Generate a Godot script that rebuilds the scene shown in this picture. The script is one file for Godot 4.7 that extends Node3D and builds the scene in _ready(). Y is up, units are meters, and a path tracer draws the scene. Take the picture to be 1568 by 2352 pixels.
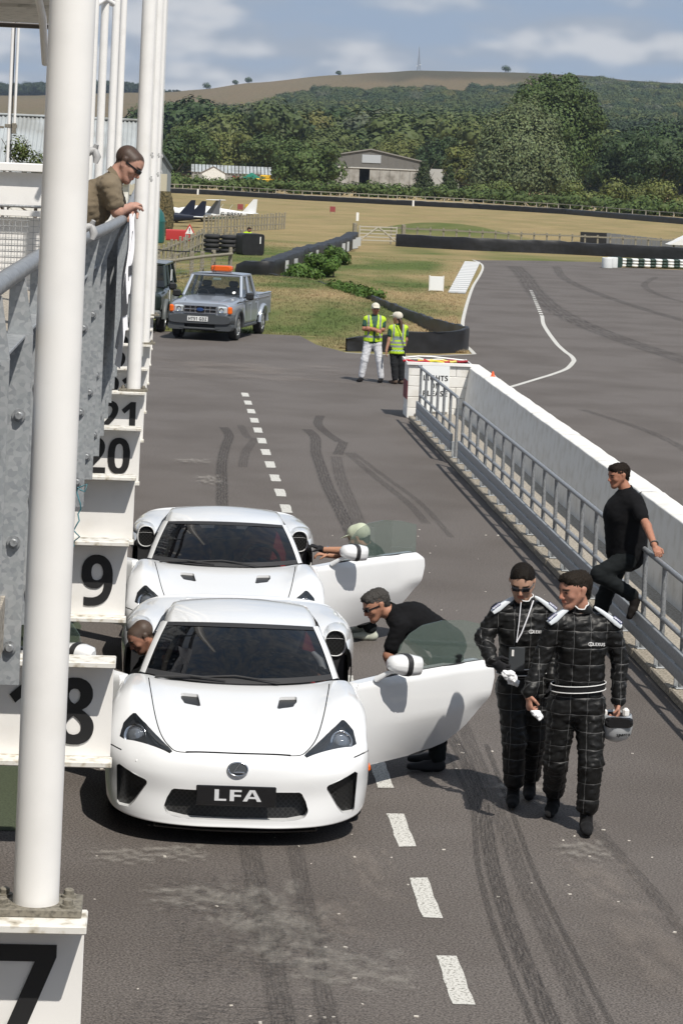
extends Node3D

func _ready() -> void:
	# ---- camera
	var cam := Camera3D.new()
	cam.name = "camera"
	cam.projection = Camera3D.PROJECTION_FRUSTUM
	cam.near = 0.1; cam.far = 9000.0
	var F := 5830.0
	cam.size = 0.1 * 2352.0 / F
	cam.frustum_offset = Vector2(0.0, -0.1 * (1176.0 - 526.0) / F)
	cam.position = Vector3(0, 4.7, 0)
	cam.rotation_order = EULER_ORDER_YXZ
	cam.rotation_degrees = Vector3(-1.48022, -4.15801, 2.5)
	add_child(cam)
	cam.current = true
	# ---- sky, sun, exposure
	make_sky()
	var sun := DirectionalLight3D.new()
	sun.name = "sun"
	add_child(sun)
	sun.look_at_from_position(Vector3.ZERO, Vector3(-0.28, -1.0, -0.64), Vector3.UP)
	sun.light_energy = 1.42
	sun.light_color = Color(1.0, 0.975, 0.935)
	sun.light_angular_distance = 0.53
	sun.shadow_enabled = true
	# ---- large structure
	make_materials()
	make_ground()
	make_building()
	make_pit_wall()
	make_hills()
	# ---- objects
	make_midground()
	make_trees()
	make_cars()
	make_people()

# ---------------------------------------------------------------- helpers
class MB:
	var v := PackedVector3Array()
	var n := PackedVector3Array()
	var t := PackedVector2Array()
	var c := PackedColorArray()
	var ix := PackedInt32Array()
	var col := Color.WHITE
	var colored := false
	func vert(p: Vector3, nn: Vector3, uv := Vector2.ZERO) -> int:
		v.append(p); n.append(nn); t.append(uv); c.append(col)
		return v.size() - 1
	func tri_i(a: int, b: int, d: int) -> void:
		var g := (v[b] - v[a]).cross(v[d] - v[a])
		if g.dot(n[a] + n[b] + n[d]) > 0.0:
			ix.append(a); ix.append(d); ix.append(b)
		else:
			ix.append(a); ix.append(b); ix.append(d)
	func tri(a: Vector3, b: Vector3, d: Vector3, towards := Vector3.ZERO) -> void:
		var g := (b - a).cross(d - a).normalized()
		if towards != Vector3.ZERO and g.dot(towards) < 0: g = -g
		var i := vert(a, g)
		vert(b, g); vert(d, g)
		tri_i(i, i + 1, i + 2)
	func quad(a: Vector3, b: Vector3, d: Vector3, e: Vector3, towards := Vector3.ZERO) -> void:
		var g := (b - a).cross(e - a)
		if g.length_squared() < 1e-14: g = (d - b).cross(e - b)
		g = g.normalized()
		if towards != Vector3.ZERO and g.dot(towards) < 0: g = -g
		var i := vert(a, g, Vector2(0, 0))
		vert(b, g, Vector2(1, 0)); vert(d, g, Vector2(1, 1)); vert(e, g, Vector2(0, 1))
		tri_i(i, i + 1, i + 2); tri_i(i, i + 2, i + 3)
	func box(ctr: Vector3, s: Vector3, bv := 0.0, b := Basis()) -> void:
		var h := s * 0.5
		var q := minf(bv, minf(h.x, minf(h.y, h.z)) * 0.9)
		for ax in 3:
			for sg in [-1.0, 1.0]:
				var u := (ax + 1) % 3
				var w := (ax + 2) % 3
				var nn := Vector3.ZERO
				nn[ax] = sg
				var p := []
				for k in [[-1, -1], [1, -1], [1, 1], [-1, 1]]:
					var x := Vector3.ZERO
					x[ax] = sg * h[ax]; x[u] = k[0] * (h[u] - q); x[w] = k[1] * (h[w] - q)
					p.append(ctr + b * x)
				quad(p[0], p[1], p[2], p[3], b * nn)
		if q <= 0.0: return
		for ax in 3:
			var u := (ax + 1) % 3
			var w := (ax + 2) % 3
			for su in [-1.0, 1.0]:
				for sw in [-1.0, 1.0]:
					var p := []
					for k in [[-1, 0], [1, 0], [1, 1], [-1, 1]]:
						var x := Vector3.ZERO
						x[ax] = k[0] * (h[ax] - q)
						x[u] = su * (h[u] if k[1] == 0 else h[u] - q)
						x[w] = sw * (h[w] - q if k[1] == 0 else h[w])
						p.append(ctr + b * x)
					var nn := Vector3.ZERO
					nn[u] = su; nn[w] = sw
					quad(p[0], p[1], p[2], p[3], b * nn)
		for sx in [-1.0, 1.0]:
			for sy in [-1.0, 1.0]:
				for sz in [-1.0, 1.0]:
					var k := Vector3(sx, sy, sz)
					tri(ctr + b * (k * Vector3(h.x, h.y - q, h.z - q)), ctr + b * (k * Vector3(h.x - q, h.y, h.z - q)), ctr + b * (k * Vector3(h.x - q, h.y - q, h.z)), b * k)
	func bar(a: Vector3, b: Vector3, w: float, hgt: float, bv := 0.0, up := Vector3.UP) -> void:
		var d := (b - a)
		var z := d.normalized()
		var x := up.cross(z)
		if x.length() < 1e-3: x = Vector3.RIGHT.cross(z)
		x = x.normalized()
		box((a + b) * 0.5, Vector3(w, hgt, d.length()), bv, Basis(x, z.cross(x), z))
	func tube(path: Array, r, sides := 8, caps := true, flat := 1.0) -> void:
		var np := path.size()
		var x := Vector3.ZERO
		var rows := []
		for i in np:
			var d: Vector3 = (path[mini(i + 1, np - 1)] - path[maxi(i - 1, 0)]).normalized()
			if i == 0:
				x = d.cross(Vector3.UP)
				if x.length() < 0.05: x = d.cross(Vector3.RIGHT)
			x = (x - d * x.dot(d)).normalized()
			var y := d.cross(x)
			var rr: float = r[i] if r is Array else r
			var row := []
			for k in sides + 1:
				var a := TAU * k / sides
				var nn := x * cos(a) + y * sin(a) * flat
				row.append(vert(path[i] + nn * rr, nn.normalized(), Vector2(float(k) / sides, i)))
			rows.append(row)
		for i in np - 1:
			for k in sides:
				tri_i(rows[i][k], rows[i][k + 1], rows[i + 1][k + 1]); tri_i(rows[i][k], rows[i + 1][k + 1], rows[i + 1][k])
		if caps:
			for e in [0, np - 1]:
				var d: Vector3 = (path[0] - path[1]).normalized() if e == 0 else (path[np - 1] - path[np - 2]).normalized()
				var m := vert(path[e], d)
				var f := []
				for k in sides + 1: f.append(vert(v[rows[e][k]], d))
				for k in sides: tri_i(m, f[k], f[k + 1])
	func lathe(prof: Array, sides := 16, xf := Transform3D(), sharp := false) -> void:
		# prof: Vector2(radius, y) from bottom to top, outside
		var seg := []
		if sharp:
			for i in prof.size() - 1: seg.append([prof[i], prof[i + 1]])
		else: seg.append(prof)
		for pr in seg:
			var rows := []
			for i in pr.size():
				var d: Vector2 = pr[mini(i + 1, pr.size() - 1)] - pr[maxi(i - 1, 0)]
				var nn2 := Vector2(d.y, -d.x).normalized()
				var row := []
				for k in sides + 1:
					var a := TAU * k / sides
					var nn := Vector3(cos(a) * nn2.x, nn2.y, sin(a) * nn2.x)
					row.append(vert(xf * Vector3(cos(a) * pr[i].x, pr[i].y, sin(a) * pr[i].x), (xf.basis * nn).normalized(), Vector2(float(k) / sides, float(i) / pr.size())))
				rows.append(row)
			for i in pr.size() - 1:
				for k in sides:
					tri_i(rows[i][k], rows[i][k + 1], rows[i + 1][k + 1]); tri_i(rows[i][k], rows[i + 1][k + 1], rows[i + 1][k])
	func prism(poly: PackedVector2Array, depth: float, xf := Transform3D()) -> void:
		# poly in xy, extruded from z=0 to z=-depth
		var ti := Geometry2D.triangulate_polygon(poly)
		for s in [0.0, -depth]:
			var nn := xf.basis * Vector3(0, 0, 1 if s == 0.0 else -1)
			var m := []
			for p in poly: m.append(vert(xf * Vector3(p.x, p.y, s), nn.normalized(), p))
			for i in ti.size() / 3: tri_i(m[ti[i * 3]], m[ti[i * 3 + 1]], m[ti[i * 3 + 2]])
		var ccw := not Geometry2D.is_polygon_clockwise(poly)
		for i in poly.size():
			var a := poly[i]
			var b := poly[(i + 1) % poly.size()]
			var d := b - a
			var o := Vector3(d.y, -d.x, 0) * (1.0 if ccw else -1.0)
			quad(xf * Vector3(a.x, a.y, 0), xf * Vector3(b.x, b.y, 0), xf * Vector3(b.x, b.y, -depth), xf * Vector3(a.x, a.y, -depth), xf.basis * o)
	func sheet(poly: Array, y: float) -> void:
		var p2 := PackedVector2Array()
		for p in poly: p2.append(Vector2(p[0], p[1]))
		var ti := Geometry2D.triangulate_polygon(p2)
		var m := []
		for p in p2: m.append(vert(Vector3(p.x, y, p.y), Vector3.UP, p))
		for i in ti.size() / 3: tri_i(m[ti[i * 3]], m[ti[i * 3 + 1]], m[ti[i * 3 + 2]])
	func grid(P: Array, flip := false) -> void:
		# P[i][j] Vector3, smooth
		var ni := P.size()
		var nj: int = P[0].size()
		var id := []
		for i in ni:
			var row := []
			for j in nj:
				var a: Vector3 = P[mini(i + 1, ni - 1)][j] - P[maxi(i - 1, 0)][j]
				var b: Vector3 = P[i][mini(j + 1, nj - 1)] - P[i][maxi(j - 1, 0)]
				var g := a.cross(b).normalized()
				if flip: g = -g
				row.append(vert(P[i][j], g, Vector2(float(j) / (nj - 1), float(i) / (ni - 1))))
			id.append(row)
		for i in ni - 1:
			for j in nj - 1:
				tri_i(id[i][j], id[i][j + 1], id[i + 1][j + 1]); tri_i(id[i][j], id[i + 1][j + 1], id[i + 1][j])
	func mesh() -> ArrayMesh:
		var a := []
		a.resize(Mesh.ARRAY_MAX)
		a[Mesh.ARRAY_VERTEX] = v; a[Mesh.ARRAY_NORMAL] = n; a[Mesh.ARRAY_TEX_UV] = t; a[Mesh.ARRAY_INDEX] = ix
		if colored: a[Mesh.ARRAY_COLOR] = c
		var m := ArrayMesh.new()
		m.add_surface_from_arrays(Mesh.PRIMITIVE_TRIANGLES, a)
		return m

var taken := {}
func numbered(called: String) -> String:
	var k: int = taken.get(called, 0)
	taken[called] = k + 1
	return called if k == 0 else "%s_%03d" % [called, k]

func tag(o: Node, label: String, category: String, group := "") -> Node:
	o.set_meta("label", label); o.set_meta("category", category)
	if group != "": o.set_meta("group", group)
	return o

func thing(called: String, label: String, category: String, at := Vector3.ZERO, turn := 0.0, group := "") -> Node3D:
	var o := Node3D.new()
	o.name = numbered(called)
	add_child(o)
	o.position = at; o.rotation.y = turn
	tag(o, label, category, group)
	return o

func part(called: String, m, mt: Material, parent: Node, at := Vector3.ZERO, turn := 0.0) -> MeshInstance3D:
	var o := MeshInstance3D.new()
	o.name = numbered(called) if parent == self else called
	var ms: Mesh = m.mesh() if m is MB else m
	o.mesh = ms
	o.material_override = mt
	o.position = at; o.rotation.y = turn
	parent.add_child(o, true)
	return o

func one(called: String, m, mt: Material, label: String, category: String, group := "", at := Vector3.ZERO, turn := 0.0) -> MeshInstance3D:
	var o := part(called, m, mt, self, at, turn)
	tag(o, label, category, group)
	return o

func struct(called: String, m, mt: Material, at := Vector3.ZERO) -> MeshInstance3D:
	var o := part(called, m, mt, self, at)
	o.set_meta("kind", "structure")
	return o

func copy(o: Node3D, label := "", group := "") -> Node3D:
	var c: Node3D = o.duplicate()
	c.name = numbered(String(o.name).rstrip("0123456789").trim_suffix("_"))
	add_child(c)
	if label != "": c.set_meta("label", label)
	if group != "": c.set_meta("group", group)
	return c

# ---------------------------------------------------------------- materials
var mats := {}
func lin(r: float, g: float, b: float) -> Color:
	return Color(r, g, b).linear_to_srgb()

func mat(key: String, c := Color.WHITE, rough := 0.8, metal := 0.0, spec := 0.5) -> StandardMaterial3D:
	if mats.has(key): return mats[key]
	var m := StandardMaterial3D.new()
	m.resource_name = key
	m.albedo_color = c; m.roughness = rough; m.metallic = metal; m.metallic_specular = spec
	mats[key] = m
	return m

func noise(freq: float, sd := 1, oct := 4, kind := FastNoiseLite.TYPE_SIMPLEX_SMOOTH) -> FastNoiseLite:
	var f := FastNoiseLite.new()
	f.noise_type = kind; f.frequency = freq; f.seed = sd; f.fractal_octaves = oct
	f.fractal_type = FastNoiseLite.FRACTAL_FBM if oct > 1 else FastNoiseLite.FRACTAL_NONE
	return f

func ntex(f: FastNoiseLite, stops: Array, size := 512) -> NoiseTexture2D:
	var t := NoiseTexture2D.new()
	t.width = size; t.height = size; t.seamless = true; t.noise = f; t.generate_mipmaps = false
	if stops.size():
		var g := Gradient.new()
		var offs := PackedFloat32Array()
		var cols := PackedColorArray()
		for s in stops:
			offs.append(s[0]); cols.append(s[1])
		g.offsets = offs; g.colors = cols
		t.color_ramp = g
	return t

func grey(x: float) -> Color:
	return Color(x, x, x)

func tri_tex(m: StandardMaterial3D, t: Texture2D, per_metre: float, world := true) -> StandardMaterial3D:
	m.albedo_texture = t
	m.uv1_triplanar = true; m.uv1_world_triplanar = world; m.uv1_scale = Vector3.ONE * per_metre
	return m

func bump(m: StandardMaterial3D, t: Texture2D, cm: float) -> StandardMaterial3D:
	m.heightmap_enabled = true; m.heightmap_texture = t; m.heightmap_scale = cm
	return m

func text(s: String, size: float, depth := 0.004, bold := true, fontname := "Droid Sans") -> TextMesh:
	var tm := TextMesh.new()
	var f := SystemFont.new()
	f.font_names = PackedStringArray([fontname])
	f.font_weight = 700 if bold else 400
	tm.font = f
	tm.text = s
	tm.font_size = 64
	tm.pixel_size = size / 46.0
	tm.depth = depth
	return tm
# ---------------------------------------------------------------- sky
func make_sky() -> void:
	var W := 4096
	var Hh := 2048
	var nb := noise(1.0, 7, 5)
	var nc := noise(1.0, 21, 4)
	var small := Image.create(512, 256, false, Image.FORMAT_RGBF)
	for y in 256:
		for x in 512: small.set_pixel(x, y, sky_color((x + 0.5) / 512.0, (y + 0.5) / 256.0, nb, nc))
	small.resize(W, Hh, Image.INTERPOLATE_BILINEAR)
	for y in range(900, 1040):
		for x in W: small.set_pixel(x, y, sky_color((x + 0.5) / W, (y + 0.5) / Hh, nb, nc))
	var sm := PanoramaSkyMaterial.new()
	sm.panorama = ImageTexture.create_from_image(small)
	var sky := Sky.new()
	sky.sky_material = sm
	var env := Environment.new()
	env.background_mode = Environment.BG_SKY
	env.sky = sky
	env.tonemap_mode = Environment.TONE_MAPPER_LINEAR
	env.tonemap_exposure = 1.1
	env.sdfgi_enabled = true; env.ssao_enabled = true; env.ssil_enabled = true
	env.fog_enabled = true
	env.fog_density = 0.00007
	env.fog_light_color = Color(0.72, 0.79, 0.88)
	var we := WorldEnvironment.new()
	we.name = "environment"
	we.environment = env
	add_child(we)

func sky_color(u: float, v: float, nb: FastNoiseLite, nc: FastNoiseLite) -> Color:
	var el := (0.5 - v) * PI
	var az := u * TAU
	if el < -0.002: return Color(0.13, 0.13, 0.11)
	var e := maxf(el, 0.0)
	# a cloud layer seen from below: coordinates on the layer, flattened towards the horizon
	var r := 1.0 / (sin(e) + 0.045)
	var px := cos(az) * cos(e) * r
	var py := sin(az) * cos(e) * r
	var d := nb.get_noise_3d(cos(az) * 7.0, sin(az) * 7.0, r * 0.55 + e * 9.0)
	var d2 := nc.get_noise_3d(cos(az) * 22.0, sin(az) * 22.0, e * 60.0)
	var d3 := nb.get_noise_2d(px * 0.5, py * 0.5)
	var cover := smoothstep(-0.42, 0.22, d * 0.75 + d2 * 0.35 + d3 * 0.35)
	var bright := smoothstep(-0.15, 0.35, d2 * 0.8 + d * 0.3 + d3 * 0.4)
	var low := exp(-e * 9.0)
	var blue := Color(0.24, 0.34, 0.50).lerp(Color(0.33, 0.40, 0.50), low)
	var dark := Color(0.335, 0.382, 0.455)
	var lit := Color(0.56, 0.58, 0.615)
	var cl := dark.lerp(lit, bright)
	var c := blue.lerp(cl, clampf(cover * 0.9 + low * 0.15, 0.0, 1.0))
	return c

# ---------------------------------------------------------------- materials
func make_materials() -> void:
	var wn := ntex(noise(0.012, 3, 4), [[0.0, grey(0.80)], [0.35, grey(0.93)], [0.6, grey(1.0)], [1.0, grey(0.97)]], 512)
	# asphalt: stone grain over broad patches
	var a := mat("asphalt", lin(0.176, 0.158, 0.146), 0.88, 0.0, 0.4)
	var an := noise(0.34, 5, 2)
	tri_tex(a, ntex(an, [[0.0, Color(0.42, 0.42, 0.43)], [0.34, Color(0.70, 0.69, 0.69)], [0.50, Color(0.84, 0.835, 0.83)], [0.66, grey(0.94)], [0.76, grey(1.0)], [1.0, Color(1, 1, 0.98)]], 1024), 1.0 / 6.5)
	a.detail_enabled = true
	a.detail_blend_mode = BaseMaterial3D.BLEND_MODE_MUL
	a.detail_uv_layer = BaseMaterial3D.DETAIL_UV_2
	a.uv2_triplanar = true; a.uv2_world_triplanar = true; a.uv2_scale = Vector3.ONE / 16.0
	a.detail_albedo = ntex(noise(0.010, 9, 5), [[0.0, Color(0.88, 0.87, 0.86)], [0.4, Color(0.95, 0.945, 0.94)], [0.65, grey(1.0)], [1.0, Color(1.0, 1.0, 1.0)]], 512)
	bump(a, ntex(noise(0.35, 6, 2), [], 512), 0.35)
	# painted white steel
	var w := mat("white_paint", lin(0.80, 0.79, 0.77), 0.42)
	tri_tex(w, ntex(noise(0.008, 4, 5), [[0.0, Color(0.955, 0.95, 0.94)], [0.3, grey(0.98)], [0.55, grey(1.0)], [1.0, grey(1.0)]], 512), 0.7)
	var wd := mat("white_paint_worn", lin(0.74, 0.725, 0.68), 0.6)
	tri_tex(wd, ntex(noise(0.02, 14, 5), [[0.0, Color(0.55, 0.52, 0.47)], [0.28, Color(0.86, 0.84, 0.80)], [0.5, grey(0.97)], [1.0, grey(1.0)]], 512), 1.3)
	mat("black_paint", lin(0.012, 0.012, 0.013), 0.55)
	mat("steel_dirty", lin(0.23, 0.21, 0.17), 0.75, 0.1)
	tri_tex(mats["steel_dirty"], ntex(noise(0.05, 8, 4), [[0.0, grey(0.6)], [0.5, grey(0.95)], [1.0, grey(1.0)]], 256), 4.0)
	# galvanised steel: spangle
	var g := mat("galvanised", lin(0.40, 0.415, 0.43), 0.50, 0.30)
	var cell := noise(0.075, 11, 1, FastNoiseLite.TYPE_CELLULAR)
	cell.cellular_return_type = FastNoiseLite.RETURN_CELL_VALUE
	tri_tex(g, ntex(cell, [[0.0, Color(0.84, 0.85, 0.86)], [0.5, Color(0.92, 0.93, 0.93)], [1.0, Color(1.0, 1.0, 1.0)]], 512), 1.6)
	mat("galvanised_tube", lin(0.36, 0.375, 0.39), 0.45, 0.35)
	tri_tex(mats["galvanised_tube"], ntex(noise(0.03, 12, 4), [[0.0, grey(0.68)], [0.5, grey(0.9)], [1.0, grey(1.0)]], 512), 2.0)
	# concrete
	var k := mat("concrete", lin(0.42, 0.38, 0.32), 0.9)
	tri_tex(k, ntex(noise(0.06, 15, 5), [[0.0, Color(0.55, 0.53, 0.5)], [0.4, grey(0.85)], [0.7, grey(0.98)], [1.0, grey(1.0)]], 512), 0.8)
	bump(k, ntex(noise(0.2, 16, 3), [], 256), 0.3)
	mat("concrete_kerb", lin(0.36, 0.32, 0.26), 0.9)
	tri_tex(mats["concrete_kerb"], ntex(noise(0.05, 17, 5), [[0.0, Color(0.45, 0.45, 0.38)], [0.4, grey(0.8)], [0.7, grey(1.0)], [1.0, grey(1.0)]], 512), 1.1)
	mat("wall_white", lin(0.74, 0.73, 0.70), 0.7)
	tri_tex(mats["wall_white"], ntex(noise(0.012, 18, 6), [[0.0, Color(0.90, 0.895, 0.88)], [0.35, Color(0.965, 0.96, 0.95)], [0.6, grey(1.0)], [1.0, grey(1.0)]], 512), 0.45)
	# road paint, worn
	var p := mat("road_paint", lin(0.62, 0.61, 0.57), 0.75)
	tri_tex(p, ntex(noise(0.13, 19, 4), [[0.0, Color(0.45, 0.44, 0.43)], [0.27, Color(0.62, 0.61, 0.59)], [0.36, grey(0.93)], [1.0, grey(1.0)]], 512), 0.6)
	mat("rubber_sheet", lin(0.015, 0.015, 0.017), 0.5)
	tri_tex(mats["rubber_sheet"], ntex(noise(0.02, 23, 5), [[0.0, grey(0.6)], [0.5, grey(0.85)], [1.0, grey(1.0)]], 256), 0.7)
	mat("tyre", lin(0.022, 0.022, 0.023), 0.8)
	mat("wood_grey", lin(0.35, 0.33, 0.275), 0.9)
	tri_tex(mats["wood_grey"], ntex(noise(0.04, 25, 5), [[0.0, Color(0.5, 0.5, 0.46)], [0.45, Color(0.82, 0.80, 0.76)], [1.0, grey(1.0)]], 256), 1.5)
	mat("glass_dark", Color(0.02, 0.03, 0.035, 0.72), 0.03)
	mats["glass_dark"].transparency = BaseMaterial3D.TRANSPARENCY_ALPHA

# ---------------------------------------------------------------- ground
func track_edge() -> Array:
	return [[8.18, -64.10], [8.28, -66.0], [8.40, -69.0], [8.88, -72.57], [9.67, -78.89], [11.08, -89.33], [12.73, -101.09], [14.33, -111.67], [15.6, -120.5], [16.2, -126.0], [16.38, -130.59]]

func ribbon(mb: MB, pts: Array, w: float, y: float) -> void:
	var prev := []
	for i in pts.size():
		var p := Vector2(pts[i][0], pts[i][1])
		var q := Vector2(pts[mini(i + 1, pts.size() - 1)][0], pts[mini(i + 1, pts.size() - 1)][1])
		var o := Vector2(pts[maxi(i - 1, 0)][0], pts[maxi(i - 1, 0)][1])
		var d := (q - o).normalized()
		var s := Vector2(-d.y, d.x) * w * 0.5
		var a := mb.vert(Vector3(p.x + s.x, y, p.y + s.y), Vector3.UP, Vector2(0, i))
		var b := mb.vert(Vector3(p.x - s.x, y, p.y - s.y), Vector3.UP, Vector2(1, i))
		if i: 
			mb.tri_i(prev[0], prev[1], b); mb.tri_i(prev[0], b, a)
		prev = [a, b]

func smooth_path(pts: Array, per := 6) -> Array:
	var out := []
	for i in pts.size() - 1:
		var p0 := Vector2(pts[maxi(i - 1, 0)][0], pts[maxi(i - 1, 0)][1])
		var p1 := Vector2(pts[i][0], pts[i][1])
		var p2 := Vector2(pts[i + 1][0], pts[i + 1][1])
		var p3 := Vector2(pts[mini(i + 2, pts.size() - 1)][0], pts[mini(i + 2, pts.size() - 1)][1])
		for k in per:
			var r := p1.cubic_interpolate(p2, p0, p3, float(k) / per)
			out.append([r.x, r.y])
	out.append(pts[-1])
	return out

func make_ground() -> void:
	var rr := RandomNumberGenerator.new()
	rr.seed = 4
	# dry airfield grass to the foot of the hills
	var gm := mat("dry_grass", lin(0.375, 0.288, 0.165), 0.95, 0.0, 0.2)
	tri_tex(gm, ntex(noise(0.03, 31, 6), [[0.0, Color(0.66, 0.70, 0.60)], [0.4, Color(0.88, 0.88, 0.84)], [0.65, grey(1.0)], [1.0, Color(1, 0.98, 0.95)]], 512), 1.0 / 30.0)
	var mb := MB.new()
	mb.sheet([[-600, 60], [900, 60], [900, -900], [-600, -900]], -0.05)
	struct("ground", mb, gm)
	# asphalt of the pit lane and the track
	mb = MB.new()
	var te := track_edge()
	var poly := [[-24, 30], [70, 30], [70, -128.6], [27, -128.6], [23.8, -128.2], [23.9, -135.2], [20, -133.2], [16.9, -130.7]]
	for i in te.size(): poly.append(te[te.size() - 1 - i])
	poly += [[6.34, -62.65], [4.81, -62.88], [4.78, -63.14], [4.51, -64.16], [4.23, -65.2], [4.05, -67.4], [3.97, -68.39], [2.89, -68.46], [0.52, -67.99], [-3, -67.8], [-24, -67.8]]
	mb.sheet(poly, 0.0)
	var lane := struct("pit_lane", mb, mats["asphalt"])
	# painted lines: the dashed line of the lane
	var z := -11.22
	var k := 0
	while z > -51.8:
		mb = MB.new()
		var far := z < -24.0
		var ln := 0.88 if not far else 0.80
		var w := 0.125 if not far else 0.142
		var pts := []
		for side in 2:
			for i in 7:
				var f := i / 6.0 if side == 0 else 1.0 - i / 6.0
				pts.append([1.90 + (w * (0.5 if side == 0 else -0.5)) + rr.randf_range(-0.006, 0.006), z - ln * (f - 0.5) + rr.randf_range(-0.012, 0.012)])
		mb.sheet(pts, 0.004)
		part("road_marking", mb, mats["road_paint"], lane)
		z -= 1.64
		k += 1
	# edge lines
	for e in [[te, 0.11], [[[4.79, -62.86], [5.5, -62.72], [6.34, -62.60], [7.3, -63.2], [8.2, -64.05]], 0.10], [[[11.04, -68.65], [10.85, -66.2], [10.77, -64.75], [10.62, -63.4], [10.46, -62.54], [9.95, -60.38], [9.3, -58.5], [8.79, -57.2], [7.82, -54.74], [7.2, -53.3]], 0.12], [[[12.60, -81.78], [12.05, -77.9], [11.61, -74.1], [11.3, -71.2], [11.04, -68.65]], 0.12]]:
		mb = MB.new()
		ribbon(mb, smooth_path(e[0]), e[1], 0.004)
		part("road_marking", mb, mats["road_paint"], lane)
	for i in 14:
		var f := i / 14.0
		var p0 := Vector2(12.60, -81.78).lerp(Vector2(14.94, -100.29), f)
		var p1 := Vector2(12.60, -81.78).lerp(Vector2(14.94, -100.29), f + 0.04)
		mb = MB.new()
		ribbon(mb, [[p0.x, p0.y], [p1.x, p1.y]], 0.13, 0.004)
		part("road_marking", mb, mats["road_paint"], lane)
	make_stains(lane)
	make_grass()

# tyre rubber and spilt dust lie on the road as thin sheets of their own
func stain_tex(sd: int, freq: float, lo: float, hi: float, c: Color, streak := 1.0, edge := true) -> ImageTexture:
	var f := noise(freq, sd, 4)
	var im := Image.create(256, 256, false, Image.FORMAT_RGBA8)
	for y in 256:
		for x in 256:
			var d := f.get_noise_2d(x, y * streak)
			var a := smoothstep(lo, hi, d) * (0.25 + 0.75 * smoothstep(-0.3, 0.4, f.get_noise_2d(x * 37.0 + 900.0, y * 37.0)))
			if edge:
				var ex := minf(x, 255 - x) / 110.0
				var ey := minf(y, 255 - y) / 110.0
				a *= smoothstep(0.0, 1.0, minf(minf(ex, ey) + d * 0.5, 1.0))
			im.set_pixel(x, y, Color(c.r, c.g, c.b, a * c.a))
	return ImageTexture.create_from_image(im)

func stain_mat(key: String, t: Texture2D) -> StandardMaterial3D:
	var m := mat(key, Color.WHITE, 0.9)
	m.albedo_texture = t
	m.transparency = BaseMaterial3D.TRANSPARENCY_ALPHA
	return m

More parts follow.
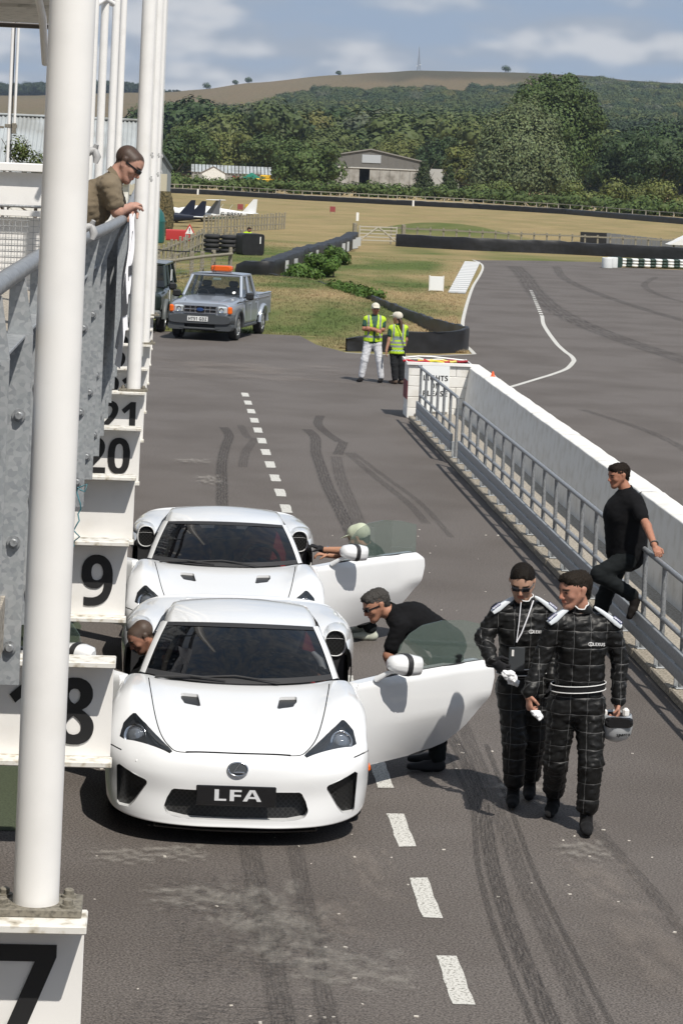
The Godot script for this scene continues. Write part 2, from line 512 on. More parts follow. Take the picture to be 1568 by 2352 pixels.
func make_stains(lane: Node) -> void:
	# rubber: tread ribs along the mark, broken by the grain of the road
	var f := noise(0.09, 41, 3)
	var im := Image.create(96, 512, false, Image.FORMAT_RGBA8)
	for y in 512:
		for x in 96:
			var rib := 0.35 + 0.65 * smoothstep(0.12, 0.3, absf(fposmod(x / 96.0 * 5.0, 1.0) - 0.5) * 2.0)
			var g := smoothstep(-0.55, 0.35, f.get_noise_2d(x * 2.0, y * 0.35)) * smoothstep(-0.5, 0.3, f.get_noise_2d(x * 9.0 + 500.0, y * 9.0))
			var ed := smoothstep(0.0, 0.12, minf(x, 95 - x) / 96.0)
			im.set_pixel(x, y, Color(0.12, 0.118, 0.125, rib * g * ed * 0.74))
	var rub := stain_mat("tyre_rubber", ImageTexture.create_from_image(im))
	var faint := mat("tyre_rubber_faint", Color(1, 1, 1, 0.62), 0.9)
	faint.albedo_texture = rub.albedo_texture
	faint.transparency = BaseMaterial3D.TRANSPARENCY_ALPHA
	# tracks: x, z along the lane
	var marks := [
		[[[1.31, -44.26], [1.37, -42.95], [1.27, -41.36], [1.19, -39.89], [1.13, -38.27], [1.09, -36.30], [1.04, -34.11], [1.02, -30.0]], 0.20, rub],
		[[[1.62, -44.71], [1.68, -42.89], [1.82, -42.62]], 0.16, faint],
		[[[1.80, -42.61], [1.57, -40.57], [1.46, -38.62]], 0.18, faint],
		[[[2.77, -44.41], [2.84, -43.10], [2.72, -40.92], [2.67, -38.70], [2.63, -36.71], [2.63, -34.92], [2.63, -32.91], [2.62, -29.0]], 0.22, rub],
		[[[3.17, -46.89], [3.03, -45.37], [3.10, -43.84], [3.23, -42.59]], 0.20, rub],
		[[[3.29, -42.61], [3.06, -40.73]], 0.20, rub],
		[[[3.01, -40.43], [2.89, -37.74], [2.84, -34.97], [2.80, -32.95]], 0.22, faint],
		[[[3.23, -41.07], [3.44, -37.89], [3.65, -35.17], [3.70, -33.16]], 0.14, faint],
		[[[3.33, -41.07], [3.60, -37.89], [3.83, -35.17], [3.9, -32.0]], 0.10, faint],
		[[[2.60, -21.5], [2.60, -19.0], [2.44, -16.9], [2.37, -15.26], [2.36, -13.0], [2.36, -11.0]], 0.13, rub],
		[[[2.76, -21.5], [2.66, -18.08], [2.60, -16.56], [2.58, -15.0], [2.57, -13.0], [2.55, -11.0]], 0.14, faint],
		[[[2.50, -20.5], [2.50, -18.6], [2.34, -16.9], [2.26, -15.26], [2.25, -13.0], [2.24, -11.0]], 0.05, rub],
		[[[2.86, -20.5], [2.76, -18.1], [2.70, -16.6], [2.69, -15.0], [2.69, -11.0]], 0.05, rub],
		[[[0.80, -17.4], [0.83, -16.0], [0.86, -14.5], [0.88, -11.5]], 0.18, faint],
		[[[1.12, -17.3], [1.12, -15.5], [1.12, -13.0]], 0.14, faint],
		[[[3.3, -18.2], [3.42, -16.4], [3.46, -15.2]], 0.12, faint],
		[[[17.6, -124.0], [16.4, -112.0], [14.8, -98.0], [13.6, -84.0], [13.4, -72.0], [14.0, -60.0]], 0.9, faint],
		[[[20.0, -126.0], [18.2, -112.0], [17.4, -98.0], [17.4, -84.0], [18.2, -70.0]], 0.5, faint],
		[[[23.5, -118.0], [21.0, -108.0], [20.0, -98.0], [20.6, -90.0], [22.0, -84.0]], 0.35, faint],
		[[[8.6, -50.0], [9.2, -46.0], [9.2, -42.0], [8.6, -38.0]], 0.22, faint],
	]
	for mk in marks:
		var mb := MB.new()
		ribbon(mb, smooth_path(mk[0], 8), mk[1], 0.008)
		for i in mb.t.size(): mb.t[i] = Vector2(mb.t[i].x, mb.t[i].y * 0.06)
		part("tyre_mark", mb, mk[2], lane)
	var pale := stain_mat("pale_dust", stain_tex(51, 0.018, -0.75, 0.8, Color(0.66, 0.64, 0.61, 0.62), 1.0))
	var pale2 := stain_mat("pale_dust_soft", stain_tex(57, 0.012, -0.7, 0.8, Color(0.62, 0.58, 0.54, 0.34), 1.0))
	var dark := stain_mat("oil_spots", stain_tex(53, 0.04, 0.10, 0.34, Color(0.15, 0.145, 0.15, 0.62), 2.2))
	var y := 0.012
	for s in [["dust_patch", pale, 0.78, -15.75, 0.8, 1.5], ["dust_patch", pale, 0.95, -15.2, 0.8, 1.5], ["dust_patch", pale, 1.28, -14.6, 0.9, 0.9], ["dust_patch", pale, 0.40, -16.0, 0.7, 0.7], ["dust_patch", pale, -0.05, -16.9, 0.5, 0.5], ["dust_patch", pale, 0.3, -17.0, 0.5, 0.5], ["dust_patch", pale2, 1.58, -16.6, 0.45, 1.7], ["dust_patch", pale2, 1.28, -15.6, 0.5, 1.0], ["dust_patch", pale, 3.12, -17.3, 0.45, 0.6], ["dust_patch", pale2, 3.12, -16.4, 0.7, 1.6], ["dust_patch", pale2, 3.2, -14.9, 0.9, 2.4], ["dust_patch", pale, 2.95, -18.9, 0.6, 0.9], ["oil_spot", dark, 0.55, -15.9, 0.9, 1.5], ["oil_spot", dark, 0.75, -14.8, 1.3, 1.2], ["oil_spot", dark, 0.95, -15.5, 0.8, 1.3], ["oil_spot", dark, 1.4, -14.8, 0.5, 0.6], ["oil_spot", dark, 0.6, -13.6, 1.6, 1.2], ["dust_patch", pale, 0.68, -39.0, 0.7, 0.7], ["dust_patch", pale, 0.9, -36.8, 0.45, 1.3], ["dust_patch", pale2, 2.0, -56.0, 6.0, 6.0]]:
		var mb := MB.new()
		mb.quad(Vector3(s[2] - s[4] / 2, y, s[3] - s[5] / 2), Vector3(s[2] + s[4] / 2, y, s[3] - s[5] / 2), Vector3(s[2] + s[4] / 2, y, s[3] + s[5] / 2), Vector3(s[2] - s[4] / 2, y, s[3] + s[5] / 2), Vector3.UP)
		part(s[0], mb, s[1], lane)
		y += 0.0012
	# chips of white paint and gravel scattered on the lane
	var rr := RandomNumberGenerator.new()
	rr.seed = 77
	var mb := MB.new()
	for i in 210:
		var s := rr.randf_range(0.006, 0.017) * (1.7 if rr.randf() < 0.07 else 1.0)
		var zz := -10.8 - 22.0 * pow(rr.randf(), 1.7)
		mb.box(Vector3(rr.randf_range(-0.3, 4.6), s * 0.15, zz), Vector3(s * 1.6, s * 0.35, s), 0.0, Basis(Vector3.UP, rr.randf() * TAU))
	var gv := part("gravel", mb, mat("chips", lin(0.62, 0.58, 0.52), 0.8), lane)
	gv.set_meta("kind", "stuff")

func grass_color(x: float, z: float, f1: FastNoiseLite, f2: FastNoiseLite) -> Color:
	var green := Color(0.118, 0.152, 0.052)
	var straw := Color(0.375, 0.282, 0.160)
	var n1 := f1.get_noise_2d(x, z * 0.35)
	var n2 := f2.get_noise_2d(x, z * 0.5)
	var dry := 0.29 + n1 * 0.8 + n2 * 0.35
	if z < -150.0: dry = 0.86 + n1 * 0.3 + n2 * 0.2
	else:
		# mown bands across the lawn between the barrier and the track
		var inlawn := smoothstep(4.0, 7.0, x + (z + 100.0) * 0.05)
		var band := sin((z * 0.62 + x * 0.9) * 0.62)
		dry += inlawn * (band * 0.20 + 0.02)
		# straw along the track and beside the barrier
		var te := 8.2 + maxf(0.0, -z - 66.0) * 0.127
		dry += 0.6 * smoothstep(1.8, 0.0, absf(te - x - 0.5))
		var bl := 4.2 + maxf(0.0, -z - 100.0) * 0.155
		if z < -98: dry += 0.45 * smoothstep(1.3, 0.0, absf(bl - x + 0.9))
		if z < -128.0: dry += smoothstep(-128.0, -150.0, z) * 0.45
		if z > -98.0: dry += 0.10
	# the green mound
	var md := Vector2((x - 19.5) / 6.0, (z + 172.0) / 9.0).length()
	dry = lerpf(0.12 + n2 * 0.3, dry, smoothstep(0.55, 1.15, md))
	return green.lerp(straw, clampf(dry, 0.0, 1.0)) * (0.92 + 0.16 * f2.get_noise_2d(x * 3.0 + 90.0, z * 1.5))

func grass_y(x: float, z: float) -> float:
	var y := -0.012
	var md := Vector2((x - 19.5) / 7.5, (z + 172.0) / 10.0).length()
	y += 0.95 * smoothstep(1.0, 0.1, md)
	# the bank between the lane and the barrier
	var b := smoothstep(-70.0, -80.0, z) * smoothstep(-104.0, -94.0, z) * smoothstep(9.0, 5.0, x)
	y += 0.32 * b
	return y

func make_grass() -> void:
	var f1 := noise(0.16, 61, 4)
	var f2 := noise(0.55, 62, 3)
	var gm := mat("grass", Color.WHITE, 0.95, 0.0, 0.2)
	gm.vertex_color_use_as_albedo = true
	tri_tex(gm, ntex(noise(0.16, 63, 5), [[0.0, Color(0.58, 0.64, 0.52)], [0.4, Color(0.84, 0.86, 0.80)], [0.65, grey(1.0)], [1.0, Color(1.0, 0.97, 0.9)]], 1024), 1.0 / 7.0)
	bump(gm, ntex(noise(0.3, 64, 3), [], 512), 2.0)
	var te := smooth_path(track_edge(), 6)
	var mb := MB.new()
	mb.colored = true
	# left boundary of the sheet is far behind the buildings; right boundary follows the track edge
	var zs := []
	var z := -62.7
	while z > -330.0:
		zs.append(z)
		z -= 0.5 if z > -110 else (1.0 if z > -180 else 3.0)
	var prev := []
	for zz in zs:
		var xr := 75.0
		if zz > -130.59:
			for i in te.size() - 1:
				if zz <= te[i][1] and zz >= te[i + 1][1]: xr = lerpf(te[i][0], te[i + 1][0], (zz - te[i][1]) / (te[i + 1][1] - te[i][1]))
			if zz > -64.1: xr = lerpf(6.34, 8.18, clampf((-62.65 - zz) / 1.45, 0.0, 1.0))
		var xl := -12.0
		if zz > -63.14: xl = lerpf(6.3, 4.80, clampf((-62.65 - zz) / 0.5, 0.0, 1.0))
		elif zz > -65.2: xl = lerpf(4.78, 4.23, (-63.14 - zz) / 2.06)
		elif zz > -68.4: xl = lerpf(4.23, 3.97, (-65.2 - zz) / 3.2)
		var row := []
		var nx := 64
		for i in nx + 1:
			var q := float(i) / nx
			var x := lerpf(xl, xr, q)
			if zz < -130.6 and zz > -136.0 and x > 16.4: pass
			mb.col = grass_color(x, zz, f1, f2)
			row.append(mb.vert(Vector3(x, maxf(grass_y(x, zz), -0.012) if not (zz > -136.0 and x > 16.4) else -0.03, zz), Vector3.UP, Vector2(x, zz)))
		if prev.size():
			for i in nx:
				mb.tri_i(prev[i], prev[i + 1], row[i + 1]); mb.tri_i(prev[i], row[i + 1], row[i])
		prev = row
	struct("grass_field", mb, gm)
	# tufts of grass on the bank and along the edges
	var rr := RandomNumberGenerator.new()
	rr.seed = 5
	var tuft := MB.new()
	for b in 7:
		var a := rr.randf() * TAU
		var d := Vector3(cos(a), 0, sin(a))
		var o := d * rr.randf_range(0.0, 0.05)
		var hgt := rr.randf_range(0.06, 0.13)
		var s := d.cross(Vector3.UP) * 0.012
		tuft.tri(o - s, o + s, o + d * 0.05 + Vector3.UP * hgt, Vector3.UP)
	var mm := MultiMesh.new()
	mm.transform_format = MultiMesh.TRANSFORM_3D
	mm.use_colors = true
	mm.mesh = tuft.mesh()
	mm.instance_count = 16000
	for i in 16000:
		var zz := -63.0 - 38.0 * rr.randf() if i < 12000 else -100.0 - 48.0 * rr.randf()
		var xr := 8.0
		for j in te.size() - 1:
			if zz <= te[j][1] and zz >= te[j + 1][1]: xr = te[j][0]
		var xx := rr.randf_range(4.35 if zz > -68.6 else -0.4, xr - 0.1)
		if zz > -64.4: zz = -64.4; xx = rr.randf_range(4.75, 8.0)
		var s := rr.randf_range(0.35, 0.8) * (1.0 if i < 12000 else 0.8)
		mm.set_instance_transform(i, Transform3D(Basis(Vector3.UP, rr.randf() * TAU).scaled(Vector3(s, s * rr.randf_range(0.5, 1.2), s)), Vector3(xx, grass_y(xx, zz), zz)))
		mm.set_instance_color(i, grass_color(xx, zz, f1, f2) * rr.randf_range(0.95, 1.3))
	var gmi := MultiMeshInstance3D.new()
	gmi.name = "grass"
	gmi.multimesh = mm
	var tm := mat("grass_blade", Color.WHITE, 0.9)
	tm.vertex_color_use_as_albedo = true
	gmi.material_override = tm
	add_child(gmi)
	tag(gmi, "tufts of dry and green grass on the bank beside the lane", "grass")
	gmi.set_meta("kind", "stuff")
# ---------------------------------------------------------------- pit building: balcony, numbered beams, poles
func interp(tab: Array, z: float) -> float:
	for i in tab.size() - 1:
		if z <= tab[i][0] and z >= tab[i + 1][0]:
			return lerpf(tab[i][1], tab[i + 1][1], (z - tab[i][0]) / (tab[i + 1][0] - tab[i][0]))
	return tab[0][1] if z > tab[0][0] else tab[-1][1]

func screw(mb: MB, at: Vector3, d: Vector3, r: float, h: float) -> void:
	var y := d.normalized()
	var x := y.cross(Vector3(0.3, 0.9, 0.2)).normalized()
	var xf := Transform3D(Basis(x, y, x.cross(y)), at)
	mb.lathe([Vector2(r * 1.5, 0), Vector2(r * 1.5, h * 0.3), Vector2(0.001, h * 0.3)], 10, xf, true)
	mb.lathe([Vector2(r, h * 0.3), Vector2(r, h * 0.85), Vector2(r * 0.75, h), Vector2(0.001, h)], 6, xf, true)

func make_building() -> void:
	var white: Material = mats["white_paint"]
	var galv: Material = mats["galvanised"]
	var tube: Material = mats["galvanised_tube"]
	# the building behind and under the balcony
	var b := thing("pit_building", "white two-storey pit building with a balcony deck and canopy roof", "building", Vector3.ZERO)
	var mb := MB.new()
	mb.box(Vector3(-4.5, 2.95, -13.0), Vector3(8.0, 0.2, 36.0))
	part("deck", mb, mats["concrete"], b)
	mb = MB.new()
	mb.box(Vector3(-6.6, 1.42, -13.0), Vector3(0.3, 2.84, 36.0))
	part("rear_wall", mb, mats["wall_white"], b)
	for zz in [-4.0, -15.85, -30.0]:
		mb = MB.new()
		mb.box(Vector3(-4.2, 1.42, zz), Vector3(4.5, 2.84, 0.22))
		part("garage_wall", mb, mats["wall_white"], b)
	# canopy over the balcony: soffit boards, edge beam, bent brace
	var soffit := mat("soffit", lin(0.62, 0.60, 0.55), 0.7)
	tri_tex(soffit, ntex(noise(0.03, 71, 5), [[0.0, grey(0.72)], [0.4, grey(0.95)], [1.0, grey(1.0)]], 256), 0.8)
	for i in 9:
		mb = MB.new()
		mb.box(Vector3(-3.6, 6.03 + 0.03 * (i + 0.5), -26.6 + 2.9 * i + 1.45), Vector3(5.15, 0.06, 2.88), 0.006)
		part("soffit_board", mb, soffit, b)
	mb = MB.new()
	mb.box(Vector3(-3.6, 5.99, -26.68), Vector3(5.2, 0.05, 0.1), 0.01)
	part("edge_beam", mb, mat("edge_dark", lin(0.10, 0.085, 0.075), 0.7), b)
	mb = MB.new()
	mb.tube([Vector3(-1.30, 6.62, -20.0), Vector3(-1.22, 6.45, -21.0), Vector3(-1.15, 6.22, -22.0), Vector3(-1.10, 5.9, -23.0), Vector3(-1.08, 5.5, -23.5)], 0.035, 10)
	part("brace", mb, white, b)
	for p in [[-26.0, -0.72, 0.034], [-29.0, -0.685, 0.034], [-32.0, -0.615, 0.037], [-36.0, -0.59, 0.036]]:
		mb = MB.new()
		mb.tube([Vector3(p[1], 3.0, p[0]), Vector3(p[1], 7.6, p[0])], p[2] * 1.35, 14)
		part("canopy_post", mb, white, b)
	mb = MB.new()
	mb.tube([Vector3(-0.80, 6.34, -28.6), Vector3(-0.70, 6.44, -28.9), Vector3(-0.64, 6.42, -29.05), Vector3(-0.60, 6.40, -29.1)], 0.035, 8)
	part("gutter_pipe", mb, white, b)
	# deck beyond, carrying the far posts
	mb = MB.new()
	mb.box(Vector3(-4.5, 2.95, -35.2), Vector3(8.0, 0.2, 8.36))
	part("deck", mb, mats["concrete"], b)
	# end parapet of the balcony: capping, panel, rail, mesh
	var pr := thing("parapet", "white balcony end parapet with a wire mesh lower panel", "parapet", Vector3(-3.4, 3.05, -30.0))
	mb = MB.new()
	mb.box(Vector3(0, 1.44, 0), Vector3(4.2, 0.1, 0.2), 0.01)
	part("capping", mb, white, pr)
	mb = MB.new()
	mb.box(Vector3(0, 1.18, -0.05), Vector3(4.2, 0.40, 0.06))
	mb.box(Vector3(0, 0.43, -0.10), Vector3(4.2, 0.84, 0.04))
	part("panel", mb, white, pr)
	mb = MB.new()
	mb.tube([Vector3(-2.1, 0.985, 0.06), Vector3(2.1, 0.985, 0.06)], 0.018, 8)
	part("rail", mb, tube, pr)
	mb = MB.new()
	mb.box(Vector3(0, 0.9, 0.0), Vector3(4.2, 0.07, 0.1), 0.006)
	mb.box(Vector3(0, 0.02, 0.0), Vector3(4.2, 0.04, 0.08), 0.006)
	part("sill", mb, white, pr)
	mb = MB.new()
	for i in 61: mb.bar(Vector3(-2.1 + 0.07 * i, 0.03, 0.02), Vector3(-2.1 + 0.07 * i, 0.87, 0.02), 0.006, 0.006)
	for i in 12: mb.bar(Vector3(-2.1, 0.05 + 0.07 * i, 0.026), Vector3(2.1, 0.05 + 0.07 * i, 0.026), 0.006, 0.006)
	part("wire_mesh", mb, mat("mesh_wire", lin(0.42, 0.43, 0.43), 0.5, 0.3), pr)
	# aerial mast beyond the parapet
	var ms := thing("aerial_mast", "thin white aerial mast strapped to a pole behind the parapet", "mast", Vector3(-1.985, 3.05, -33.5))
	mb = MB.new()
	mb.tube([Vector3(0, 0, 0), Vector3(0.01, 4.6, 0)], 0.022, 8)
	part("pole", mb, white, ms)
	mb = MB.new()
	mb.tube([Vector3(0.035, 0.3, 0.02), Vector3(0.04, 1.3, 0.03), Vector3(0.035, 4.4, 0.02)], 0.007, 6)
	part("cable", mb, mats["black_paint"], ms)
	mb = MB.new()
	mb.tube([Vector3(0.075, 1.95, 0), Vector3(0.08, 4.6, 0)], 0.018, 8)
	part("aerial", mb, white, ms)
	mb = MB.new()
	mb.box(Vector3(0.03, 1.95, 0), Vector3(0.16, 0.05, 0.05), 0.005); mb.box(Vector3(0.07, 1.92, 0), Vector3(0.06, 0.14, 0.06), 0.005); mb.box(Vector3(-0.09, 1.93, 0), Vector3(0.06, 0.03, 0.03), 0.004)
	part("bracket", mb, mats["steel_dirty"], ms)
	# numbered beams
	var zs := [-6.66, -10.08, -13.20, -15.85, -18.70, -21.50, -23.90, -26.90, -29.30, -31.70]
	var ns := ["17", "18", "19", "", "20", "21", "22", "23", "24", "25"]
	var xl := 1.9
	for i in zs.size():
		var xr: float = -0.105 + 0.0048 * (-zs[i] - 6.66)
		var nm: String = ns[i]
		var lb := "white overhead beam bearing the black number %s" % nm if nm != "" else "white overhead beam with no number between 19 and 20"
		if nm == "24": lb = "white numbered beam next to last along the far pit building"
		if nm == "25": lb = "farthest white numbered beam of the pit building"
		var o := thing("numbered_beam", lb, "beam", Vector3(xr, 2.70, zs[i]), 0.0, "numbered beams of the pit building")
		mb = MB.new()
		mb.box(Vector3(-xl / 2, -0.012, 0.045), Vector3(xl, 0.024, 0.15), 0.004)
		part("top_flange", mb, mats["white_paint_worn"], o)
		mb = MB.new()
		mb.box(Vector3(-xl / 2 - 0.004, -0.215, -0.03), Vector3(xl - 0.008, 0.382, 0.012), 0.002)
		part("web", mb, white, o)
		mb = MB.new()
		mb.box(Vector3(-xl / 2, -0.418, 0.02), Vector3(xl, 0.024, 0.10), 0.004)
		part("bottom_flange", mb, mats["white_paint_worn"], o)
		if nm != "":
			var tm := text(nm, 0.262, 0.004)
			var ab := tm.get_aabb()
			var tn := part("number", tm, mats["black_paint"], o, Vector3(-0.078 - ab.end.x * 0.92, -0.225 - ab.get_center().y, -0.020))
			tn.scale.x = 0.92
		if nm == "17":
			var st := text("S U", 0.075, 0.004, false)
			part("raised_lettering", st, white, o, Vector3(-0.09, -0.385, -0.021))
	# tall poles on base plates
	var ps := [[-0.243, -6.68, 0.0605, "nearest tall white pole, on beam 17"], [-0.139, -21.5, 0.0605, "tall white pole standing on beam 21"], [-0.085, -26.9, 0.0605, "slimmer-looking tall white pole just behind the one on beam 21"], [-0.043, -31.7, 0.0605, "farthest tall white pole on the numbered beams"]]
	for p in ps:
		var o := thing("tall_pole", p[3], "pole", Vector3(p[0], 2.70, p[1]), 0.0, "tall white poles on the numbered beams")
		mb = MB.new()
		mb.tube([Vector3(0, 0.022, 0), Vector3(0, 1.5, 0), Vector3(0, 6.0, 0)], p[2], 40)
		part("shaft", mb, white, o)
		mb = MB.new()
		mb.box(Vector3(0.0, 0.011, 0.0), Vector3(0.245, 0.022, 0.15), 0.003)
		part("base_plate", mb, mats["steel_dirty"], o)
		for s in [[0.085, 0.045], [0.085, -0.045], [-0.085, 0.045], [-0.085, -0.045]]:
			mb = MB.new()
			screw(mb, Vector3(s[0], 0.022, s[1]), Vector3.UP, 0.014, 0.022)
			part("bolt", mb, mats["steel_dirty"], o)
		for cy in [2.0, 1.80]:
			mb = MB.new()
			mb.tube([Vector3(0.055, cy, -0.01), Vector3(0.072, cy + 0.006, -0.01), Vector3(0.080, cy - 0.012, -0.01), Vector3(0.076, cy - 0.028, -0.01)], [0.012, 0.013, 0.011, 0.006], 8)
			mb.tube([Vector3(0.070, cy, -0.01), Vector3(0.078, cy + 0.022, -0.005)], [0.010, 0.006], 8)
			part("cleat", mb, mat("cleat_grey", lin(0.35, 0.35, 0.35), 0.6), o)
		if p[1] > -10.0: continue
		mb = MB.new()
		mb.tube([Vector3(p[2] + 0.006, 0.3, 0.0), Vector3(p[2] + 0.008, 2.0, 0.0), Vector3(p[2] + 0.006, 6.0, 0.0)], 0.003, 6)
		part("halyard", mb, mat("rope", lin(0.6, 0.6, 0.58), 0.9), o)
	# balcony railing of galvanised steel
	var xp := [[-4.0, -0.52], [-8.0, -0.50], [-10.3, -0.47], [-13.4, -0.40], [-16.0, -0.36], [-20.0, -0.345], [-32.0, -0.33]]
	var xh := [[-3.0, -0.53], [-8.5, -0.514], [-10.8, -0.485], [-13.4, -0.375], [-15.5, -0.29], [-17.6, -0.231], [-20.0, -0.23], [-32.0, -0.27]]
	var rl := thing("balcony_railing", "galvanised steel balcony railing with sheet panels and tube handrail", "railing", Vector3.ZERO)
	var path := []
	var z := -3.0
	while z > -32.0:
		path.append(Vector3(interp(xh, z), 4.25, z))
		z -= 0.6
	mb = MB.new()
	mb.tube(path, 0.034, 14)
	part("handrail", mb, tube, rl)
	var zp := []
	z = -4.6
	while z > -31.0:
		zp.append(z)
		z -= 1.2
	for i in zp.size():
		var x: float = interp(xp, zp[i])
		var h: float = interp(xh, zp[i])
		mb = MB.new()
		mb.prism(PackedVector2Array([Vector2(-0.075, 0), Vector2(0.045, 0), Vector2(0.045, 0.012), Vector2(-0.063, 0.012), Vector2(-0.063, 0.07), Vector2(-0.075, 0.07)]), 1.30, Transform3D(Basis(Vector3(1, 0, 0), Vector3(0, 0, -1), Vector3(0, 1, 0)), Vector3(x, 4.02, zp[i])))
		part("post", mb, galv, rl)
		mb = MB.new()
		var w := Vector3(h - x, 0.205, 0.0)
		mb.prism(PackedVector2Array([Vector2(-0.05, 0.0), Vector2(0.045, 0.0), Vector2(w.x + 0.028, w.y), Vector2(w.x - 0.028, w.y)]), 0.012, Transform3D(Basis(), Vector3(x, 4.02, zp[i] - 0.02)))
		part("bracket", mb, galv, rl)
		for yy in [3.72, 3.25, 2.86]:
			mb = MB.new()
			screw(mb, Vector3(x + 0.005, yy, zp[i] + 0.002), Vector3(0.0, 0, 1), 0.017, 0.026)
			part("bolt", mb, tube, rl)
		if i + 1 < zp.size():
			var x2: float = interp(xp, zp[i + 1])
			mb = MB.new()
			mb.bar(Vector3(x - 0.02, 4.012, zp[i]), Vector3(x2 - 0.02, 4.012, zp[i + 1]), 0.075, 0.012, 0.002)
			part("top_flat", mb, galv, rl)
			# three upright troughs fill each bay
			for k in 3:
				var a := Vector3(lerpf(x, x2, (k + 0.06) / 3.0) - 0.080, 0, lerpf(zp[i], zp[i + 1], (k + 0.06) / 3.0))
				var c := Vector3(lerpf(x, x2, (k + 0.96) / 3.0) - 0.080, 0, lerpf(zp[i], zp[i + 1], (k + 0.96) / 3.0))
				var d := (c - a)
				var o := Vector3(0.032, 0, 0)
				mb = MB.new()
				var sec := [a, a + o + d * 0.06, a + o + d * 0.38, a + d * 0.46, a + d * 0.54, a + o + d * 0.62, a + o + d * 0.94, c]
				for q in sec.size() - 1:
					mb.quad(sec[q] + Vector3(0, 2.74, 0), sec[q + 1] + Vector3(0, 2.74, 0), sec[q + 1] + Vector3(0, 4.0, 0), sec[q] + Vector3(0, 4.0, 0), Vector3.RIGHT)
					mb.quad(sec[q] + Vector3(-0.003, 2.74, 0), sec[q + 1] + Vector3(-0.003, 2.74, 0), sec[q + 1] + Vector3(-0.003, 4.0, 0), sec[q] + Vector3(-0.003, 4.0, 0), Vector3.LEFT)
				part("panel", mb, galv, rl)
	# twine tied to the railing
	mb = MB.new()
	var tw := []
	var rr := RandomNumberGenerator.new()
	rr.seed = 8
	for i in 12: tw.append(Vector3(-0.345 + rr.randf_range(-0.015, 0.02), 2.98 - 0.028 * i, -13.05 + rr.randf_range(-0.02, 0.02)))
	mb.tube(tw, 0.004, 5)
	mb.tube([Vector3(-0.34, 2.98, -13.05), Vector3(-0.30, 3.0, -13.03), Vector3(-0.31, 2.96, -13.04), Vector3(-0.34, 2.97, -13.05)], 0.004, 5)
	one("twine", mb, mat("twine_blue", lin(0.08, 0.22, 0.26), 0.9), "frayed blue twine knotted round the balcony railing", "twine")
	# banner over the handrail
	var bn := thing("banner", "white cloth banner with dark grey print draped over the handrail", "banner", Vector3.ZERO)
	mb = MB.new()
	var P := []
	for i in 15:
		var row := []
		var f := i / 14.0
		for j in 13:
			var g := j / 12.0
			var zz := -17.2 - 3.2 * g
			var hx: float = interp(xh, zz)
			var y := 4.295 - f * 1.05 * (1.0 - 0.1 * g)
			row.append(Vector3(hx + 0.055 + 0.022 * sin(g * 22.0 + f * 2.0) * (0.3 + f) + 0.012 * sin(f * 9.0 + g * 5.0) - 0.05 * f, y, zz))
		P.append(row)
	mb.grid(P, true)
	var cl := part("cloth", mb, mat("cloth_white", lin(0.74, 0.74, 0.78), 0.85), bn)
	mats["cloth_white"].rim_enabled = true
	mb = MB.new()
	for e in [[2, 4, 3, 5], [6, 9, 2, 3], [9, 10, 2, 8], [6, 7, 4, 9]]:
		var Q := []
		for i in range(e[0], e[1] + 1):
			var row := []
			for j in range(e[2], e[3] + 1): row.append(P[i][j] + Vector3(0.004, 0, 0.003))
			Q.append(row)
		mb.grid(Q, true)
	part("print", mb, mat("print_dark", lin(0.05, 0.05, 0.055), 0.8), cl)
	# painted floor of the garages
	mb = MB.new()
	mb.sheet([[-6.4, -17.5], [-0.58, -17.5], [-0.58, -25.2], [-0.72, -26.0], [-1.1, -26.4], [-6.4, -26.4]], 0.005)
	struct("garage_floor", mb, tri_tex(mat("green_floor", lin(0.075, 0.095, 0.055), 0.8), ntex(noise(0.2, 75, 4), [[0.0, grey(0.6)], [0.5, grey(0.9)], [1.0, grey(1.0)]], 256), 0.8))
